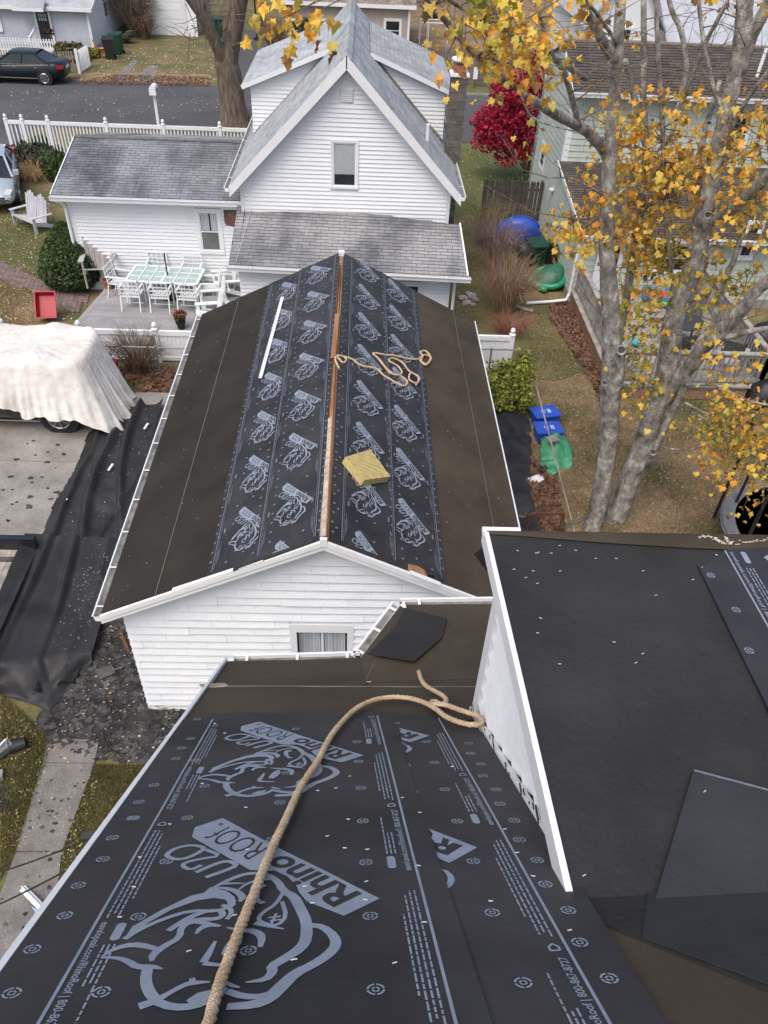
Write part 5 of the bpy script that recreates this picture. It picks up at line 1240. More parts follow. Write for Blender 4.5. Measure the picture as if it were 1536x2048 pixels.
for (a, b) in (((X0+.03, Y0+.05), (X1-.05, Y0+.05)), ((X0+.03, Y0+.05), (X0+.03, Y1-.05)), ((X1-.05, Y0+.05), (X1-.05, Y1-.05))):
    a = np.array([*a, 0]); b = np.array([*b, 0]); Lr = np.linalg.norm(b-a); d = (b-a)/Lr
    MB().bar(a+[0, 0, zr_+.02], b+[0, 0, zr_+.02], .14, .04).build('rail_cap', greywood, dk); MB().bar(a+[0, 0, zr_-.05], b+[0, 0, zr_-.05], .04, .09).build('top_rail', greywood, dk); MB().bar(a+[0, 0, ZD+.1], b+[0, 0, ZD+.1], .04, .09).build('bottom_rail', greywood, dk)
    k = int(Lr/.145)
    for i in range(1, k): p = a+d*Lr*i/k; MB().box((p[0], p[1], ZD+.45), (.034, .034, .68)).build('baluster', greywood, dk)
    for i in range(3):
        p = a+d*Lr*i/2; MB().box((p[0], p[1], zr_/2+.01), (.09, .09, zr_-.02)).build('post', greywood, dk)
def lattice(a, b, z0, z1, nm='lattice'):
    a = np.array([*a, 0.]); b = np.array([*b, 0.]); L_ = np.linalg.norm(b-a); d = (b-a)/L_; nn = np.array([d[1], -d[0], 0]); h = z1-z0; mb = MB(); s_ = .075
    for sg in (1, -1):
        x = -h
        while x < L_:
            p0, p1 = (x, 0), (x+h, h)
            if p0[0] < 0: p0 = (0, -x)
            if p1[0] > L_: p1 = (L_, L_-x)
            if p1[1]-p0[1] > .02:
                z_ = lambda t: (z0+t if sg > 0 else z1-t)
                mb.bar(a+d*p0[0]+nn*.006*sg+[0, 0, z_(p0[1])], a+d*p1[0]+nn*.006*sg+[0, 0, z_(p1[1])], .008, .028, up=np.cross(nn, d)*0+nn) if False else mb.bar(a+d*p0[0]+nn*.006*sg+[0, 0, z_(p0[1])], a+d*p1[0]+nn*.006*sg+[0, 0, z_(p1[1])], .028, .008, up=nn)
            x += s_
    return mb.build(nm, lattm, dk, kind='stuff')
lattice((X0-.03, Y0-.06), (X1, Y0-.06), .02, ZD-.16); lattice((X0-.06, Y1), (X0-.06, Y0), .02, ZD-.16)
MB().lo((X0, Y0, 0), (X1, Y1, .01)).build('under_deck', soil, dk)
# ------------------------------------------------------------------ houses and lots beyond the street
def claps_fast(parent, y, x0, x1, z0, z1, m, e=.13): clap(parent, (0, y-.004, 0), (1, 0, 0), (0, -1, 0), [(x0, z0), (x1, z0), (x1, z1), (x0, z1)], e, m, lip=.02, stuff=True, name='clapboards')
gz = thing('grey_house', 'pale grey clapboard house with an open dark front door at the top left', 'house', (0, 0, 0))
c0 = hz(190, 105, 0); gy = c0[1]; gx1 = c0[0]; ez_ = hy(170, 14, gy)[2]; b1 = hz(246, 52, 0)
mb = MB(); mb.add([(-34, gy+.06, 0), (gx1, gy+.06, 0), (gx1, gy+.06, ez_), (-34, gy+.06, ez_)], [(0, 1, 2, 3)]); mb.add([(gx1, gy, 0), (gx1, 66, 0), (gx1, 66, ez_), (gx1, (gy+66)/2, ez_+1.9), (gx1, gy, ez_)], [(0, 1, 2, 3, 4)]); mb.build('wall', greys, gz)
claps_fast(gz, gy+.045, -34, gx1, .3, ez_, greys)
clap(gz, (gx1+.004, 0, 0), (0, 1, 0), (1, 0, 0), [(gy, .3), (66, .3), (66, ez_), ((gy+66)/2, ez_+1.8), (gy, ez_)], .13, white, lip=.02, stuff=True, name='side_clapboards')
d0, d1 = hy(110, 95, gy), hy(70, 22, gy)
dd = MB().lo((d1[0], gy-.02, .25), (d0[0], gy-.012, d1[2])).build('doorway', blackm, gz)
f = MB(); [f.lo(a, b) for a, b in (((d1[0]-.12, gy-.06, .2), (d1[0], gy-.01, d1[2]+.12)), ((d0[0], gy-.06, .2), (d0[0]+.12, gy-.01, d1[2]+.12)), ((d1[0], gy-.06, d1[2]), (d0[0], gy-.01, d1[2]+.12)))]; f.build('frame', whitet, dd)
for i in range(4):
    for j in range(2):
        w_ = (d0[0]-d1[0]-.2)/4; x = d1[0]+.1+i*w_; z = d1[2]-.5+j*.2; MB().lo((x+.02, gy-.035, z+.02), (x+w_-.02, gy-.022, z+.18)).build('door_pane', curtain, dd)
wr3 = MB()
for k in range(26):
    a = random.uniform(0, 6.28); r_ = random.uniform(.05, .28); wr3.box(((d0[0]+d1[0])/2+.2+r_*math.cos(a), gy-.06, 1.0+r_*math.sin(a)), (.12, .03, .08))
tag(wr3.build('door_wreath', leafb), 'brown leafy autumn wreath on the dark front door of the grey house', 'wreath')
aw0, aw1 = d1[0]-1.0, d0[0]+.1
mb = MB(); mb.slab([(aw0, gy-.9, d1[2]+.25), (aw1, gy-.9, d1[2]+.25), (aw1, gy-.05, d1[2]+.75), (aw0, gy-.05, d1[2]+.75)], .08, (0, 0, 1)); mb.build('door_canopy', shingg, gz)
MB().lo((aw0, gy-.94, d1[2]+.12), (aw1, gy-.9, d1[2]+.27)).build('canopy_fascia', whitet, gz)
for a in (-24.3, -22.55): win_unit(gz, a, a+.85, 1.05, 2.5, gy-.02, casing=.14)
for y in (57.5, 60.3):
    o = MB().lo((gx1+.01, y, 1.3), (gx1+.03, y+.8, 2.9)).build('window', glassd, gz)
    f = MB(); [f.lo(a, b) for a, b in (((gx1+.01, y-.12, 1.18), (gx1+.06, y, 3.02)), ((gx1+.01, y+.8, 1.18), (gx1+.06, y+.92, 3.02)), ((gx1+.01, y, 1.18), (gx1+.06, y+.8, 1.3)), ((gx1+.01, y, 2.9), (gx1+.06, y+.8, 3.02)), ((gx1+.01, y, 2.06), (gx1+.045, y+.8, 2.12)))]; f.build('frame', whitet, o)
ym = (gy+66)/2
MB().slab([(-34, gy-.35, ez_-.05), (gx1+.35, gy-.35, ez_-.05), (gx1+.35, ym, ez_+2.0), (-34, ym, ez_+2.0)], .12, (0, 0, 1)).build('roof', shingg, gz)
MB().slab([(-34, 66.3, ez_-.05), (gx1+.35, 66.3, ez_-.05), (gx1+.35, ym, ez_+2.0), (-34, ym, ez_+2.0)], .12, (0, 0, 1)).build('roof', shingg, gz)
MB().lo((-34, gy-.42, ez_-.2), (gx1+.35, gy-.35, ez_-.02)).build('fascia', whitet, gz); MB().bar((gx1+.36, gy-.35, ez_-.1), (gx1+.36, ym, ez_+1.95), .03, .2).build('rake_board', whitet, gz)
MB().lo((gx1-.12, gy-.04, 0), (gx1+.03, gy, ez_)).build('corner_board', whitet, gz)
stp_ = MB(); stp_.lo((d1[0]-.3, gy-1.3, 0), (d0[0]+.3, gy-.03, .22)); stp_.build('porch_step', whitet, gz)
ra = MB(); ra.bar((d1[0]-.15, gy-.1, 1.25), (d1[0]-.15, gy-1.5, .9), .07, .09); ra.bar((d1[0]-.15, gy-.1, .4), (d1[0]-.15, gy-1.5, .1), .06, .06)
ra.lo((d1[0]-.2, gy-1.56, 0), (d1[0]-.1, gy-1.45, .98))
for i in range(7): y = gy-.2-i*.2; ra.lo((d1[0]-.165, y-.02, .3-i*.03), (d1[0]-.135, y+.02, 1.2-i*.05))
ra.build('stair_rail', whitet, gz)

def simple_house(name, label, x0, x1, y0, y1, h, rh, wm, rm, axis='x', ov=.35):
    t = thing(name, label, 'house', (0, 0, 0)); mb = MB()
    if axis == 'x':
        ym_ = (y0+y1)/2; mb.add([(x0, y0, 0), (x1, y0, 0), (x1, y1, 0), (x0, y1, 0), (x0, y0, h), (x1, y0, h), (x1, y1, h), (x0, y1, h), (x0, ym_, h+rh), (x1, ym_, h+rh)], [(0, 1, 5, 4), (1, 2, 6, 9, 5), (2, 3, 7, 6), (3, 0, 4, 8, 7)]); mb.build('wall', wm, t)
        k = rh/(ym_-y0)
        for sy, ye in ((-1, y0), (1, y1)): MB().slab([(x0-ov, ye+sy*ov, h-ov*k+.05), (x1+ov, ye+sy*ov, h-ov*k+.05), (x1+ov, ym_, h+rh+.05), (x0-ov, ym_, h+rh+.05)], .12, (0, 0, 1)).build('roof', rm, t)
        MB().lo((x0-ov, y0-ov-.05, h-ov*k-.15), (x1+ov, y0-ov, h-ov*k+.05)).build('fascia', whitet, t)
    else:
        xm = (x0+x1)/2; mb.add([(x0, y0, 0), (x1, y0, 0), (x1, y1, 0), (x0, y1, 0), (x0, y0, h), (x1, y0, h), (x1, y1, h), (x0, y1, h), (xm, y0, h+rh), (xm, y1, h+rh)], [(0, 1, 5, 8, 4), (1, 2, 6, 5), (2, 3, 7, 9, 6), (3, 0, 4, 7)]); mb.build('wall', wm, t)
        k = rh/(xm-x0)
        for sx, xe in ((-1, x0), (1, x1)): MB().slab([(xe+sx*ov, y0-ov, h-ov*k+.05), (xe+sx*ov, y1+ov, h-ov*k+.05), (xm, y1+ov, h+rh+.05), (xm, y0-ov, h+rh+.05)], .12, (0, 0, 1)).build('roof', rm, t)
    return t
g0 = hz(303, 68, 0); g1 = hz(372, 72, 0); g2 = hz(408, 70, 0); yy_ = g1[1]
gg = simple_house('garage', 'small white garage with panelled overhead door beyond the street', g0[0]-1.1, g2[0]-.3, yy_, yy_+6, 2.9, 1.3, beige, shingg, 'y')
gd = MB().lo((g0[0], yy_-.05, 0), (g1[0], yy_-.01, 2.35)).build('garage_door', white, gg)
for i in range(5): MB().lo((g0[0]+.03, yy_-.075, .03+i*.47), (g1[0]-.03, yy_-.05, .46+i*.47)).build('door_panel', white, gd)
MB().lo((g1[0], yy_-.07, 0), (g1[0]+.15, yy_, 2.9)).build('corner_board', whitet, gg)
claps_fast(gg, yy_-.0, g0[0]-1.1, g0[0]-.02, 0, 2.9, white); claps_fast(gg, yy_-.0, g1[0]+.15, g2[0]-.3, 0, 2.9, white)
b0 = hz(566, 100, 0); b2 = hz(812, 108, 0); by_ = 56.6
bx0, bx1 = hz(566, 98, 0)[0], hz(815, 106, 0)[0]
bg_ = simple_house('bungalow', 'beige bungalow with white framed windows behind the peak of the white house', bx0, bx1, by_, by_+8, 2.9, 1.9, beige, mat('mottled_brown_roof', (.12, .10, .085), (.27, .23, .19), scale=1.5, rough=.95, fine=.5, fscale=6), 'x')
for a, b in ((584, 604), (612, 632), (640, 655), (770, 800)):
    p, q = hy(a, 80, by_), hy(b, 42, by_); win_unit(bg_, p[0], q[0], p[2], q[2], by_-.02, casing=.12)
MB().lo((bx1-.12, by_-.05, 0), (bx1+.02, by_, 2.9)).build('corner_board', whitet, bg_); MB().tube([(bx1-.05, by_-.2, 2.8), (bx1-.05, by_-.2, .1)], .05, 6).build('downspout', whitet, bg_)
rb_ = simple_house('barn', 'dark red building behind the brown far lot at the top', 5.5, 16, 84, 92, 4.5, 2.0, mat('barn_red', (.09, .018, .018), (.14, .03, .028), scale=1.5, rough=.8), shingb, 'x')
for x_ in (7.5, 11, 14): win_unit(rb_, x_, x_+1.0, 1.5, 3.0, 83.98, casing=.12)
ph = simple_house('pale_roofed_house', 'house with pale metal roof seen through the maple branches at the top right', 15.5, 26, 44, 56, 3.2, 3.4, white, mat('pale_metal_roof', (.34, .36, .40), (.44, .46, .50), rough=.5), 'x')
win_unit(ph, 18, 19, 1.2, 2.6, 43.98); win_unit(ph, 22, 23, 1.2, 2.6, 43.98)
ph2 = simple_house('pale_gabled_house', 'white gabled house with grey roof beyond the red-leaved tree', 11.2, 14.6, 44.5, 54, 4.4, 2.4, white, shingg, 'y')
p_ = [0]
win_unit(ph2, 12.4, 13.3, 2.6, 3.9, 44.48)
sheet('far_brown_lot', [(2.5, 52), (40, 52), (60, 84), (4.5, 84), (3, 66)], lawnb, .0055)
# weathered board fence beyond the street
def board_fence(name, label, p, q, h, bw, m, group=None, pointed=False, cut=None, gap=.012):
    p = np.array([*p, 0.]); q = np.array([*q, 0.]); Lf = np.linalg.norm(q-p); d = (q-p)/Lf; t = thing(name, label, 'fence', (0, 0, 0), 0, group); n_ = int(Lf/bw); nn = np.array([d[1], -d[0], 0])
    mb = MB()
    w_ = bw-gap; hh = h
    if pointed: mb.add([(-w_/2, -.009, .03), (w_/2, -.009, .03), (w_/2, -.009, hh-.08), (0, -.009, hh), (-w_/2, -.009, hh-.08), (-w_/2, .009, .03), (w_/2, .009, .03), (w_/2, .009, hh-.08), (0, .009, hh), (-w_/2, .009, hh-.08)], [(0, 1, 2, 3, 4), (9, 8, 7, 6, 5), (0, 5, 6, 1), (1, 6, 7, 2), (2, 7, 8, 3), (3, 8, 9, 4), (4, 9, 5, 0)])
    else: mb.lo((-w_/2, -.009, .03), (w_/2, .009, hh))
    o = mb.build('board', m, t); me = o.data; bpy.data.objects.remove(o); an = math.atan2(d[1], d[0])
    for i in range(n_):
        c = p+d*(i+.5)*Lf/n_; inst(me, 'board', t, (c[0], c[1], random.uniform(-.03, .02)), (random.uniform(-.01, .01), random.uniform(-.012, .012), an))
    for z in (.4, h-.35): MB().bar(p-nn*.04*-1*-1+[0, 0, z]+nn*.03*-1, q+[0, 0, z]-nn*.03, .04, .08).build('rail', m, t)
    k = max(1, round(Lf/2.4))
    for i in range(k+1): c = p+d*Lf*i/k-nn*.08; MB().lo((c[0]-.045, c[1]-.045, 0), (c[0]+.045, c[1]+.045, h-.05)).build('post', m, t)
    return t
f0, f1 = hz(790, 150, 0), hz(1000, 178, 0)
fencegrey = mat('far_fence_wood', (.10, .085, .072), (.20, .175, .15), scale=5, rough=.95, objr=.2, fine=.2)
board_fence('board_fence', 'weathered grey board fence beyond the street beside the chimney', f0[:2], f1[:2], 1.75, .155, fencegrey)
d0, d1 = hz(962, 448, 0), hz(1086, 452, 0); d0[1] = d1[1] = 28.4
board_fence('stockade_fence', 'dark pointed stockade fence between the bare shrubs and the mint house', (hy(962, 440, 28.4)[0], 28.4), (6.5, 28.4), 1.75, .11, darkwood, pointed=True)
# small things over there
pp_ = hz(514, 80, 0); t = thing('lamp_post', 'thin black lamp post standing by the far driveway', 'post', (pp_[0], pp_[1], 0)); MB().tube([(0, 0, 0), (0, 0, 2.6)], .06, 8).build('pole', blackm, t); MB().lathe([(.03, 2.6), (.12, 2.7), (.14, 2.95), (.02, 3.05)], n=8).build('lantern', blackm, t); MB().lo((-.2, -.2, 0), (.2, .2, .15)).build('base', blackm, t)
def wheelie(name, label, px, py, m, rz=0., group=None, h=1.05):
    p = hz(px, py, 0); t = thing(name, label, 'bin', (p[0], p[1], 0), rz, group)
    mb = MB(); a, b = .24, .30; mb.add([(-a, -a, .05), (a, -a, .05), (a, a, .05), (-a, a, .05), (-b, -b, h), (b, -b, h), (b, b, h), (-b, b, h)], [(0, 3, 2, 1), (0, 1, 5, 4), (1, 2, 6, 5), (2, 3, 7, 6), (3, 0, 4, 7), (4, 5, 6, 7)]); mb.build('bin_body', m, t)
    l = MB(); l.slab([(-b-.03, -b-.04, h+.02), (b+.03, -b-.04, h+.02), (b+.03, b+.04, h+.1), (-b-.03, b+.04, h+.1)], .05, (0, 0, 1)); l.build('lid', m, t)
    for sx in (-1, 1): MB().tube([(sx*.22, .27, .1), (sx*.28, .27, .1)], .1, 10).build('wheel', rubber, t)
    MB().tube([(-.2, b+.06, h-.05), (.2, b+.06, h-.05)], .018, 6).build('handle', m, t); return t
wheelie('wheeled_bin', 'black wheeled rubbish bin against the grey house wall', 222, 118, blackm, .1)
wheelie('wheeled_bin', 'dark green wheeled bin next to the black one by the grey house', 237, 108, dgreen, -.2)
wheelie('wheeled_bin', 'dark wheeled bin behind the fork of the street tree', 437, 74, dgreen, .3)
p = hz(209, 116, 0); t = thing('plastic_chair', 'orange plastic chair shell lying beside the bins', 'chair', (p[0], p[1], 0), .6)
om = mat('orange_plastic', (.55, .22, .06), (.65, .28, .09), rough=.5)
mb = MB(); vs = [(.32*math.cos(a)*r_, .24*math.sin(a)*r_, .42+.1*r_**3) for r_ in (.05, .5, 1) for a in np.linspace(0, 6.283, 13)[:-1]]; mb.add(vs, [(i*12+j, i*12+(j+1) % 12, (i+1)*12+(j+1) % 12, (i+1)*12+j) for i in range(2) for j in range(12)]); mb.build('seat', om, t, smooth=True)
mb = MB(); mb.slab([(-.34, -.2, .45), (-.30, .2, .45), (-.5, .16, 1.0), (-.52, -.16, 1.0)], .03, (1, 0, 0)); mb.build('backrest', om, t)
for a, b in ((.2, .15), (.2, -.15), (-.2, .15), (-.2, -.15)): MB().tube([(a, b, 0), (a*.7, b*.7, .43)], .02, 6).build('leg', om, t)
p = hz(247, 86, 0); mb = MB(); [mb.box((p[0]+random.uniform(-.5, .6), p[1]+random.uniform(-.4, .4), .2+.2*i), (random.uniform(.4, .9), random.uniform(.3, .6), .2), random.uniform(0, 1.5)) for i in range(3)]; tag(mb.build('junk_pile', darkwood), 'heap of boards and junk behind the wheeled bins', 'junk pile', kind='stuff')
# low picket fence by the grey house
q0, q1 = hz(2, 112, 0), hz(112, 125, 0)
t = thing('picket_fence', 'low grey-white picket fence in front of the grey house', 'fence', (0, 0, 0)); fy0 = 48.6
x = -24.
while x < -18.2: MB().lo((x, 52.4, .05), (x+.08, 52.43, .95)).build('picket', oldwhite, t); x += .16
for z in (.3, .75): MB().lo((-24, 52.43, z), (-18.2, 52.47, z+.07)).build('rail', oldwhite, t)
t = thing('picket_fence', 'short weathered picket fence ending in a white post beside the dark sedan', 'fence', (0, 0, 0)); a, b = hz(128, 140, 0), hz(160, 148, 0); a[1] = 48.4
x = a[0]
for i in range(12): xx = -17.6+i*.13; MB().lo((xx, 48.5+i*.05, .03), (xx+.09, 48.53+i*.05, 1.05)).build('picket', oldwood, t)
MB().bar((-17.6, 48.55, .8), (-16.0, 49.15, .8), .03, .07).build('rail', oldwood, t); p = hz(160, 147, 0); MB().lo((p[0]-.07, p[1]-.07, 0), (p[0]+.07, p[1]+.07, 1.2)).build('post', white, t)
for i in range(6): MB().bar((p[0]+.02*i, p[1]+.2+.28*i, .05), (p[0]+.02*i, p[1]+.2+.28*i, 1.05), .03, .2).build('panel_board', white, t)
p = hz(948, 178, 0); mb = MB(); mb.lo((-.12, -.01, .5), (.12, .01, 1.1)); t = thing('yard_sign', 'tiny white sign on a stake beside the far fence', 'sign', (p[0], p[1], 0)); mb.build('panel', whitet, t); MB().lo((-.015, -.015, 0), (.015, .0, .5)).build('stake', blackm, t)
# frame of a play set
p = hz(845, 112, 0); q = hz(905, 116, 0); t = thing('swing_frame', 'white metal frame of a table or swing on the far green lawn', 'frame', (p[0], p[1]+4, 0))
Lx_ = q[0]-p[0]
for x in (0, Lx_*.3, Lx_): MB().tube([(x, 0, 0), (x, 0, 1.2)], .04, 6).build('leg', whitet, t); MB().tube([(x, 1.2, 0), (x, 1.2, 1.2)], .04, 6).build('leg', whitet, t)
MB().tube([(0, 0, 1.2), (Lx_, 0, 1.2)], .04, 6).build('top_bar', whitet, t); MB().tube([(0, 1.2, 1.2), (Lx_, 1.2, 1.2)], .04, 6).build('top_bar', whitet, t); MB().tube([(0, 0, 1.2), (0, 1.2, 1.2)], .04, 6).build('side_bar', whitet, t)
p = hz(905, 40, 0); t = thing('utility_pole', 'pale utility pole standing on the far brown lot', 'pole', (p[0], p[1], 0)); MB().tube([(0, 0, 0), (0, 0, 9)], [.16, .11], 8).build('pole', oldwood, t); MB().lo((-1, -.06, 8.2), (1, .06, 8.35)).build('cross_arm', oldwood, t)
# black thing on the brown lot
p = hz(866, 38, 0); t = thing('fire_pit', 'low black object on the brown far lot', 'fire pit', (p[0], p[1], 0)); MB().lathe([(.2, 0), (.7, .1), (.8, .5), (.7, .55), (.6, .2)], n=14).build('bowl', blackm, t); MB().tube([(-.6, 0, .5), (-1.1, 0, .9)], .04, 6).build('handle', blackm, t)
# basketball hoop and flag
p = hz(506, 70, 0); t = thing('basketball_hoop', 'basketball hoop beside the far driveway', 'hoop', (p[0]+.3, p[1]+3, 0)); MB().tube([(0, 0, 0), (0, 0, 3)], .07, 8).build('pole', blackm, t); MB().lo((-.7, -.1, 2.7), (.7, -.06, 3.7)).build('backboard', mat('faded_pink', (.35, .22, .2)), t); MB().tube([(.25*math.cos(a), -.4+.25*math.sin(a), 2.9) for a in np.linspace(0, 6.28, 13)], .02, 5).build('rim', terra, t)
fm = mat('flag_stripes', (.45, .05, .07), (.6, .58, .6), scale=1.2, stretch=(1, 1, 9), detail=0, lo=.49, hi=.51)
p = hy(575, 45, by_-.1); t = thing('flag', 'small striped flag on a slanted staff at the bungalow corner', 'flag', tuple(p)); MB().tube([(0, .1, -.4), (-.9, -.9, .2)], .02, 5).build('staff', whitet, t)
mb = MB(); vs = []; 
for i in range(9): u_ = i/8; vs += [(-.15-.75*u_, -.1-.8*u_, -.25+.42*u_), (-.25-.7*u_, -.1-.8*u_+.04*math.sin(i*2), -.75+.52*u_)]
mb.add(vs, [(2*i, 2*i+1, 2*i+3, 2*i+2) for i in range(8)]); mb.build('cloth', fm, t)
# ------------------------------------------------------------------ patio of grey boards, its furniture
DZ = .35
pt_ = thing('patio_deck', 'low grey composite patio deck beside the left wing of the white house', 'deck', (0, 0, 0))
cA, cB = hz(139, 657, DZ), hz(203, 585, DZ); 
y = 18.75
while y < AY-.02:
    xl = cA[0]+(cB[0]-cA[0])*(y-cA[1])/(cB[1]-cA[1]); yn = min(y+.14, AY-.02)
    MB().lo((xl+.15, y+.003, DZ-.03), (-3.12 if y > fy_-.02 else -2.9, yn-.003, DZ)).build('deck_board', deckm, pt_); y += .14
MB().bar((cA[0]+(cB[0]-cA[0])*(18.75-cA[1])/(cB[1]-cA[1])+.07, 18.75, DZ-.012), (cA[0]+(cB[0]-cA[0])*(AY-cA[1])/(cB[1]-cA[1])+.07, AY, DZ-.012), .14, .03).build('border_board', deckm, pt_)
MB().bar((cA[0]+(cB[0]-cA[0])*(18.75-cA[1])/(cB[1]-cA[1]), 18.75, DZ/2), (cA[0]+(cB[0]-cA[0])*(AY-cA[1])/(cB[1]-cA[1]), AY, DZ/2), .02, DZ-.02).build('skirt_board', whitet, pt_)
chw = mat('white_powder_coat', (.72, .76, .76), (.78, .81, .81), rough=.4)
glt = mat('pale_green_table_glass', (.30, .42, .40), (.36, .48, .46), rough=.08, spec=.7)
tc = [hz(*q, DZ+.72) for q in ((271, 530), (407, 537), (394, 568), (252, 560))]
tcen = sum(tc)/4; tang = math.atan2((tc[2]-tc[3])[1], (tc[2]-tc[3])[0]); TL_ = (np.linalg.norm(tc[1]-tc[0])+np.linalg.norm(tc[2]-tc[3]))/2; TW_ = (np.linalg.norm(tc[1]-tc[2])+np.linalg.norm(tc[0]-tc[3]))/2
tb = thing('patio_table', 'long white patio table with green glass panes on the grey deck', 'table', (tcen[0], tcen[1], DZ), tang)
fr = MB(); 
for i in range(7): x = -TL_/2+TL_*i/6; w_ = .07 if i in (0, 3, 6) else .03; fr.lo((x-w_/2, -TW_/2, .69), (x+w_/2, TW_/2, .72))
for j in range(4):
    yy = -TW_/2+TW_*j/3; w_ = .06 if j in (0, 3) else .03
    for i in range(6): fr.lo((-TL_/2+TL_*i/6+.035, yy-w_/2, .692), (-TL_/2+TL_*(i+1)/6-.035, yy+w_/2, .718))
fr.build('table_frame', chw, tb)
for i in range(6):
    for j in range(3): MB().lo((-TL_/2+TL_*i/6+.02, -TW_/2+TW_*j/3+.02, .700), (-TL_/2+TL_*(i+1)/6-.02, -TW_/2+TW_*(j+1)/3-.02, .706)).build('glass_pane', glt, tb)
for sx in (-1, 1):
    for sy in (-1, 1): MB().bar((sx*(TL_/2-.04), sy*(TW_/2-.04), .69), (sx*(TL_/2-.0), sy*(TW_/2-.0), 0), .05, .05).build('leg', chw, tb)
up_ = thing('umbrella_pole', 'black umbrella pole without canopy standing through the patio table', 'pole', (tcen[0]+.05, tcen[1], DZ)); MB().tube([(0, 0, 0), (0, 0, 1.35)], .022, 8).build('pole', blackm, up_); MB().lathe([(.25, 0), (.25, .05), (.05, .09)], n=14).build('base', blackm, up_)
def patio_chair():
    t = thing('patio_chair', 'c', 'chair', (0, 0, 0)); w = .27
    s_ = MB()
    for i in range(7): s_.lo((-w+.03+i*.075, -.2, .42), (-w+.075+i*.075, .26, .435))
    s_.lo((-w, .24, .405), (w, .28, .435)); s_.lo((-w, -.24, .405), (w, -.20, .435)); s_.build('seat', chw, t)
    b = MB(); B = lambda x, h: (x, -.22-.14*(h-.42), h)
    for x in (-w, w): b.bar(B(x, .42), B(x, .92), .03, .03)
    for h in (.52, .64, .76, .90): b.bar(B(-w, h), B(w, h), .02, .025)
    for i in range(1, 4): x = -w+2*w*i/4; b.bar(B(x, .52), B(x, .9), .018, .015)
    b.build('backrest', chw, t)
    for sx in (-1, 1):
        MB().bar((sx*w, .26, 0), (sx*w, .26, .64), .03, .03).build('leg', chw, t); MB().bar((sx*w, -.32, 0), (sx*w, -.22, .45), .03, .03).build('leg', chw, t)
        MB().bar((sx*(w+.01), -.28, .66), (sx*(w+.01), .30, .65), .05, .025).build('armrest', chw, t)
    MB().lo((-w, -.01, .12), (w, .01, .14)).build('stretcher', chw, t)
    return t
def onT(x, y): c, s = math.cos(tang), math.sin(tang); return (tcen[0]+c*x-s*y, tcen[1]+s*x+c*y, DZ)
pc = patio_chair(); pc['group'] = 'white chairs round the patio table'
sp = [((-.82, -TW_/2-.18), tang, 'white patio chair on the near side of the table, nearest the terracotta pot'), ((0, -TW_/2-.18), tang+.03, 'white patio chair at the middle of the near side of the table'), ((.80, -TW_/2-.18), tang-.04, 'white patio chair on the near side of the table, right of the middle one'),
      ((-TL_/2-.38, .0), tang-math.pi/2-.1, 'white patio chair at the left end of the table, by the grey weathered chair'), ((TL_/2+.3, -.05), tang+math.pi/2+.1, 'white patio chair at the right end of the table, nearest the white house'),
      ((-.5, TW_/2+.22), tang+math.pi, 'white patio chair tucked against the house wall behind the table, left one'), ((.55, TW_/2+.22), tang+math.pi, 'white patio chair tucked against the house wall behind the table, right one')]
for i, (q, a, lb) in enumerate(sp):
    if i == 0: pc.location = onT(*q); pc.rotation_euler = (0, 0, a); pc['label'] = lb
    else: dup(pc, onT(*q), a, lb)
def adirondack(name, label, loc, rz, m, backs=1, w=.34, slat=.09, cat='chair', cushion=None, sc=1.0):
    t = thing(name, label, cat, loc, rz); t.scale = (sc,)*3
    W = w*backs
    for k in range(6): MB().bar((-W, -.30+k*.095, .38-k*.025), (W, -.30+k*.095, .38-k*.025), .085, .02, up=(0, .25, 1)).build('seat_slat', m, t)
    for b in range(backs):
        cx = -W+w*(2*b+1); ns = max(4, int(2*w/(slat+.012)))
        for i in range(ns):
            x = cx-w+.02+(2*w-.04)*(i+.5)/ns; f = 1-abs((i+.5)/ns-.5)*2; hgt = .62+.26*math.sqrt(f)
            MB().bar((x, .20, .26), (x+(x-cx)*.12, .20+.22*hgt, .26+.98*hgt), (2*w-.04)/ns-.008, .018, up=(0, -.94, .34)).build('back_slat', m, t)
    for h in (.35, .62): MB().bar((-W, .24+.34*h, .26+.94*h-.02), (W, .24+.34*h, .26+.94*h-.02), .05, .02).build('back_rail', m, t)
    for sx in (-1, 1):
        MB().bar((sx*(W+.04), -.36, .56), (sx*(W+.04), .42, .54), .13, .022).build('armrest', m, t)
        MB().lo((sx*(W+.02)-.02, -.34, 0), (sx*(W+.02)+.02, -.24, .55)).build('front_leg', m, t)
        MB().bar((sx*(W-.01), -.32, .36), (sx*(W-.01), .52, .06), .025, .12).build('side_board', m, t)
    if cushion: MB().box((0, -.03, .38), (2*W-.06, .5, .08)).build('cushion', cushion, t)
    return t
aw_ = mat('bleached_wood', (.30, .28, .27), (.46, .44, .42), scale=8, rough=.9, fine=.3, objr=.1, stretch=(1, 1, .3))
p = hz(214, 565, DZ); adirondack('adirondack_chair', 'tall bleached grey adirondack chair against the hedge end of the patio', (p[0]-.1, p[1]-.05, DZ), math.radians(8), aw_, sc=1.15).scale = (1.15, 1.0, 1.5)
p = hz(62, 462, 0); lv = mat('pale_lilac_paint', (.42, .42, .46), (.52, .52, .56), rough=.6, objr=.05)
adirondack('adirondack_loveseat', 'double pale grey adirondack loveseat with scalloped back on the left lawn', (p[0], p[1]+.3, 0), math.radians(-38), lv, backs=2, w=.30, cat='bench')
cu_ = mat('grey_cushion', (.20, .20, .21), (.26, .26, .27), rough=.9)
p = hz(452, 590, DZ); adirondack('deck_armchair', 'white deck armchair with grey cushion by the corner of the white house', (p[0], p[1]+.1, DZ), math.radians(-75), chw, cushion=cu_)
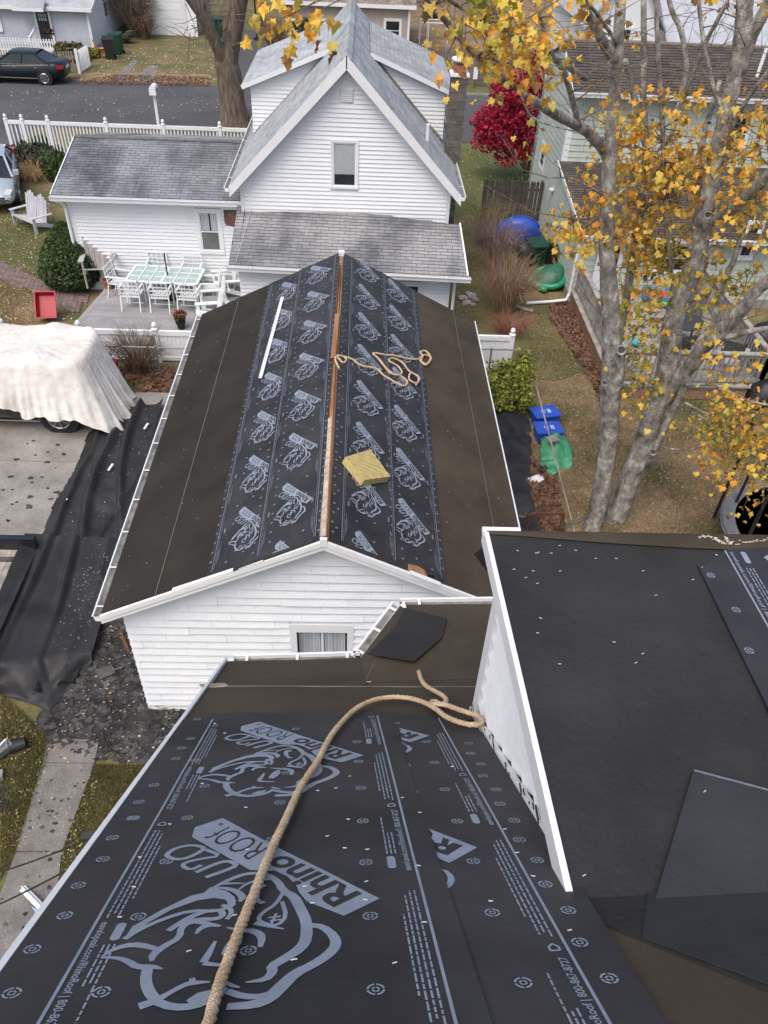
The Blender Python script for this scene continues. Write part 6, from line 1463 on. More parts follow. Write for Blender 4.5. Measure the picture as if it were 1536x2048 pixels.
p = hz(428, 632, DZ); adirondack('deck_armchair', 'white deck armchair partly hidden behind the far left corner of the black roof', (p[0], p[1]+.1, DZ), math.radians(-75), chw, cushion=cu_)
p = hz(405, 655, DZ); adirondack('deck_armchair', 'white scrolled chair showing just one arm beside the gutter of the middle roof', (p[0]+.25, p[1], DZ), math.radians(-75), chw)
def pot(name, label, loc, r, h, m): t = thing(name, label, 'pot', loc); MB().lathe([(r*.68, 0), (r*.95, h*.8), (r*1.08, h*.8), (r*1.1, h), (r*.95, h), (r*.9, h*.85), (0.01, h*.84)], n=18).build('pot_body', m, t, smooth=False); return t
p = hz(219, 576, DZ); t = pot('terracotta_pot', 'round terracotta pot in front of the grey adirondack chair', (p[0], p[1], DZ), .17, .28, terra); MB().lathe([(.15, .24), (.01, .25)], n=12).build('soil', soil, t)
p = hz(363, 657, DZ); mp = pot('flower_pot', 'small black pot of rust-coloured chrysanthemums on the patio', (p[0], p[1], DZ), .13, .22, blackm); mp['category'] = 'plant'
def leafball(parent, c, rad, n, s, m, name='foliage', flat=0.0, zmin=None, shell=.6, cone=False, seed=1, lump=.25):
    r_ = np.random.default_rng(seed); V = []; Fs = []; from mathutils import noise
    for i in range(n):
        d = r_.normal(size=3); d /= np.linalg.norm(d); rr = shell+(1-shell)*r_.random()
        lumpf = 1+lump*noise.noise(Vector(d*2.1)+Vector((seed, seed, 0)))+.5*lump*noise.noise(Vector(d*5)+Vector((seed, 1, 0)))
        if cone:
            t = r_.random()**.75; a = r_.random()*6.283; rr0 = max(0, 1-t**1.7)**.75*(0.45+.55*min(1, t*3.2+.2))
            k = (shell+(1-shell)*r_.random())*(1+lump*noise.noise(Vector((math.cos(a)*1.6, math.sin(a)*1.6, t*4+seed))))
            p = np.array([rad[0]*rr0*k*math.cos(a), rad[1]*rr0*k*math.sin(a), rad[2]*t]); d = _u([math.cos(a), math.sin(a), .6])
        else: p = np.array(rad)*d*rr*lumpf
        p = p+np.array(c)
        if zmin is not None and p[2] < zmin: continue
        q1 = _u(r_.normal(size=3)+d*.6); q2 = _u(np.cross(q1, r_.normal(size=3))); q1 = _u(np.cross(q1, q2)); z_ = s*(.6+.8*r_.random()); b = len(V)
        V += [p-q1*z_, p+q2*z_*.55, p+q1*z_, p-q2*z_*.55]; Fs.append((b, b+1, b+2, b+3))
    return npmesh(name, V, Fs, m, parent, 'stuff')
mumm = mat('rust_flowers', (.16, .05, .03), (.30, .12, .07), scale=8, rough=.9, island=.5); grn = mat('plant_green', (.025, .055, .015), (.05, .09, .03), rough=.8, island=.4)
leafball(mp, (0, 0, .36), (.17, .17, .15), 260, .04, grn, seed=3); leafball(mp, (0, 0, .44), (.19, .19, .13), 300, .03, mumm, name='blossom', seed=4)
# ------------------------------------------------------------------ red cart
p = hz(98, 640, 0); t = thing('red_cart', 'red plastic pull cart tipped up by the white fence on the left', 'cart', (p[0], p[1]+.15, .0), .1)
mb = MB(); a = .30; b_ = .38
def tub(mb, w0, l0, w1, l1, h, th=.025, T=lambda v: v):
    o = [(-w0, -l0, 0), (w0, -l0, 0), (w0, l0, 0), (-w0, l0, 0), (-w1, -l1, h), (w1, -l1, h), (w1, l1, h), (-w1, l1, h)]; i = [(x-math.copysign(th, x), y-math.copysign(th, y), z+(th if z < .01 else 0)) for x, y, z in o]
    mb.add([T(v) for v in o+i], [(0, 3, 2, 1), (0, 1, 5, 4), (1, 2, 6, 5), (2, 3, 7, 6), (3, 0, 4, 7), (8, 9, 10, 11), (8, 12, 13, 9), (9, 13, 14, 10), (10, 14, 15, 11), (11, 15, 12, 8), (4, 5, 13, 12), (5, 6, 14, 13), (6, 7, 15, 14), (7, 4, 12, 15)]); return mb
ti = math.radians(48); T = lambda v: (v[0], v[1]*math.sin(ti)*1-v[2]*math.cos(ti)+0, v[1]*math.cos(ti)+v[2]*math.sin(ti)+.35)
T = lambda v: (v[0], v[1]*.62-v[2]*.75, .35+v[1]*.78+v[2]*.62)
tub(mb, .24, .32, .29, .38, .22, T=T).build('tub', redp, t)
for sx in (-1, 1):
    MB().lathe([(.10, -.02), (.12, 0), (.10, .02)], (0, 0, 0), 12).build('wheel', mat('cream_plastic', (.5, .45, .38)), t).matrix_basis = Matrix.Translation((sx*.30, .2, .32)) @ Matrix.Rotation(math.pi/2, 4, 'Y')
MB().tube([T((0, -.3, .02)), T((0, -.6, -.1))], .02, 6).build('handle', blackm, t)

# ------------------------------------------------------------------ fences
def vinyl_fence(name, label, xs, y, ztop, pick=.11, group=None, solid=False, z0=.06):
    t = thing(name, label, 'fence', (0, y, 0), 0, group)
    for x in xs:
        q = MB().lo((x-.065, -.065, 0), (x+.065, .065, ztop+.03)).build('post', white, t)
        MB().lathe([(.09, 0), (.09, .03), (.045, .05), (.06, .09), (.072, .13), (.05, .18), (.01, .21)], (0, 0, 0), 10).build('post_cap', white, q, loc=(x, 0, ztop+.03))
    for a, b in zip(xs[:-1], xs[1:]):
        MB().lo((a+.065, -.04, ztop-.13), (b-.065, .04, ztop)).build('top_rail', white, t); MB().lo((a+.065, -.035, z0), (b-.065, .035, z0+.1)).build('bottom_rail', white, t)
        n_ = int((b-a-.13)/pick); me = None
        for i in range(n_):
            x = a+.065+(i+.5)*(b-a-.13)/n_; w_ = pick*.5*(.98 if solid else .42)
            if me is None: o = MB().lo((-w_, -.012, z0+.1), (w_, .012, ztop-.13)).build('picket', white, t); o.location.x = x; me = o.data
            else: inst(me, 'picket', t, (x, 0, 0))
    return t
fyy = 18.35
px3 = [hy(x, 690, fyy)[0] for x in (16, 166, 315)]; dxp = (px3[2]-px3[0])/2; zt_ = hy(240, 659, fyy)[2]
vinyl_fence('vinyl_fence', 'white vinyl fence with ball-capped posts between the patio and the tarped car', [px3[0]-dxp*2, px3[0]-dxp, px3[0], px3[1], px3[2], px3[2]+dxp*.62], fyy, zt_, pick=.105, solid=True)
xr_ = hy(1020, 700, fyy)[0]; zt2 = hy(985, 671, fyy)[2]
vinyl_fence('vinyl_fence', 'short run of white vinyl fence right of the middle roof', [2.3, xr_], fyy, zt2, pick=.085, solid=True)
# far white fence along the street
fp = [hz(x, 262, 0) for x in (212, 326, 439)]; zt3 = hy(326, 251, fp[1][1])[2]; step_ = (fp[2][0]-fp[0][0])/2
yq = hz(326, 251, 1.6)[1]
vinyl_fence('picket_fence', 'long white picket fence along the street behind the left wing of the white house', [hy(x, 250, yq)[0] for x in (14, 46, 97, 212, 326, 439, 545)], yq, 1.6, pick=.135)
# mailbox
p = hz(316, 262, 0); t = thing('mailbox', 'white mailbox on a post beside the far picket fence', 'mailbox', (p[0], 39.1, 0)); MB().lo((-.06, -.06, 0), (.06, .06, 1.5)).build('post', white, t)
mb = MB(); vs = []; 
for y in (-.3, .3):
    for a in np.linspace(0, math.pi, 9): vs.append((.15*math.cos(a), y, 1.72+.16*math.sin(a)))
    vs += [(-.15, y, 1.5), (.15, y, 1.5)]
mb.add(vs, [(i, i+1, 12+i, 11+i) for i in range(10)]+[(10, 0, 11, 21), tuple(range(10, -1, -1)), tuple(range(11, 22))]); mb.build('box', white, t); MB().lo((.15, -.1, 1.6), (.17, .06, 1.72)).build('flag', redp, t)
# chain link fence
def chainlink(name, label, a, b, h, cell=.075, wr=.0035, group=None):
    a = np.array([*a, 0.]); b = np.array([*b, 0.]); Lf = np.linalg.norm(b-a); d = (b-a)/Lf; t = thing(name, label, 'fence', (0, 0, 0), 0, group)
    MB().tube([a+[0, 0, h], b+[0, 0, h]], .024, 8).build('top_rail', galv, t)
    for k in range(max(2, int(Lf/2.4)+1)+1): c = a+d*Lf*k/max(2, int(Lf/2.4)+1); MB().tube([c, c+[0, 0, h+.04]], .026, 8).build('post', galv, t)
    mb = MB(); nn = np.array([d[1], -d[0], 0])*wr; 
    for sg in (1, -1):
        x = -h
        while x < Lf:
            x0, z0, x1, z1 = x, 0, x+h, h
            if x0 < 0: z0 = -x0; x0 = 0
            if x1 > Lf: z1 = h-(x1-Lf); x1 = Lf
            if z1 > z0:
                if sg < 0: z0, z1 = h-z0, h-z1
                P, Q = a+d*x0+[0, 0, z0]+nn*sg, a+d*x1+[0, 0, z1]+nn*sg; w_ = np.array([0, 0, wr])
                mb.add([P-w_, Q-w_, Q+w_, P+w_], [(0, 1, 2, 3)])
            x += cell
    mb.build('mesh', galv, t, kind='stuff'); return t
ch = hy(300, 695, 17.75)[2]; chainlink('chain_link_fence', 'chain-link fence in front of the white vinyl fence left of the middle roof', (-6.9, 17.75), (-3.5, 17.75), ch)
chainlink('chain_link_fence', 'short chain-link fence right of the middle roof by the yellow-green shrub', (2.7, 17.6), (4.15, 17.6), 1.05)

# ------------------------------------------------------------------ vehicles
def carbody(name, label, loc, rz, paint, L_=4.75, W=1.82, H=1.45, light_rear=True, suv=False, parts=True, wheelr=.33, plate=True, group=None):
    """front towards +x"""
    t = thing(name, label, 'car', loc, rz); hw = W/2
    if suv: st = [(-L_/2, .45, .95, .75), (-L_/2+.06, .38, 1.05, .9), (-L_/2+.5, .34, 1.08, 1), (-.9, .3, 1.08, 1), (0, .3, 1.08, 1), (.75, .3, 1.07, 1), (1.3, .32, 1.04, .99), (L_/2-.5, .34, .98, .96), (L_/2-.1, .38, .85, .86), (L_/2, .45, .70, .72)]
    else: st = [(-L_/2, .48, .80, .70), (-L_/2+.08, .34, .98, .84), (-L_/2+.5, .30, 1.02, .95), (-1.2, .26, 1.0, 1), (-.3, .24, .96, 1), (.6, .24, .93, 1), (1.15, .26, .90, .99), (1.75, .28, .82, .94), (L_/2-.15, .32, .68, .84), (L_/2, .42, .56, .66)]
    mb = MB(); vs = []; nr = 12
    for x, zl_, zb2, wf_ in st:
        w_ = hw*wf_; zm = (zl_+zb2)/2
        ring = [(-w_*.86, zl_), (-w_*.99, zl_+.10), (-w_, zm), (-w_*.97, zb2-.10), (-w_*.88, zb2-.01), (-w_*.5, zb2+.035), (w_*.5, zb2+.035), (w_*.88, zb2-.01), (w_*.97, zb2-.10), (w_, zm), (w_*.99, zl_+.10), (w_*.86, zl_)]
        vs += [(x, y, z) for y, z in ring]
    fs = [(i*nr+j, (i+1)*nr+j, (i+1)*nr+(j+1) % nr, i*nr+(j+1) % nr) for i in range(len(st)-1) for j in range(nr)]+[tuple(range(nr)), tuple((len(st)-1)*nr+j for j in range(nr-1, -1, -1))]
    mb.add(vs, fs); o = mb.build('body', paint, t, smooth=True)
    # cabin: glasshouse then roof
    if suv: g0, g1, r0, r1, zb1, zr2 = -L_/2+.12, 1.35, -L_/2+.45, .55, 1.07, H+.28
    else: g0, g1, r0, r1, zb1, zr2 = -1.75, 1.25, -1.0, .30, .96, H
    wb, wt = hw*.90, hw*.70
    def quad(a, b, c, d, nm, m, par=t): MB().add([a, b, c, d], [(0, 1, 2, 3)]).build(nm, m, par)
    B = [(g0, -wb, zb1), (g1, -wb, zb1-.03), (g1, wb, zb1-.03), (g0, wb, zb1)]; Tt = [(r0, -wt, zr2-.06), (r1, -wt, zr2-.06), (r1, wt, zr2-.06), (r0, wt, zr2-.06)]
    gl = MB(); gl.add(B+Tt, [(0, 1, 5, 4), (2, 3, 7, 6)]); gl.build('side_window', glassd, t); 
    gl = MB(); gl.add([B[1], B[2], Tt[2], Tt[1]], [(0, 1, 2, 3)]); gl.build('windscreen', glassd, t); gl = MB(); gl.add([B[3], B[0], Tt[0], Tt[3]], [(0, 1, 2, 3)]); gl.build('rear_window', glassd, t)
    rf = MB(); xs_ = np.linspace(r0-.06, r1+.08, 6); vs = []
    for x in xs_:
        e_ = min(1, min(x-xs_[0], xs_[-1]-x)/.25); 
        for yv_, zo in ((-wt-.03, -.05), (-wt*.9, .0), (-wt*.4, .035), (wt*.4, .035), (wt*.9, .0), (wt+.03, -.05)): vs.append((x, yv_, zr2-.035+zo*1+.03*e_))
    rf.add(vs, [(i*6+j, (i+1)*6+j, (i+1)*6+j+1, i*6+j+1) for i in range(5) for j in range(5)]); rf.build('roof', paint, t, smooth=True)
    for sy in (-1, 1):
        pl = []; P = lambda p, q, f: np.array(p)*(1-f)+np.array(q)*f
        s0, s1 = (0, 4) if sy < 0 else (3, 7); e0, e1 = (1, 5) if sy < 0 else (2, 6); off = np.array([0, sy*.012, 0])
        pl += [(np.array(B[s0])+off, np.array(Tt[s0])+off, .09), (np.array(B[e0])+off, np.array(Tt[e0])+off, .07)]
        for f in ((.5,) if not suv else (.36, .68)): pl.append((P(B[s0], B[e0], f)+off, P(Tt[s0], Tt[e0], f)+off, .06))
        for q in pl: MB().bar(q[0], q[1], q[2], .03).build('pillar', paint, t)
        MB().bar(np.array(B[s0])+off*1.5, np.array(B[e0])+off*1.5, .02, .025).build('window_trim', chrome, t)
        MB().lo((g1-.35, sy*(hw+.0)-.02, zb1-.02), (g1-.15, sy*(hw+.16)+.0, zb1+.12)).build('mirror', paint, t)
        for x in (-1.0, .1) : MB().lo((x-.08, sy*(hw+.004)-.01, .80), (x+.08, sy*(hw+.004)+.012, .83)).build('door_handle', chrome, t)
        MB().lo((-1.25, sy*(hw-.01)-.01, .30), (1.25, sy*(hw-.01)+.012, .325)).build('sill_trim', chrome, t)
        for x in (-L_/2+1.02, L_/2-.95):
            a_ = MB().tube([(x, sy*(hw-.24), wheelr), (x, sy*(hw+.012), wheelr)], wheelr+.05, 20); a_.build('wheel_arch', blackm, t)
            w_ = MB(); w_.tube([(x, sy*(hw-.2), wheelr), (x, sy*(hw-.01), wheelr), (x, sy*(hw+.02), wheelr)], [wheelr, wheelr, wheelr*.94], 22); w_ = w_.build('wheel', rubber, t)
            r_ = MB(); r_.tube([(x, sy*(hw+.0), wheelr), (x, sy*(hw+.026), wheelr)], wheelr*.66, 20); r_ = r_.build('rim', mat('rim_dark', (.06, .06, .065), rough=.5), w_)
            sk = MB()
            for k in range(7):
                a = 2*math.pi*k/7; sk.bar((x+.03*math.cos(a), sy*(hw+.03), wheelr+.03*math.sin(a)), (x+wheelr*.64*math.cos(a), sy*(hw+.034), wheelr+wheelr*.64*math.sin(a)), .018, .055, up=(0, 1, 0))
            sk.tube([(x+wheelr*.64*math.cos(a), sy*(hw+.03), wheelr+wheelr*.64*math.sin(a)) for a in np.linspace(0, 6.2832, 21)], .013, 5, caps=False); sk.build('spokes', chrome, w_)
        MB().lo((-L_/2+.01, sy*hw*.80-.2*0-.16, .78), (-L_/2+.30, sy*hw*.80+.16, .93)).build('tail_light', mat('tail_light_red', (.35, .01, .015), rough=.2), t)
        MB().box((L_/2-.22, sy*hw*.66, .66), (.34, .34, .12), ax=(_u((1, -sy*.3, -.25)), _u((sy*.3, 1, 0)), (0, 0, 1))).build('headlight', mat('headlight_glass', (.5, .52, .55), rough=.1), t)
    MB().lo((-L_/2-.012, -.26, .70), (-L_/2+.03, .26, .83)).build('licence_plate', whitet, t)
    gr2 = MB().lo((L_/2-.12, -.5, .38), (L_/2+.015, .5, .60)).build('grille', blackm, t)
    for k in range(4): MB().lo((L_/2-.0, -.5, .40+k*.05), (L_/2+.025, .5, .415+k*.05)).build('grille_bar', chrome, gr2)
    return t
navy = mat('dark_blue_green_car_paint', (.007, .012, .016), (.009, .015, .02), rough=.3, coat=.15, spec=.3)
silver = mat('silver_car_paint', (.45, .50, .56), (.50, .55, .61), rough=.25, metal=.3, coat=.6)
carbody('parked_sedan', 'dark blue-green sedan parked on the far side of the street', (-18.15, 46.95, 0.016), math.pi, navy, wheelr=.34)
p = hz(16, 432, 0); carbody('parked_car', 'silver car nosing in at the left edge beside the loveseat', (p[0]-1.2, p[1]+2.2, .012), math.radians(-72), silver)
blk = mat('black_car_paint', (.010, .012, .014), (.014, .016, .018), rough=.25, coat=.5)
wpt = hz(125, 866, 0.012); cy_ = wpt[1]+.95; rx_ = wpt[0]; cxs = rx_-(-4.9/2+1.02)*-1
suv_x = rx_-( 4.9/2-1.02)
carbody('tarped_suv', 'black SUV parked on the driveway under a pale drop cloth', (suv_x, cy_, .012), math.pi, blk, L_=4.9, W=1.86, H=1.34, suv=True, wheelr=.40)
# drop cloth over the rear of it
tail = suv_x+4.9/2; ztp = 1.86
from mathutils import noise
V = []; nA_ = 240
lx0 = suv_x-.55           # front limit of the cloth
prof_k = [(0.0, 0), (.25, 0), (.5, 0), (.75, 0), (.92, 0), (1.0, 0), (1.02, .12), (1.04, .24), (1.05, .36), (1.06, .48), (1.07, .6), (1.08, .72), (1.09, .84), (1.10, .94), (1.11, 1.0)]
def edge(a):      # rounded box around the car roof, angle a
    c, s = math.cos(a), math.sin(a); n_ = 5.0; r = (abs(c)**n_+abs(s)**n_)**(-1/n_); return c*r, s*r
xc = (lx0+tail-.2)/2; hxr = (tail-.2-lx0)/2; hyr = .93
hemz = {}
for k, (rr, dn) in enumerate(prof_k):
    for i in range(nA_):
        a = 2*math.pi*i/nA_; ex, ey = edge(a); fold = (math.sin(a*15+1.7*math.sin(a*4))+.5*math.sin(a*37+2+dn*2)+.5*math.sin(a*59+3*dn))*.5
        right = max(0, math.cos(a))**1.2; near = max(0, -math.sin(a)); leftp = max(0, -math.cos(a))
        x = xc+ex*hxr*min(rr, 1.0); y = cy_+ey*hyr*min(rr, 1.0)
        flare = dn*(.26+.55*right*(.6+.4*near)+.10*near); 
        nx_, ny_ = ex/max(.2, math.hypot(ex, ey)), ey/max(.2, math.hypot(ex, ey))
        amp = .05+.06*dn*(1+noise.noise(Vector((a*2, 3, 3)))); x += nx_*(flare+amp*fold*dn); y += ny_*(flare*.75+amp*fold*dn)
        hem = .52 if near > .25 and math.cos(a) < .35 else (.05 if math.cos(a) > .55 else .30)
        hem = .60-.54*max(0, min(1, (math.cos(a)-.50)/.3)); hem += .95*leftp+.05*noise.noise(Vector((a*2.5, 1, 1)))
        z = ztp-(ztp-hem)*dn**(.9)
        tent = .10*math.exp(-((x-(xc+.35))/.22)**2)+.08*math.exp(-((x-(xc-1.1))/.2)**2)+.05*math.exp(-((x-(xc+hxr*.86))/.15)**2)
        if dn == 0: z += tent*(1 if rr > .4 else .6)-.05*(1-abs(rr))+.02*noise.noise(Vector((x*3, y*3, 1)))-.04*rr**4
        else: z += tent*(1-dn)**2-.04*(1-dn)
        q_ = Vector((x*3.1, y*3.1, z*2.2)); w3 = .05*noise.noise(q_)+.028*noise.noise(q_*2.6)+.012*noise.noise(q_*6); x += nx_*w3*(.3+dn); y += ny_*w3*(.3+dn); z += w3*.5*(1-.5*dn)
        V.append((x, y, max(z, .03)))
Fq = [(k*nA_+i, k*nA_+(i+1) % nA_, (k+1)*nA_+(i+1) % nA_, (k+1)*nA_+i) for k in range(1, len(prof_k)-1) for i in range(nA_)]
# centre rings collapse to a grid-free cap
V0 = V[nA_:2*nA_]; c_idx = len(V); V.append((xc, cy_, ztp-.05)); tri = [(c_idx, nA_+(i+1) % nA_, nA_+i) for i in range(nA_)]
mb = MB(); mb.add(V, [f[::-1] for f in Fq]+[t_[::-1] for t_ in tri]); dc = mb.build('drop_cloth', canvas, smooth=True, label='pale canvas drop cloth draped over the SUV, hem spread on the driveway', cat='drop cloth')
md = dc.modifiers.new('s', 'SUBSURF'); md.levels = 1; md.render_levels = 1
sm = MB()
stm = mat('brown_stain', (.16, .13, .10), (.34, .29, .24), scale=12, rough=.95, fine=.4)

# ------------------------------------------------------------------ black ground cloth and debris
def zramp(x, y): return 0
outA = [tuple(hz(*q)[:2]) for q in ((236, 818), (330, 812), (300, 920), (262, 1060), (205, 1235), (150, 1370), (75, 1400), (60, 1190), (90, 1063), (112, 1005), (150, 950), (178, 872))]
gc = wrinkled('ground_cloth', outA, 0, .03, clothm, amp=.05, seed=4, z=.08, fn=lambda x, y: sum(h*math.exp(-((x-(c0+c1*(y-11)+.22*math.sin(y*.7+k)))/w)**2)*(.4+.6*abs(math.sin(y*.45+k))) for k, (c0, c1, w, h) in enumerate(((-4.2, -.07, .10, .20), (-4.75, -.10, .07, .24), (-5.3, -.09, .09, .20), (-5.75, -.12, .06, .16), (-5.05, .05, .05, .14)))), label='black ground cloth spread along the left side of the middle house', cat='ground cloth')
# raised part over the trailer, with long folds
KB = [(55, 1065, .80), (178, 1068, .62), (262, 1068, .25), (235, 1180, .2), (205, 1240, .22), (165, 1330, .45), (120, 1372, .02), (102, 1424, .02), (70, 1405, .02), (0, 1392, .02), (-60, 1370, .05), (-70, 1290, .70), (0, 1205, .85), (30, 1130, .85)]
gb = MB(); nu, nv = 60, 44
top_l, top_r, bot_l, bot_r = hz(50, 1066, .82), hz(255, 1078, .18), hz(-70, 1340, .62), hz(185, 1300, .20)
vs = []
for j in range(nv+1):
    v_ = j/nv; 
    for i in range(nu+1):
        u_ = i/nu; A = top_l*(1-u_)+top_r*u_; B = bot_l*(1-u_)+bot_r*u_; p = A*(1-v_)+B*v_
        f = 0
        for uc, wd, am in ((.22, .035, .10), (.27, .02, -.08), (.52, .03, .10), (.56, .02, -.09), (.80, .04, .05)):
            uc2 = uc+.03*math.sin(v_*3+uc*9); f += am*math.exp(-((u_-uc2)/wd)**2)*(.35+.65*math.sin(min(1, v_*1.3+.15)*math.pi))
        z = p[2]+f+.03*noise.noise(Vector((p[0]*2, p[1]*1.2, 7)))-.15*math.sin(v_*math.pi)*math.sin(u_*math.pi)
        vs.append((p[0]+.02*noise.noise(Vector((v_*9, u_, 1))), p[1], max(z, .07)))
gb.add(vs, [(j*(nu+1)+i, (j+1)*(nu+1)+i, (j+1)*(nu+1)+i+1, j*(nu+1)+i+1) for j in range(nv) for i in range(nu)])
# falling skirt at the near edge
vs = []; ns = 10
bx = [bot_l*(1-i/nu)+bot_r*(i/nu) for i in range(nu+1)]
gl_ = [hz(-70, 1380, 0), hz(0, 1392, 0), hz(60, 1408, 0), hz(100, 1424, 0), hz(125, 1395, 0), hz(160, 1360, 0), hz(185, 1330, 0)]
def gli(u_): f = u_*(len(gl_)-1); k = min(int(f), len(gl_)-2); return gl_[k]*(1-(f-k))+gl_[k+1]*(f-k)
base = len(gb.v)-(nu+1)
prev = [np.array(gb.v[base+i]) for i in range(nu+1)]
sv = []
for j in range(1, ns+1):
    w_ = j/ns
    for i in range(nu+1):
        u_ = i/nu; g_ = gli(u_); p = prev[i]*(1-w_)+g_*w_; sag = prev[i][2]*(1-w_)**1.7+.03
        sv.append((p[0], p[1]-.12*math.sin(w_*math.pi)*(.5+.5*math.sin(u_*19)), max(.02, sag+.06*math.sin(w_*9+u_*13)*math.sin(w_*math.pi))))
b0_ = len(gb.v); gb.v += sv
for j in range(ns):
    for i in range(nu):
        a = (base if j == 0 else b0_+(j-1)*(nu+1))+i; b = b0_+j*(nu+1)+i; gb.f.append((a, b, b+1, a+1)); gb.mi.append(0)
gb.build('ground_cloth', clothm, smooth=True, label='black cloth sagging over the trailer bed in long folds at the left edge', cat='ground cloth')
# trailer under it
p0, p1 = hz(-80, 1075, .85), hz(58, 1078, .85)
tr = thing('utility_trailer', 'weathered flatbed trailer with black side rail at the left edge under the black cloth', 'trailer', (0, 0, 0))
yF, yN, xR = p1[1], hz(0, 1290, .75)[1], p1[0]+.12
for i in range(8): xx = (xR-.2)-i*.24; MB().lo((xx-.232, yN, .62+random.uniform(-.004, .004)), (xx, yF-.1, .66)).build('bed_board', greywood, tr)
MB().lo((xR-2.2, yF-.09, .60), (xR, yF+.03, .92)).build('side_rail', mat('black_steel', (.012, .015, .022), rough=.35, spec=.6), tr)
MB().lo((xR-2.2, yF-.42, .665), (xR-.25, yF-.32, .70)).build('cross_strap', darkwood, tr)
MB().lo((xR-.1, yN, .4), (xR, yF-.09, .66)).build('frame_beam', blackm, tr)
for y_ in (yN+.9,): MB().tube([(xR-.35, y_, .33), (xR-.1, y_, .33)], .33, 18).build('wheel', rubber, tr)
# shingle scraps
scr = mat('torn_shingle_scrap', (.018, .018, .018), (.07, .068, .066), scale=3, rough=.9, island=.6, fine=.3)
scw = mat('pale_shingle_chip', (.14, .14, .15), (.36, .36, .37), scale=3, rough=.9, island=.4)
wdc = mat('wood_chip', (.18, .10, .055), (.36, .24, .15), scale=6, rough=.9, island=.3)
soilp = [tuple(q) for q in pz([(205, 1240), (150, 1350), (110, 1420), (65, 1450), (100, 1490), (190, 1520), (300, 1530), (400, 1430), (400, 1330), (300, 1420), (250, 1235)])]
cl_ = [tuple(q) for q in pz([(236, 830), (325, 815), (262, 1060), (205, 1235), (120, 1300), (100, 1100), (170, 980)])]
cl2 = [tuple(hz(x, y, .4)[:2]) for x, y in ((170, 1080), (250, 1085), (200, 1230), (160, 1300), (100, 1290))]
def chips(name, poly, n, m, smin, smax, z, label, th=.008, tilt=.25, zf=None):
    mb = MB(); xs = [p[0] for p in poly]; ys = [p[1] for p in poly]; k = 0
    while k < n:
        x, y = random.uniform(min(xs), max(xs)), random.uniform(min(ys), max(ys))
        if not inside(poly, x, y): continue
        s = random.uniform(smin, smax); a = random.uniform(0, 6.28); nv_ = random.choice((4, 5, 6)); tx, ty = random.uniform(-tilt, tilt), random.uniform(-tilt, tilt); zz = z+(zf(x, y) if zf else 0)+s*.3*(abs(tx)+abs(ty))
        P = []
        for i in range(nv_): an = a+6.283*i/nv_+random.uniform(-.3, .3); r_ = s*random.uniform(.5, 1.0); dx_, dy_ = r_*math.cos(an), r_*math.sin(an)*random.uniform(.4, 1); P.append((x+dx_, y+dy_, zz+dx_*tx+dy_*ty))
        if len(P) > 2: mb.slab(P, th, (0, 0, 1))
        k += 1
    return mb.build(name, m, label=label, cat='debris', kind='stuff')
chips('shingle_debris', soilp, 1000, scr, .03, .13, .02, 'torn black roof shingles heaped beside the corner of the middle house')
chips('shingle_debris', soilp, 170, scw, .008, .03, .05, 'pale grey shingle chips on the debris heap')
chips('wood_debris', soilp, 34, wdc, .012, .04, .05, 'small orange wood splinters on the debris heap')
chips('shingle_debris', cl_, 130, scw, .006, .022, .14, 'small pale chips scattered over the black ground cloth'); chips('wood_debris', cl_, 22, wdc, .01, .03, .14, 'small leaf and wood bits on the black ground cloth')
chips('shingle_debris', cl2, 130, scw, .006, .02, .34, 'chips lying on the folded black cloth'); chips('wood_debris', cl2, 26, wdc, .008, .022, .34, 'orange bits lying on the folded black cloth')
rd = [(2.62, 7.6), (3.45, 7.6), (3.5, 12.5), (3.75, 15.8), (2.7, 16.6)]
chips('shingle_debris', rd, 420, scr, .04, .16, .04, 'black shingle scraps piled along the right side of the middle house')
chips('shingle_debris', rd, 90, scw, .02, .06, .09, 'pale chips on the scraps along the right side of the middle house'); chips('wood_debris', rd, 26, mat('old_red_wood', (.16, .06, .035), (.26, .11, .06), scale=5, rough=.9), .05, .14, .09, 'reddish broken wood among the scraps right of the middle house')
outC = [tuple(hz(*q)[:2]) for q in ((960, 815), (1040, 800), (1060, 860), (1062, 1000), (1080, 1075), (1000, 1075), (980, 900))]
wrinkled('ground_cloth', outC, 0, .07, clothm, amp=.16, seed=9, z=.10, label='crumpled black cloth along the right wall of the middle house', cat='ground cloth')
chips('shingle_debris', area([(0, 960), (0, 1060), (120, 1000), (140, 890), (60, 880)]), 26, scr, .03, .10, .025, 'black scraps lying on the concrete driveway')
chips('walk_debris', area([(90, 1480), (190, 1530), (110, 1780), (60, 1950), (0, 1960), (0, 1760)]), 60, scr, .008, .05, .04, 'dark crumbs on the lower left sidewalk'); chips('walk_debris', area([(90, 1480), (190, 1530), (110, 1780), (60, 1950), (0, 1960), (0, 1760)]), 40, scw, .006, .02, .04, 'pale crumbs on the lower left sidewalk')
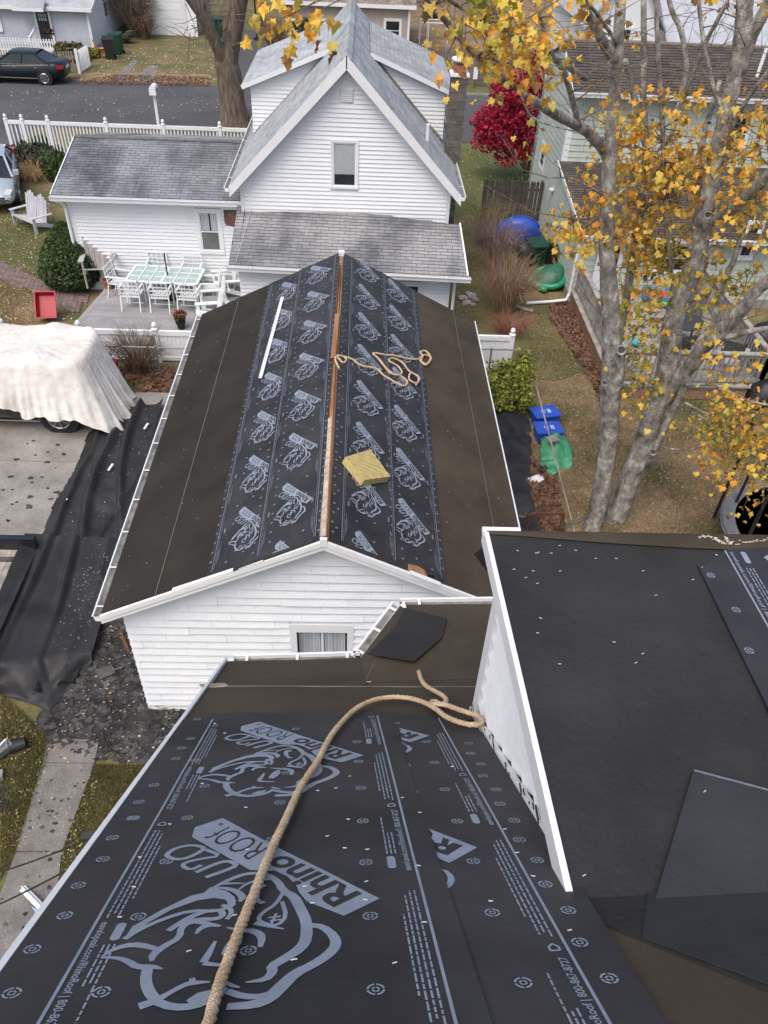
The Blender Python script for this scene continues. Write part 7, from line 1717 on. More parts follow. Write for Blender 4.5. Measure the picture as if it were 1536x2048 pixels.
# shed scraps next to the walk
def item(name, label, cat, mb, m): return mb.build(name, m, label=label, cat=cat)
a = hz(45, 1776, .05); b = hz(105, 1838, .25); item('gutter_offcut', 'bent white gutter offcut lying across the lower left sidewalk', 'gutter piece', MB().bar(a, b, .09, .012).bar(a+[0, 0, .03], b+[0, 0, .03], .012, .05), whitet)
mb = MB(); mb.add([hz(62, 1812, .04), hz(80, 1838, .05), hz(78, 1822, .12), hz(68, 1815, .1)], [(0, 1, 2, 3)]); item('plastic_shard', 'blue-white plastic shard beside the gutter offcut', 'shard', mb, mat('pale_blue_plastic', (.35, .45, .6)))
a, b = hz(165, 1674, .05), hz(240, 1662, .07); item('metal_flashing', 'dark length of flashing sticking out on the grass under the near roof edge', 'flashing', MB().bar(a, b, .14, .02).bar(a+[0, -.06, .03], b+[0, -.06, .03], .012, .06), mat('dark_grey_metal', (.03, .03, .033), (.045, .045, .05), rough=.5))
mb = MB().slab([hz(-60, 1590, .03), hz(15, 1568, .03), hz(26, 1580, .03), hz(14, 1618, .03), hz(-40, 1640, .03)], .02, (0, 0, 1)); item('felt_scrap', 'dark grey felt sheet on the lawn at the left edge', 'felt scrap', mb, feltd)
p = hz(40, 1497, 0); t = thing('tool_bucket', 'black tool bucket on its side on the lower left lawn', 'bucket', (p[0], p[1], .14), .4)
MB().tube([(-.13, 0, -.03), (.11, 0, -.03)], [.11, .09], 16).build('bucket_body', blackm, t); MB().tube([(-.13, .09*math.cos(a), .11*math.sin(a)+.0) for a in np.linspace(0, 3.1, 9)], .008, 5).build('handle', chrome, t)
p0_, p1_ = hz(-30, 1525, .12), hz(22, 1485, .16); t = thing('tool_case', 'grey metal tool case beside the bucket at the left edge', 'tool case', (0, 0, 0)); MB().bar(p0_, p1_, .16, .12).build('case_body', mat('grey_case', (.10, .11, .115), (.16, .17, .18), rough=.5), t); MB().bar((p0_+p1_)/2+[0, 0, .09], p1_+[-.05, 0, .09], .02, .03).build('handle', whitet, t)
p = hz(0, 1552, .05); item('small_block', 'small pale block on the grass at the left edge', 'block', MB().box((p[0], p[1], .06), (.10, .14, .1), .3), greywood)
for i, (x, y) in enumerate(((292, 853), (221, 935), (128, 1005))):
    p = hz(x, y, .16); tag(MB().bar(p+[-.02, -.1, 0], p+[.03, .1, .02], .05, .02).build('white_scrap', whitet), ('thin white scrap on the black cloth nearest the chain-link fence', 'white scrap in the middle of the black ground cloth', 'white scrap at the outer edge of the black cloth')[i], 'scrap')
for a, b in (((205, 1190), (232, 1222)),):
    pa, pb = hz(238, 1265, .2), hz(256, 1300, .05); item('broken_lath', 'broken reddish-brown lath leaning by the shingled house corner', 'lath', MB().bar(hz(240, 1262, .15), hz(258, 1305, .04), .05, .02), rustm)
pts = [hz(222, 1330, .06), hz(228, 1340, .1), hz(245, 1334, .06)]; item('metal_curl', 'curled strip of pale flashing on the debris heap', 'flashing', MB().tube(pts, .012, 5), galv)
mb = MB().slab([hz(190, 1340, .07), hz(222, 1330, .09), hz(232, 1345, .08), hz(200, 1358, .06)], .01, (0, 0, 1)); item('slate_piece', 'flat grey shingle slab on the debris heap', 'shingle', mb, mat('grey_slab', (.05, .05, .048), (.09, .09, .085), rough=.9))

# ------------------------------------------------------------------ right-hand yard things
def bin_box(label, px, py, z, rz):
    p = hz(px, py, z); t = thing('recycling_bin', label, 'recycling bin', (p[0], p[1], z), rz); mb = tub(MB(), .26, .19, .31, .23, .34, .02); mb.build('bin_body', bluep, t)
    MB().slab([(-.33, -.25, .35), (.33, -.25, .35), (.33, .25, .35), (-.33, .25, .35)], .03, (0, 0, 1)).build('lid', bluep, t)
    s = MB()
    for i in range(3): s.tube([(-.05+.05*math.cos(a+i*2.09)+.0, .06*math.sin(a+i*2.09), .353) for a in np.linspace(0, 1.5, 5)], .007, 4)
    s.lo((.06, -.08, .351), (.08, .08, .355)); s.lo((.11, -.08, .351), (.13, .08, .355)); s.lo((.08, -.01, .351), (.11, .01, .355)); s.build('printed_mark', whitet, t); return t
bin_box('blue recycling bin nearer the yellow-green shrub', 1086, 846, 0, .25); bin_box('blue recycling bin nearer the green tarpaulin', 1092, 878, 0, .1)
outT = [tuple(hz(*q)[:2]) for q in ((1078, 880), (1118, 872), (1140, 905), (1143, 935), (1100, 958), (1080, 935))]
cT = np.mean(outT, axis=0)
tarpg = mat('green_tarpaulin', (.03, .20, .09), (.08, .36, .18), scale=5, rough=.5, fine=.2, bump=.6, bscale=9)
wrinkled('green_tarpaulin', outT, 0, .03, tarpg, amp=.24, seed=21, z=.0, fn=lambda x, y: .50*math.exp(-(((x-cT[0])/.38)**2+((y-cT[1]-.15)/.40)**2)), label='crumpled green tarpaulin heaped against the clothes-line pole', cat='tarpaulin')
p = hz(1105, 880, .5); item('folded_cloth', 'small grey folded cloth on top of the green tarpaulin', 'cloth', MB().box((p[0], p[1], .52), (.26, .2, .05), .3), greywood)
outW = [tuple(hz(*q)[:2]) for q in ((1055, 960), (1085, 950), (1088, 968), (1062, 968))]
cW = np.mean(outW, axis=0); wrinkled('plastic_bag', outW, 0, .03, whitet, amp=.10, seed=31, z=.06, fn=lambda x, y: .14*math.exp(-(((x-cW[0])/.12)**2+((y-cW[1])/.08)**2)), label='crumpled white plastic bag by the brown leaves', cat='bag')
a, b = hy(1062, 790, 15.9), hz(1150, 1066, 0); t = thing('clothes_pole', 'long leaning pole past the blue bins with a tripod foot', 'pole', (0, 0, 0)); MB().tube([hz(1072, 770, 1.9), b], .018, 8).build('pole', oldwood, t); MB().tube([hz(1060, 925, .1), hz(1108, 920, .8)], .015, 6).build('brace', galv, t)
for dx_ in (-.3, .3): MB().tube([b+[dx_, .1, 0], b+[0, 0, .45]], .02, 6).build('foot', galv, t)
t = thing('rusty_frame', 'rusty metal frame standing among dead leaves beyond the near roof', 'frame', (0, 0, 0)); a, b = hz(1060, 1028, .6), hz(1128, 1026, .6)
MB().bar(a, b, .05, .05).build('top_bar', rustm, t); MB().bar(b, [b[0], b[1], 0], .05, .05).build('leg', rustm, t); MB().bar(a, [a[0], a[1], 0], .05, .05).build('leg', rustm, t)
# trampoline at the right edge
tc_ = hz(1640, 1020, .0); t = thing('trampoline', 'black round trampoline with grey edge pad and net pole at the right edge', 'trampoline', (hz(1446, 1045, .7)[0]+1.70, hz(1446, 1045, .7)[1]-.35, 0)); Rt = 1.75
MB().lathe([(Rt*.86, .72), (.01, .70)], n=40).build('jumping_mat', blackm, t); MB().lathe([(Rt, .70), (Rt, .745), (Rt*.86, .75), (Rt*.86, .72)], n=40).build('edge_pad', mat('grey_vinyl_pad', (.12, .12, .125), (.2, .2, .205), scale=5, rough=.6, fine=.2), t)
mb = MB(); mb.tube([(Rt*math.cos(a), Rt*math.sin(a), .68) for a in np.linspace(0, 6.2832, 41)], .025, 6); mb.build('ring', galv, t)
for k in range(6): a = 2*math.pi*k/6+.35; MB().tube([(Rt*math.cos(a), Rt*math.sin(a), 0), (Rt*math.cos(a), Rt*math.sin(a), .7)], .025, 6).build('leg', galv, t)
a0_ = hz(1345, 1020, .4); a1_ = hz(1508, 930, 1.9); 
nm = mat('safety_net', (.012, .012, .013), (.03, .03, .03), scale=90, rough=.9)
for k in range(6):
    a = 2*math.pi*k/6+.35+math.pi/3*.0; MB().tube([(Rt*1.05*math.cos(a), Rt*1.05*math.sin(a), .1), (Rt*1.05*math.cos(a), Rt*1.05*math.sin(a), 2.2)], .035, 7).build('net_pole', blackm, t)
MB().tube([(-Rt*.6, -Rt*.1, .76), (0, Rt*.12, .76), (Rt*.5, .15, .76)], .02, 5).build('strap', mat('yellow_strap', (.3, .25, .08)), t)
t = thing('garden_post', 'black slanted net pole standing on the lawn beside the trampoline', 'pole', (0, 0, 0)); MB().tube([hz(1455, 1040, .3), hz(1507, 932, 1.6)], .03, 8).build('pole', blackm, t)
# blue boat / barrel on its side, bins, sandbox
p = hz(1035, 512, 0); t = thing('blue_shell_boat', 'blue plastic wading pool stood on edge among the bare shrubs', 'wading pool', (p[0]-.05, p[1]+.3, 0)); rr_ = 36*28.5/1548
mb = MB(); P_ = [(rr_*1.0, 0), (rr_*.97, .10), (rr_*.80, .30), (rr_*.4, .36), (.01, .37)]; n_ = 32; vs = []
for r_, h in P_:
    for j in range(n_): a = 2*math.pi*j/n_; k = 1+.02*math.sin(a*10); vs.append((r_*k*math.cos(a)*1.15, -h-.25*r_*math.sin(a), rr_+r_*k*math.sin(a)*.97))
mb.add(vs, [(i*n_+j, i*n_+(j+1) % n_, (i+1)*n_+(j+1) % n_, (i+1)*n_+j) for i in range(len(P_)-1) for j in range(n_)]); mb.build('shell', bluep, t, smooth=True); mb = MB(); mb.tube([(rr_*1.02*math.cos(a)*1.15, -.25*rr_*math.sin(a), rr_+rr_*math.sin(a)) for a in np.linspace(0, 6.2832, 33)], .03, 6); mb.build('rim', bluep, t)
wheelie('wheeled_bin', 'dark green wheeled bin by the mint wall behind the green sandbox', 1068, 528, dgreen, .2, h=.72)
p = hz(1040, 545, 0); t = thing('charcoal_grill', 'black kettle grill behind the bare shrubs', 'grill', (p[0], p[1], 0)); MB().lathe([(.05, .5), (.25, .58), (.32, .75), (.32, .8), (.26, .95), (.1, 1.05), (.01, 1.07)], n=18).build('kettle', blackm, t, smooth=True)
for k in range(3): a = 2.1*k; MB().tube([(.1*math.cos(a), .1*math.sin(a), .55), (.32*math.cos(a), .32*math.sin(a), 0)], .015, 6).build('leg', galv, t)
p = hz(1098, 572, 0); t = thing('turtle_sandbox', 'green turtle-shaped sandbox with rounded lid lying against the mint wall', 'sandbox', (p[0], p[1]+.1, .05), .5)
T = lambda v: (v[0]*.95, v[1]*.85, v[2]+.32*max(0, v[0]+.3))
mb = MB(); vs = []
for r_, h in ((.52, .05), (.50, .22), (.36, .36), (.15, .42), (.01, .43)):
    for j in range(24): a = 6.2832*j/24; vs.append(T((r_*math.cos(a), r_*math.sin(a), h+.01*math.sin(a*6))))
mb.add(vs, [(i*24+j, i*24+(j+1) % 24, (i+1)*24+(j+1) % 24, (i+1)*24+j) for i in range(4) for j in range(24)]); mb.build('lid', mat('faded_dark_green', (.02, .10, .06), (.04, .16, .10), scale=4, rough=.5), t, smooth=True)
mb = MB(); mb.tube([T((.60*math.cos(a)*(1+.08*math.cos(4*a)), .60*math.sin(a)*(1+.08*math.cos(4*a)), .10)) for a in np.linspace(0, 6.2832, 33)], .10, 8); mb.build('shell_base', greenp, t, smooth=True)
for ax_, ay_ in ((.62, .35), (.62, -.35), (-.55, .42), (-.55, -.42)): MB().lathe([(.02, 0), (.16, .04), (.14, .14), (.01, .17)], T((ax_, ay_, 0)), 12).build('flipper', greenp, t, smooth=True)
for q in ((1083, 535, 1096, 470), (1090, 540, 1102, 478)): pass
t = thing('folding_frame', 'folded white metal chair frame leaning on the mint wall', 'folding chair', (0, 0, 0)); a, b, c, d = hz(1070, 540, 0), hz(1090, 535, 0), hx(1092, 470, 6.45), hx(1082, 478, 6.4)
MB().tube([a, d, c, b], .018, 6).build('frame', galv, t); MB().tube([(a+d)/2, (b+c)/2], .014, 6).build('cross_bar', galv, t); MB().lo((6.3, 24.6, .05), (6.5, 25.3, .9)).build('dark_seat', blackm, t)
# rocks
rk_ = mat('pale_rock', (.25, .24, .23), (.48, .47, .45), scale=5, rough=.95, fine=.3)
for i, (x, y, s) in enumerate(((925, 600, .16), (934, 608, .14), (943, 596, .17), (950, 603, .12), (938, 590, .12), (945, 612, .1), (930, 612, .1))):
    p = hz(x, y, 0); mb = MB(); vs = []
    for r_, h in ((.8, -.1), (1, .3), (.7, .65), (.2, .8)):
        for j in range(9): a = 6.2832*j/9; k = 1+.25*noise.noise(Vector((math.cos(a)*2+i, math.sin(a)*2, h*2))); vs.append((p[0]+s*r_*k*math.cos(a), p[1]+s*r_*k*.8*math.sin(a), s*h*k+.02))
    mb.add(vs, [(q*9+j, q*9+(j+1) % 9, (q+1)*9+(j+1) % 9, (q+1)*9+j) for q in range(3) for j in range(9)]+[tuple(27+j for j in range(9))])
    tag(mb.build('rock', rk_), 'pale rock in the small pile beside the lean-to corner', 'rock', 'rocks piled beside the white house')
# branch on leaves by the deck
item('fallen_branch', 'long thin fallen branch lying along the leaf bank before the deck', 'branch', MB().tube([hz(x, y, .06) for x, y in ((1103, 610), (1110, 640), (1135, 678), (1165, 700), (1205, 722))], .018, 5), twigm)
item('fallen_branch', 'short pale log end at the mouth of the downspout', 'branch', MB().tube([hz(1030, 612, .05), hz(1050, 618, .06), hz(1066, 622, .05)], .05, 6), aw_)
# things on the wooden deck
t = thing('round_table', 'black round metal table on the wooden deck', 'table', (8.9, 19.2, ZD)); MB().lathe([(.52, .70), (.52, .72), (.01, .72)], n=28).build('table_top', mat('smoked_glass', (.05, .055, .06), rough=.1), t); mb = MB(); mb.tube([(.53*math.cos(a), .53*math.sin(a), .71) for a in np.linspace(0, 6.2832, 29)], .018, 6); mb.build('rim', blackm, t)
for k in range(4): a = 1.57*k+.4; MB().tube([(.4*math.cos(a), .4*math.sin(a), .7), (.45*math.cos(a), .45*math.sin(a), 0)], .016, 6).build('leg', blackm, t)
def sling(label, loc, rz):
    t = thing('sling_chair', label, 'chair', loc, rz, 'black sling chairs on the wooden deck'); sl = mat('grey_sling', (.07, .07, .075), (.1, .1, .105), rough=.8)
    MB().slab([(-.25, -.22, .42), (.25, -.22, .42), (.25, .25, .44), (-.25, .25, .44)], .015, (0, 0, 1)).build('seat', sl, t); MB().slab([(-.25, -.22, .42), (.25, -.22, .42), (.25, -.38, .95), (-.25, -.38, .95)], .015, (0, 1, 0)).build('backrest', sl, t)
    for sx in (-.27, .27): MB().tube([(sx, .28, 0), (sx, .25, .62), (sx, -.28, .64), (sx, -.4, .98)], .014, 6).build('side_frame', blackm, t); MB().tube([(sx, -.3, 0), (sx, -.22, .6)], .014, 6).build('leg', blackm, t)
sling('black sling chair on the deck between the two big trunks', (8.5, 18.3, ZD), .3); sling('black sling chair on the deck nearest the front railing corner', (9.9, 18.0, ZD), -.5); sling('black sling chair on the deck beside the house wall', (9.6, 20.4, ZD), 2.6)
p = hz(1317, 600, ZD+.1); t = thing('toy_box', 'blue plastic water table with red inside on the wooden deck', 'toy', (p[0], p[1], ZD)); tm_ = mat('sky_blue_plastic', (.03, .25, .50), (.05, .32, .6), rough=.4); tub(MB(), .42, .30, .48, .36, .35).build('tub', tm_, t); MB().lo((-.38, -.26, .26), (.38, .26, .28)).build('inner_tray', mat('red_orange_plastic', (.55, .08, .04), rough=.4), t); MB().lo((-.1, -.39, .1), (.12, -.34, .2)).build('label_patch', mat('lime', (.35, .55, .05)), t)
for sx in (-.35, .35): MB().lo((sx-.05, -.25, 0), (sx+.05, .25, .05)).build('foot', tm_, t)
p = hz(1272, 692, ZD); t = thing('toy_scoop', 'turquoise half-round plastic toy on the deck edge', 'toy', (p[0], p[1], ZD)); MB().lathe([(.02, .02), (.14, .06), (.2, .14), (.19, .14), (.12, .08), (.01, .05)], n=18).build('bowl', mat('turquoise_plastic', (.02, .38, .48), rough=.4), t)
p = hz(1255, 600, ZD+.4); t = thing('red_toy', 'small red toy glimpsed on the deck through the leaves', 'toy', (p[0], p[1], ZD)); MB().lathe([(.12, 0), (.16, .2), (.1, .35), (.02, .4)], n=12).build('toy_body', redp, t)
p = hz(1297, 560, ZD+.3); t = thing('striped_cushion', 'black and white striped cushion above the toy box', 'cushion', (p[0], p[1], ZD+.38), .3)
for i in range(6): MB().box((-.25+i*.1, 0, .1), (.096, .4, .12)).build('stripe', whitet if i % 2 else blackm, t)
t = thing('side_bench', 'pale grey bench with a glass ashtray at the right end of the deck', 'bench', (10.0, 17.9, ZD), .9); MB().lo((-.6, -.2, .38), (.6, .2, .43)).build('bench_top', aw_, t)
for sx in (-.5, .5): MB().lo((sx-.03, -.18, 0), (sx+.03, .18, .38)).build('leg', aw_, t)
p = hz(1535, 640, 0); t = thing('covered_grill', 'black covered grill with a purple patch right of the deck', 'covered grill', (11.45, 19.0, 0)); mb = MB(); vs = []
for z, w_, d_2 in ((0, .75, .5), (.5, .68, .42), (.9, .62, .36), (1.15, .5, .3), (1.25, .3, .2)):
    for j in range(20): a = 6.2832*j/20; ex, ey = edge(a); k = 1+.05*math.sin(a*9+z*3)*(1.2-z); vs.append((w_*ex*k, d_2*ey*k, z))
mb.add(vs, [(i*20+j, i*20+(j+1) % 20, (i+1)*20+(j+1) % 20, (i+1)*20+j) for i in range(4) for j in range(20)]+[tuple(80+j for j in range(20))]); mb.build('cover', blackm, t, smooth=True); MB().lo((-.70, -.2, .5), (-.62, .1, .9)).build('purple_patch', mat('purple', (.08, .02, .22)), t)
p = hz(1515, 830, 0); t = thing('black_bin_bag', 'black rubbish bag against the right end of the deck', 'bag', (p[0]+.25, 16.9, 0)); mb = MB(); vs = []
for z, r_ in ((0, .3), (.2, .42), (.45, .38), (.65, .2), (.78, .07), (.85, .12)):
    for j in range(14): a = 6.2832*j/14; k = 1+.12*math.sin(a*5+z*4); vs.append((r_*k*math.cos(a), r_*k*math.sin(a), z))
mb.add(vs, [(i*14+j, i*14+(j+1) % 14, (i+1)*14+(j+1) % 14, (i+1)*14+j) for i in range(5) for j in range(14)]); mb.build('bag', blackm, t, smooth=True)
# power lines across the lower left
for i, (a, b) in enumerate((((-40, 1755, 3.0), (150, 1690, 5.2)), ((-40, 1826, 3.4), (205, 1701, 5.6)))):
    A, B = hz(*a), hz(*b); pts = [A*(1-t_)+B*t_+np.array([0, 0, -.03*math.sin(t_*math.pi)]) for t_ in np.linspace(-.5, 1.0, 14)]
    tag(MB().tube(pts, .008, 5).build('cable', blackm), ('upper thin black cable crossing above the lower left sidewalk', 'lower thin black cable crossing above the lower left sidewalk')[i], 'cable')
# ------------------------------------------------------------------ trees and shrubs
def leafmat(name, stops, rough=.65):
    m = bpy.data.materials.new(name); m.use_nodes = True; n, l = m.node_tree.nodes, m.node_tree.links; b = n['Principled BSDF']; b.inputs['Roughness'].default_value = rough; b.inputs['Specular IOR Level'].default_value = .35
    g = n.new('ShaderNodeNewGeometry'); ob = n.new('ShaderNodeObjectInfo'); ad = n.new('ShaderNodeMath'); ad.operation = 'ADD'; fr_ = n.new('ShaderNodeMath'); fr_.operation = 'FRACT'
    l.new(g.outputs['Random Per Island'], ad.inputs[0]); l.new(ob.outputs['Random'], ad.inputs[1]); l.new(ad.outputs[0], fr_.inputs[0])
    cr = n.new('ShaderNodeValToRGB'); l.new(fr_.outputs[0], cr.inputs[0]); e = cr.color_ramp.elements
    e[0].position = stops[0][0]; e[0].color = (*stops[0][1], 1); e[1].position = stops[-1][0]; e[1].color = (*stops[-1][1], 1)
    for p_, c_ in stops[1:-1]: k = e.new(p_); k.color = (*c_, 1)
    l.new(cr.outputs[0], b.inputs['Base Color'])
    tr = n.new('ShaderNodeBsdfTranslucent'); l.new(cr.outputs[0], tr.inputs[0]); mx_ = n.new('ShaderNodeMixShader'); mx_.inputs[0].default_value = .30
    l.new(b.outputs[0], mx_.inputs[1]); l.new(tr.outputs[0], mx_.inputs[2]); l.new(mx_.outputs[0], n['Material Output'].inputs[0]); return m
gold = leafmat('maple_gold_leaf', [(0, (.78, .34, .05)), (.25, (.88, .50, .07)), (.5, (.86, .60, .11)), (.72, (.66, .54, .11)), (.86, (.46, .25, .08)), (1, (.30, .17, .08))])
olive = leafmat('maple_green_gold_leaf', [(0, (.22, .24, .05)), (.3, (.40, .36, .06)), (.55, (.68, .54, .08)), (.8, (.80, .45, .06)), (1, (.42, .36, .08))])
crim = leafmat('crimson_leaf', [(0, (.26, .008, .03)), (.5, (.40, .014, .05)), (1, (.55, .03, .08))])
# five-lobed leaf outline
LO = [(0, -.04), (.12, -.06), (.27, -.18), (.36, -.02), (.52, .05), (.40, .22), (.48, .45), (.28, .43), (.17, .59), (0, .84), (-.17, .59), (-.28, .43), (-.48, .45), (-.40, .22), (-.52, .05), (-.36, -.02), (-.27, -.18), (-.12, -.06)]
def leafverts(fold): return [(x, y, fold*abs(x)-.35*abs(y-.2)**1.5+.12*math.sin(x*9+y*5)) for x, y in LO]+[(0, .2, 0)]
LV = [np.array(leafverts(f)) for f in (.35, -.25, .6)]; NL = len(LO); LF = np.array([(NL, i, (i+1) % NL) for i in range(NL)])
def leaf_rot(r_, droop=.6):
    a = r_.random()*6.283; yv2 = np.array([math.cos(a), math.sin(a), -droop-r_.random()*1.2]); yv2 /= np.linalg.norm(yv2)
    nrm = r_.normal(size=3)+np.array([0, -.5, .9]); xv = np.cross(yv2, nrm); xv /= np.linalg.norm(xv); return np.stack([xv, yv2, np.cross(xv, yv2)], 1)
def leaves_mesh(name, pts, m, size, parent, seed=1, kind='stuff'):
    r_ = np.random.default_rng(seed); V = []; Fs = []
    for k, p in enumerate(pts):
        Rm = leaf_rot(r_); s = size*(.65+.6*r_.random()); v = LV[k % 3] @ Rm.T*s+p; V.append(v); Fs.append(LF+k*(NL+1))
    return npmesh(name, np.concatenate(V), np.concatenate(Fs), m, parent, kind)
mt = thing('maple_tree', 'large lichen-grey maple with forked trunks and golden leaves on the right', 'tree', (0, 0, 0))
def br(pts, parent=mt, m=barkm, name='branch', jit=.02, n=10, sub=4):
    """pts: (px, py, depth y, width px)"""
    P = [hy(x, y, d) for x, y, d, w_ in pts]; Rr = [.88*w_/2*np.linalg.norm(hy(x, y, d)-O)/F_PX for x, y, d, w_ in pts]
    Q = []; W = []
    for i in range(len(P)-1):
        p0, p1, p2, p3 = P[max(i-1, 0)], P[i], P[i+1], P[min(i+2, len(P)-1)]
        for k in range(sub): t = k/sub; Q.append(.5*((2*p1)+(-p0+p2)*t+(2*p0-5*p1+4*p2-p3)*t*t+(-p0+3*p1-3*p2+p3)*t**3)); W.append(Rr[i]*(1-t)+Rr[i+1]*t)
    Q.append(P[-1]); W.append(Rr[-1]); mb = MB(); mb.tube(Q, W, n)
    # knobbly skin
    mb.v = [tuple(np.array(v)+np.array([noise.noise(Vector(v)*5+Vector((k_, 0, 0))) for k_ in (0, 9, 17)])*min(.03, W[min(i//n, len(W)-1)]*.22)) for i, v in enumerate(mb.v)]
    mb.build(name, m, parent, smooth=True); return Q
skel = []
skel += br([(1168, 1110, 12.05, 44), (1182, 1065, 12.0, 36), (1199, 1000, 12.0, 38), (1212, 920, 12.0, 37), (1218, 870, 12.0, 38), (1219, 800, 12, 40), (1226, 745, 12, 50), (1223, 655, 12, 40), (1213, 500, 12, 31), (1214, 400, 12, 30), (1220, 307, 12, 28), (1228, 205, 12, 22), (1236, 102, 12, 20), (1241, 0, 12, 18), (1245, -90, 12, 14)], name='trunk', n=14)
skel += br([(1196, 1120, 12.3, 66), (1219, 1065, 12.3, 50), (1244, 1000, 12.3, 45), (1267, 939, 12.3, 43), (1291, 879, 12.3, 45), (1305, 830, 12.2, 45), (1326, 780, 12.2, 48), (1337, 735, 12.2, 48), (1345, 654, 12.2, 40), (1362, 595, 12.2, 38), (1387, 537, 12.1, 42), (1398, 478, 12.1, 40), (1406, 430, 12, 36), (1422, 369, 12, 30), (1435, 307, 12, 30), (1457, 205, 12, 31), (1475, 123, 12, 28), (1487, 41, 12, 30), (1495, -60, 12, 26)], name='trunk', n=14)
for b_ in ([(1215, 312, 12, 26), (1205, 297, 12, 22), (1174, 264, 11.6, 20), (1133, 240, 11.1, 19), (1092, 217, 10.6, 18), (1061, 197, 10.2, 14), (1041, 184, 10, 12), (985, 140, 9.4, 11), (940, 100, 9, 11), (914, 69, 8.7, 12), (885, 35, 8.5, 11), (855, 0, 8.3, 10), (830, -40, 8, 8)],
           [(1165, 258, 11.5, 12), (1156, 244, 11.4, 12), (1141, 185, 11, 12), (1123, 133, 10.6, 13), (1102, 109, 10.3, 15), (1078, 90, 10, 12), (1031, 72, 9.7, 12), (1000, 61, 9.4, 10), (958, 36, 9, 9), (899, 0, 8.7, 8), (870, -30, 8.4, 6)],
           [(1102, 109, 10.3, 10), (1092, 70, 10.2, 8), (1080, 35, 10.1, 7), (1070, 0, 10, 5)],
           [(1175, 160, 11.6, 8), (1145, 140, 11.2, 12), (1123, 125, 10.7, 9)],
           [(1232, 120, 12, 20), (1215, 98, 11.8, 19), (1191, 57, 11.5, 17), (1170, 16, 11.2, 15), (1158, -30, 11, 12)], [(1234, 92, 12, 8), (1226, 74, 11.8, 7), (1193, 27, 11.4, 7), (1170, 0, 11.1, 6)],
           [(1412, 440, 12.1, 26), (1441, 437, 11.8, 24), (1467, 415, 11.5, 24), (1502, 379, 11.2, 22), (1530, 357, 11, 21), (1580, 310, 10.6, 18)],
           [(1330, 800, 12.2, 30), (1358, 755, 12.0, 34), (1385, 728, 11.8, 33), (1408, 693, 11.6, 30), (1441, 667, 11.4, 32), (1461, 644, 11.3, 28), (1490, 615, 11.1, 25), (1510, 585, 11, 24), (1545, 555, 10.8, 22), (1600, 510, 10.4, 18)],
           [(1435, 672, 11.4, 14), (1470, 672, 11.2, 13), (1500, 662, 11, 12), (1550, 655, 10.8, 10)],
           [(1405, 715, 11.7, 16), (1422, 673, 11.8, 13), (1430, 625, 11.9, 13), (1447, 566, 12, 13), (1467, 521, 12, 11), (1481, 478, 12, 10), (1500, 420, 12, 8), (1512, 370, 12, 6)],
           [(1290, 930, 12.3, 22), (1312, 890, 12.2, 20), (1338, 835, 12.1, 18), (1352, 810, 12, 17), (1368, 775, 11.9, 16), (1375, 745, 11.8, 12)],
           [(1225, 745, 12.5, 12), (1243, 660, 12.7, 16), (1258, 560, 12.9, 19), (1270, 500, 13, 20), (1280, 420, 13, 17), (1290, 330, 13, 15), (1292, 277, 13, 14), (1286, 185, 13, 12), (1288, 123, 13, 12), (1287, 0, 13, 10), (1288, -60, 13, 8)],
           [(1350, 620, 12.3, 10), (1344, 576, 12.5, 10), (1342, 527, 12.5, 9), (1334, 478, 12.5, 9), (1330, 400, 12.5, 9), (1326, 287, 12.5, 9), (1323, 205, 12.5, 9), (1317, 123, 12.5, 9), (1313, 20, 12.5, 8), (1310, -50, 12.5, 7)],
           [(1292, 300, 13, 11), (1280, 250, 13, 12), (1266, 180, 13, 12), (1250, 120, 12.8, 10)],
           [(1325, 300, 12.6, 8), (1345, 265, 12.6, 9), (1362, 190, 12.6, 10), (1373, 133, 12.6, 10), (1362, 61, 12.6, 10), (1345, 25, 12.6, 9), (1334, -20, 12.6, 8)],
           [(1452, 235, 12, 8), (1430, 185, 12, 8), (1420, 143, 12, 8), (1407, 82, 12, 8), (1397, 0, 12, 7), (1393, -50, 12, 6)], [(1365, 200, 12.5, 5), (1390, 140, 12.3, 7), (1410, 88, 12.2, 8), (1446, 20, 12, 8), (1465, -20, 12, 7)],
           [(1455, 275, 12, 8), (1461, 262, 11.9, 8), (1491, 205, 11.7, 8), (1536, 143, 11.4, 7), (1580, 90, 11, 6)], [(1478, 145, 12, 26), (1502, 72, 11.9, 24), (1530, 20, 11.8, 22), (1560, -40, 11.6, 18)],
           [(1395, 500, 12.0, 8), (1405, 290, 12.8, 10), (1425, 215, 12.9, 10), (1440, 160, 13, 8)],
           [(1375, 770, 11.8, 8), (1430, 770, 11.4, 7), (1470, 790, 11, 6), (1510, 805, 10.7, 5), (1560, 812, 10.4, 4)], [(1375, 820, 11.8, 6), (1420, 845, 11.3, 5), (1460, 880, 10.9, 4), (1500, 905, 10.6, 4), (1540, 925, 10.4, 3)],
           [(1370, 805, 11.8, 5), (1420, 830, 11.4, 4), (1480, 840, 11, 4), (1540, 870, 10.6, 3)], [(1325, 895, 12, 4), (1370, 900, 11.6, 3), (1410, 890, 11.3, 3), (1440, 860, 11, 3)],
           [(1208, 410, 12, 7), (1270, 370, 12.2, 6), (1300, 420, 12.4, 5)], [(1040, 184, 10, 4), (1060, 230, 10, 4), (1100, 250, 10.2, 3), (1150, 262, 10.5, 3)], [(1208, 390, 12, 5), (1150, 360, 11.6, 4), (1110, 355, 11.2, 3), (1080, 360, 11, 2)], [(1210, 470, 12, 4), (1160, 440, 11.7, 3), (1120, 455, 11.5, 2)]):
    skel += br(b_, n=8 if b_[0][3] < 14 else 12, sub=3)
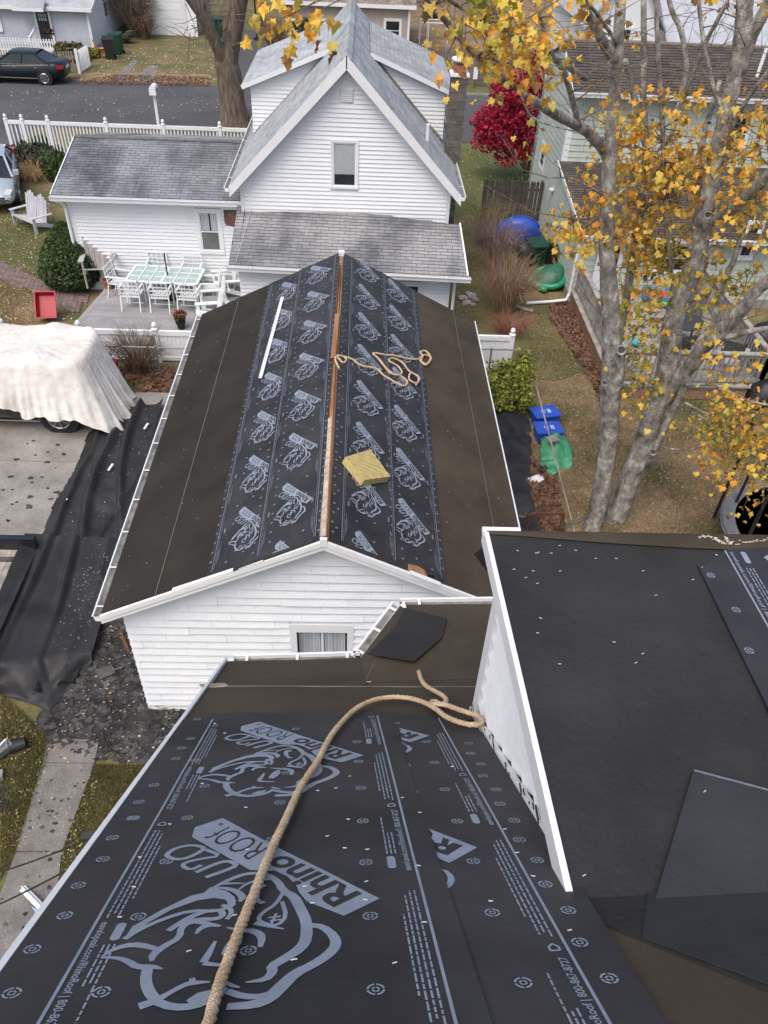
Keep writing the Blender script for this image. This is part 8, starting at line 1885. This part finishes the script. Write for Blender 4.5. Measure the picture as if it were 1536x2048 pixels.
# holes and knots on the trunks
for x, y, d, s in ((1306, 904, 12.0, 5), (1209, 766, 11.78, 4), (1418, 246, 11.75, 3), (1243, 700, 11.8, 7), (1416, 430, 11.75, 5)):
    p = hy(x, y, d-.06); r_ = s*np.linalg.norm(p-O)/F_PX; mb = MB(); mb.lathe([(r_*1.5, 0), (r_*1.35, .035), (r_, .04), (r_*.8, .0), (.005, -.02)], n=12); o = mb.build('knot', barkm, mt); o.matrix_basis = Matrix.Translation(tuple(p)) @ (Vector(O-p)).to_track_quat('Z', 'Y').to_matrix().to_4x4()
    MB().lathe([(r_*.78, .012), (.004, .010)], n=10).build('hollow', blackm, o)
SK = np.array(skel)
clusters = [  # px, py, rx, ry, depth, leaves, colour
 (585, 12, 28, 20, 7.2, 12, 0), (600, 30, 14, 12, 7.2, 6, 0), (935, 15, 40, 22, 8.2, 22, 1), (985, 10, 30, 20, 8.5, 16, 1), (1015, 25, 25, 30, 8.6, 24, 1), (1000, 80, 60, 35, 8.8, 62, 0), (950, 100, 40, 35, 8.6, 34, 0), (905, 70, 18, 20, 8.3, 7, 0),
 (1030, 120, 55, 35, 8.8, 50, 0), (1045, 165, 35, 25, 9, 24, 0), (1080, 60, 35, 30, 9.4, 14, 0), (1125, 20, 40, 20, 10, 26, 0), (1180, 10, 40, 18, 11, 12, 0), (1095, 250, 20, 30, 10, 8, 0), (1180, 240, 40, 40, 11.4, 16, 0), (1160, 120, 40, 40, 11, 12, 0),
 (1235, 265, 28, 50, 12.2, 55, 0), (1290, 290, 45, 45, 12.4, 90, 0), (1310, 350, 70, 45, 12.4, 190, 0), (1260, 420, 50, 50, 12.6, 130, 0), (1350, 400, 60, 50, 12.4, 150, 0), (1280, 480, 60, 50, 12.8, 190, 0), (1330, 520, 50, 50, 12.6, 130, 1),
 (1260, 550, 40, 45, 12.8, 85, 1), (1345, 210, 30, 30, 12.2, 34, 1), (1365, 250, 22, 30, 12.2, 24, 0), (1385, 330, 35, 50, 12.2, 80, 0), (1140, 440, 45, 35, 11.6, 60, 0), (1175, 480, 30, 30, 11.7, 34, 1), (1110, 465, 20, 15, 11.4, 14, 0), (1190, 400, 40, 40, 11.8, 46, 0),
 (1290, 640, 42, 45, 12.3, 120, 1), (1265, 760, 42, 40, 12.0, 110, 1), (1400, 640, 25, 35, 11.8, 40, 1), (1440, 570, 35, 40, 12.2, 60, 1), (1470, 560, 30, 40, 12.0, 34, 1), (1430, 480, 25, 45, 12.2, 40, 0), (1480, 300, 45, 60, 11.6, 90, 0), (1470, 380, 30, 40, 11.6, 60, 0),
 (1515, 270, 30, 50, 11.2, 46, 0), (1520, 400, 25, 60, 11.2, 46, 0), (1520, 200, 22, 30, 11.2, 20, 0), (1440, 255, 20, 30, 12, 10, 0), (1525, 470, 18, 40, 11.2, 22, 1), (1310, 170, 40, 30, 12.5, 22, 0), (1385, 50, 60, 40, 12.4, 20, 0), (1290, 60, 40, 50, 12.6, 22, 0), (1450, 100, 50, 50, 12.2, 16, 0), (1530, 90, 20, 60, 11.5, 12, 0),
 (1440, 870, 60, 35, 10.9, 150, 1), (1500, 850, 50, 45, 10.6, 170, 0), (1500, 910, 50, 35, 10.6, 130, 0), (1450, 920, 45, 22, 10.8, 60, 0), (1525, 960, 22, 40, 10.4, 46, 0), (1530, 1000, 12, 40, 10.4, 14, 0), (1425, 730, 14, 20, 11.4, 14, 0), (1490, 745, 18, 14, 10.9, 8, 0), (1345, 690, 10, 14, 12, 6, 0), (1520, 715, 18, 25, 10.8, 14, 0), (1410, 820, 40, 22, 11.2, 18, 0), (1390, 880, 16, 22, 11.3, 8, 0)]
r_ = np.random.default_rng(5); LG, LOv, tw = [], [], MB(); seen = []
for cx_, cy2, rx2, ry2, dd2, nn_, cc in clusters:
    ctr = hy(cx_, cy2, dd2); sc_ = np.linalg.norm(ctr-O)/F_PX; hx2, hz2 = rx2*sc_, ry2*sc_*1.15
    nn_ = int(nn_*(2.2 if dd2 < 8 else (.8 if cx_ > 1200 and cy2 < 250 else 1.12))); subs = max(1, nn_//7)
    nearp = SK[np.argmin(np.linalg.norm(SK-ctr, axis=1))]
    for s in range(subs):
        q = ctr+np.array([r_.normal()*hx2*.55, r_.normal()*.35, r_.normal()*hz2*.55])
        mid = (nearp+q)/2+r_.normal(size=3)*.08+np.array([0, 0, .08])
        if s % 2 == 0: tw.tube([nearp, mid, q], [.011, .007, .003], 4, caps=False)
        else: tw.tube([mid, q], [.006, .003], 3, caps=False)
        for k in range(int(math.ceil(nn_/subs))):
            p = q+r_.normal(size=3)*np.array([.16, .14, .13]); (LOv if (cc and r_.random() < .75) else LG).append(p); seen.append((np.linalg.norm(p-O), len(LG)-1 if not (LOv and LOv[-1] is p) else -len(LOv)))
for k in range(150):      # bare twigs off the limbs
    i = r_.integers(0, len(SK)); a = SK[i]; 
    if a[2] < 3.2: continue
    d = r_.normal(size=3); d[2] = abs(d[2])*.6; d = _u(d); L_ = r_.uniform(.5, 1.5); p1 = a+d*L_*.5+r_.normal(size=3)*.06; p2 = a+d*L_+r_.normal(size=3)*.15
    tw.tube([a, p1, p2], [.010, .006, .002], 4, caps=False)
    for s in range(2): d2 = _u(d+r_.normal(size=3)*.6); tw.tube([p1, p1+d2*L_*.4, p1+d2*L_*.6+r_.normal(size=3)*.08], [.005, .003, .0015], 3, caps=False)
tw.build('twigs', twigm, mt, kind='stuff')
LG, LOv = np.array(LG), np.array(LOv)
dG = np.linalg.norm(LG-O, axis=1); idx_ = np.argsort(dG); near_i, rest_i = idx_[:290], idx_[290:]
lm3 = []
for v in LV:
    o = npmesh('leaf', v, LF, gold); lm3.append(o.data); bpy.data.objects.remove(o)
for k, i in enumerate(near_i):
    Rm = leaf_rot(r_); s = .105*(.65+.6*r_.random()); M4 = Matrix([[*(Rm[0]*s), LG[i][0]], [*(Rm[1]*s), LG[i][1]], [*(Rm[2]*s), LG[i][2]], [0, 0, 0, 1]]); inst(lm3[k % 3], 'leaf', mt, mw=M4)
leaves_mesh('foliage', LG[rest_i], gold, .106, mt, 11); leaves_mesh('foliage', LOv, olive, .106, mt, 12)
# street tree
stt = thing('street_tree', 'thick furrowed bare trunk forking beside the street, behind the picket fence', 'tree', (0, 0, 0))
yS = 40.0
br([(472, 262, yS, 74), (469, 245, yS, 58), (464, 200, yS, 50), (458, 150, yS, 48), (453, 125, yS, 46), (462, 90, yS, 34), (470, 45, yS, 34), (478, 0, yS, 32), (488, -60, yS, 26)], stt, barkd, 'trunk', n=16)
br([(455, 135, yS, 36), (438, 100, yS-.3, 26), (420, 60, yS-.6, 22), (400, 25, yS-.9, 19), (372, -12, yS-1.2, 17), (350, -50, yS-1.5, 14)], stt, barkd, n=10); br([(425, 70, yS-.6, 12), (410, 30, yS-.6, 9), (398, -20, yS-.6, 7)], stt, barkd, n=7)
br([(486, 262, yS, 30), (488, 235, yS, 22), (490, 215, yS, 8)], stt, barkd, 'burl', n=8)
tw = MB()
for k in range(60):
    a = hy(r_.uniform(370, 480), r_.uniform(-40, 90), yS-.5); d = _u(r_.normal(size=3)); tw.tube([a, a+d*.8, a+d*1.5+r_.normal(size=3)*.3], [.02, .012, .005], 4, caps=False)
tw.build('twigs', twigm, stt, kind='stuff')
# red japanese maple
yR = 33.6; rm_ = thing('red_maple', 'small crimson japanese maple between the chimney and the mint house', 'tree', (0, 0, 0))
for b_ in ([(1050, 345, yR, 9), (1046, 310, yR, 7), (1035, 270, yR, 5)], [(1057, 345, yR, 8), (1060, 300, yR, 6), (1065, 230, yR, 5)], [(1052, 340, yR, 7), (1030, 320, yR, 5), (1005, 300, yR, 4)]): br(b_, rm_, barkd, 'stem', n=7)
pts = []
for cx_, cy2, rx2, ry2, n2 in ((1040, 200, 45, 60, 1500), (1000, 250, 50, 45, 1300), (1045, 270, 38, 45, 900), (970, 245, 30, 20, 260), (975, 285, 30, 16, 240), (1065, 150, 22, 40, 500), (1010, 180, 30, 25, 420), (1010, 315, 22, 14, 160)):
    c = hy(cx_, cy2, yR); s_ = np.linalg.norm(c-O)/F_PX
    for k in range(n2): d = r_.normal(size=3); d /= np.linalg.norm(d); rr2 = r_.random()**.4; pts.append(c+d*rr2*np.array([rx2*s_, .9, ry2*s_]))
r2 = np.random.default_rng(9); V = []; Fs = []
for p in pts:
    for k in range(1):
        a = r2.normal(size=3); a /= np.linalg.norm(a); b = np.cross(a, r2.normal(size=3)); b /= np.linalg.norm(b); s = .085*(.6+.8*r2.random()); i0 = len(V); V += [p-a*s, p+b*s*.6, p+a*s, p-b*s*.6]; Fs.append((i0, i0+1, i0+2, i0+3))
npmesh('foliage', V, Fs, crim, rm_, 'stuff')
# evergreen shrubs
yew = mat('yew_green', (.030, .056, .014), (.062, .10, .026), scale=3, rough=.8, island=.5); yewd = mat('dark_shrub_green', (.034, .048, .026), (.07, .09, .05), scale=3, rough=.8, island=.5)
arb = mat('yellow_green_foliage', (.13, .15, .022), (.26, .27, .045), scale=2.5, rough=.8, island=.45)
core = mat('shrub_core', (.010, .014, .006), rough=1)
def shrub(name, label, px, py, w_px, top_py, m, n, s, cone=False, lump=.2, seed=1, dy=.4, z0=0.0):
    p = hz(px, py, 0); yc = p[1]+dy; wR = w_px/2*np.linalg.norm(p-O)/F_PX; H_ = hy(px, top_py, yc)[2]; t = thing(name, label, 'shrub', (p[0], yc, 0))
    mb = MB()
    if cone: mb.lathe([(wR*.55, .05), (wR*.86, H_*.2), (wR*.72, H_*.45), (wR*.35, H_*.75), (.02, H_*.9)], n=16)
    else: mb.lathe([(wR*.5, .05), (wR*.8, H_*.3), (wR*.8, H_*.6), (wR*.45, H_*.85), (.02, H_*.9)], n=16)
    mb.build('inner_core', core, t)  # solid near-black core filling the shrub behind its leaf shell
    if cone: leafball(t, (0, 0, .03), (wR*1.22, wR*1.15, H_), n, s, m, cone=True, shell=.88, seed=seed, lump=lump)
    else: leafball(t, (0, 0, H_/2), (wR, wR*.95, H_/2), n, s, m, shell=.85, seed=seed, lump=lump)
    return t
shrub('yew_cone', 'clipped cone-shaped yew at the corner of the grey patio', 141, 588, 108, 447, yew, 9000, .055, cone=True, lump=.10, seed=2, dy=.6)
shrub('round_yew', 'round green clipped shrub against the left wing gable', 112, 368, 50, 302, yew, 3500, .06, lump=.12, seed=3)
shrub('dark_shrub', 'dark loose shrub by the white picket fence corner', 66, 330, 78, 278, yewd, 4200, .075, lump=.4, seed=4, dy=.6)
shrub('low_hedge', 'low dark green hedge in front of the dark stockade fence', 1035, 402, 70, 362, yew, 2600, .06, lump=.3, seed=6)
shrub('porch_plants', 'ragged yellowish plants in front of the grey house door', 140, 125, 44, 88, mat('dry_green', (.08, .08, .03), (.18, .15, .07), scale=3, rough=.9, island=.4), 1600, .13, lump=.6, seed=7)
shrub('porch_plants', 'yellow-green bush at the corner of the grey house', 182, 118, 24, 98, arb, 700, .1, lump=.5, seed=8)
sh = thing('arborvitae', 'yellow-green feathery arborvitae beside the right edge of the middle roof', 'shrub', (0, 0, 0))
for i, (x, y, w_, h_, d_) in enumerate(((1010, 745, 30, 28, 16.9), (1045, 735, 22, 32, 16.9), (990, 770, 24, 24, 16.6), (1025, 780, 38, 32, 16.5), (1052, 805, 18, 34, 16.3), (1000, 800, 26, 26, 16.3), (1040, 760, 26, 26, 16.7))):
    c = hy(x, y, d_); s_ = np.linalg.norm(c-O)/F_PX; leafball(sh, tuple(c), (w_*s_, .3, h_*s_), 1300, .045, arb, seed=20+i, lump=.7, shell=.5)
for b_ in ([(1018, 850, 16.4, 8), (1015, 790, 16.6, 6), (1020, 740, 16.8, 4)], [(1030, 850, 16.4, 6), (1045, 790, 16.6, 4)]): br(b_, sh, barkd, 'stem', n=6)
# bare twiggy shrubs
tanm = mat('tan_twig', (.20, .12, .075), (.34, .22, .15), scale=5, rough=.9, island=.3); pinkm = mat('grey_pink_twig', (.17, .11, .10), (.30, .21, .18), scale=5, rough=.9, island=.3)
def twiggy(name, label, px, py, n, h, spread, m, seed, loc=None, cat='shrub', thick=.009, arch=.3):
    p = hz(px, py, 0) if loc is None else np.array(loc); t = thing(name, label, cat, (p[0], p[1], p[2])); rr = np.random.default_rng(seed); mb = MB()
    for k in range(n):
        a = rr.random()*6.283; r0 = rr.random()*.25; b = np.array([r0*math.cos(a), r0*math.sin(a), 0]); sp_ = spread*(.3+.7*rr.random()); hh = h*(.5+.5*rr.random())
        q1 = b+np.array([math.cos(a)*sp_*.35, math.sin(a)*sp_*.35, hh*.6]); q2 = b+np.array([math.cos(a)*sp_*.8, math.sin(a)*sp_*.8, hh*.95]); q3 = b+np.array([math.cos(a)*sp_*1.15, math.sin(a)*sp_*1.15, hh*(1-arch*rr.random())])+rr.normal(size=3)*.08
        mb.tube([b, q1, q2, q3], [thick, thick*.7, thick*.45, thick*.2], 3, caps=False)
        for s in range(4):
            f = rr.random(); c = q1*(1-f)+q2*f; d = _u(np.array([math.cos(a), math.sin(a), .8])+rr.normal(size=3)*.6); mb.tube([c, c+d*h*.16, c+d*h*.30+rr.normal(size=3)*.04], [thick*.4, thick*.28, thick*.12], 3, caps=False)
    mb.build('twigs', m, t, kind='stuff'); return t
twiggy('bare_shrub', 'bare grey-pink twiggy shrub in front of the blue wading pool', 985, 540, 170, 1.9, .95, pinkm, 1)
twiggy('bare_shrub', 'bare tan twiggy shrub nearest the downspout end', 1008, 625, 240, 1.7, 1.05, tanm, 2)
twiggy('bare_shrub', 'low reddish bare shrub behind the short white fence', 1015, 672, 110, .7, .7, mat('red_twig', (.22, .08, .06), (.32, .14, .10), rough=.9, island=.3), 3)
twiggy('bare_shrub', 'thin olive-green bare shrub under the dark stockade fence', 965, 490, 90, 1.6, .7, mat('olive_twig', (.16, .14, .05), (.26, .22, .09), rough=.9, island=.3), 4)
twiggy('dead_vines', 'tangle of brown dead vines against the chain-link fence', 280, 745, 150, 1.15, .75, mat('brown_vine', (.07, .045, .025), (.16, .10, .055), rough=.9, island=.4), 5)
twiggy('ornamental_grass', 'tuft of tan ornamental grass below the dark shrub', 70, 362, 170, .75, .8, mat('straw', (.30, .19, .09), (.46, .32, .17), rough=.9, island=.3), 6, cat='grass', arch=.9)
twiggy('bare_bush', 'tall grey bare bush beside the far white garage', 272, 72, 220, 3.4, 1.9, mat('grey_twig', (.16, .12, .09), (.28, .22, .17), rough=.9, island=.3), 7, thick=.025)
twiggy('bare_bush', 'brown bare bush beside the far driveway post', 552, 115, 120, 2.2, .9, mat('brown_twig', (.12, .07, .045), (.22, .14, .09), rough=.9, island=.3), 8, thick=.02)
twiggy('bare_bush', 'low brown bush against the far garage corner', 292, 78, 100, 1.4, .8, mat('brown_twig', (.1, .1, .1)), 9, thick=.03)
shrub('conifer', 'narrow dark evergreen between the bungalow windows', 612, 112, 28, 38, yewd, 1500, .12, cone=True, lump=.3, seed=12)
# far bare trees at the top
for i, (x, y, h) in enumerate(((640, 20, 7), (820, 8, 9), (1180, 10, 9), (1290, 30, 8), (1400, 25, 9), (330, -60, 9), (760, -10, 8))):
    p = hz(x, max(y, -80), 0) if y > 0 else np.array([hz(x, 10, 0)[0], 70, 0]); t = twiggy('bare_tree', ('grey bare tree behind the bungalow, its trunk hidden by the roof peak', 'bare tree beside the dark red building', 'bare tree behind the pale gabled house', 'bare tree left of the pale metal roof', 'bare tree in front of the pale metal roof', 'bare tree behind the white garage', 'bare tree behind the bungalow roof, right of the peak')[i], 0, 0, 70, h, h*.32, pinkm, 30+i, loc=(p[0], max(62.5, p[1]), 0), cat='tree', thick=.035, arch=.1)
    MB().tube([(0, 0, 0), (.05, 0, h*.35), (.0, .05, h*.75)], [.16, .12, .05], 8).build('trunk', barkd, t)
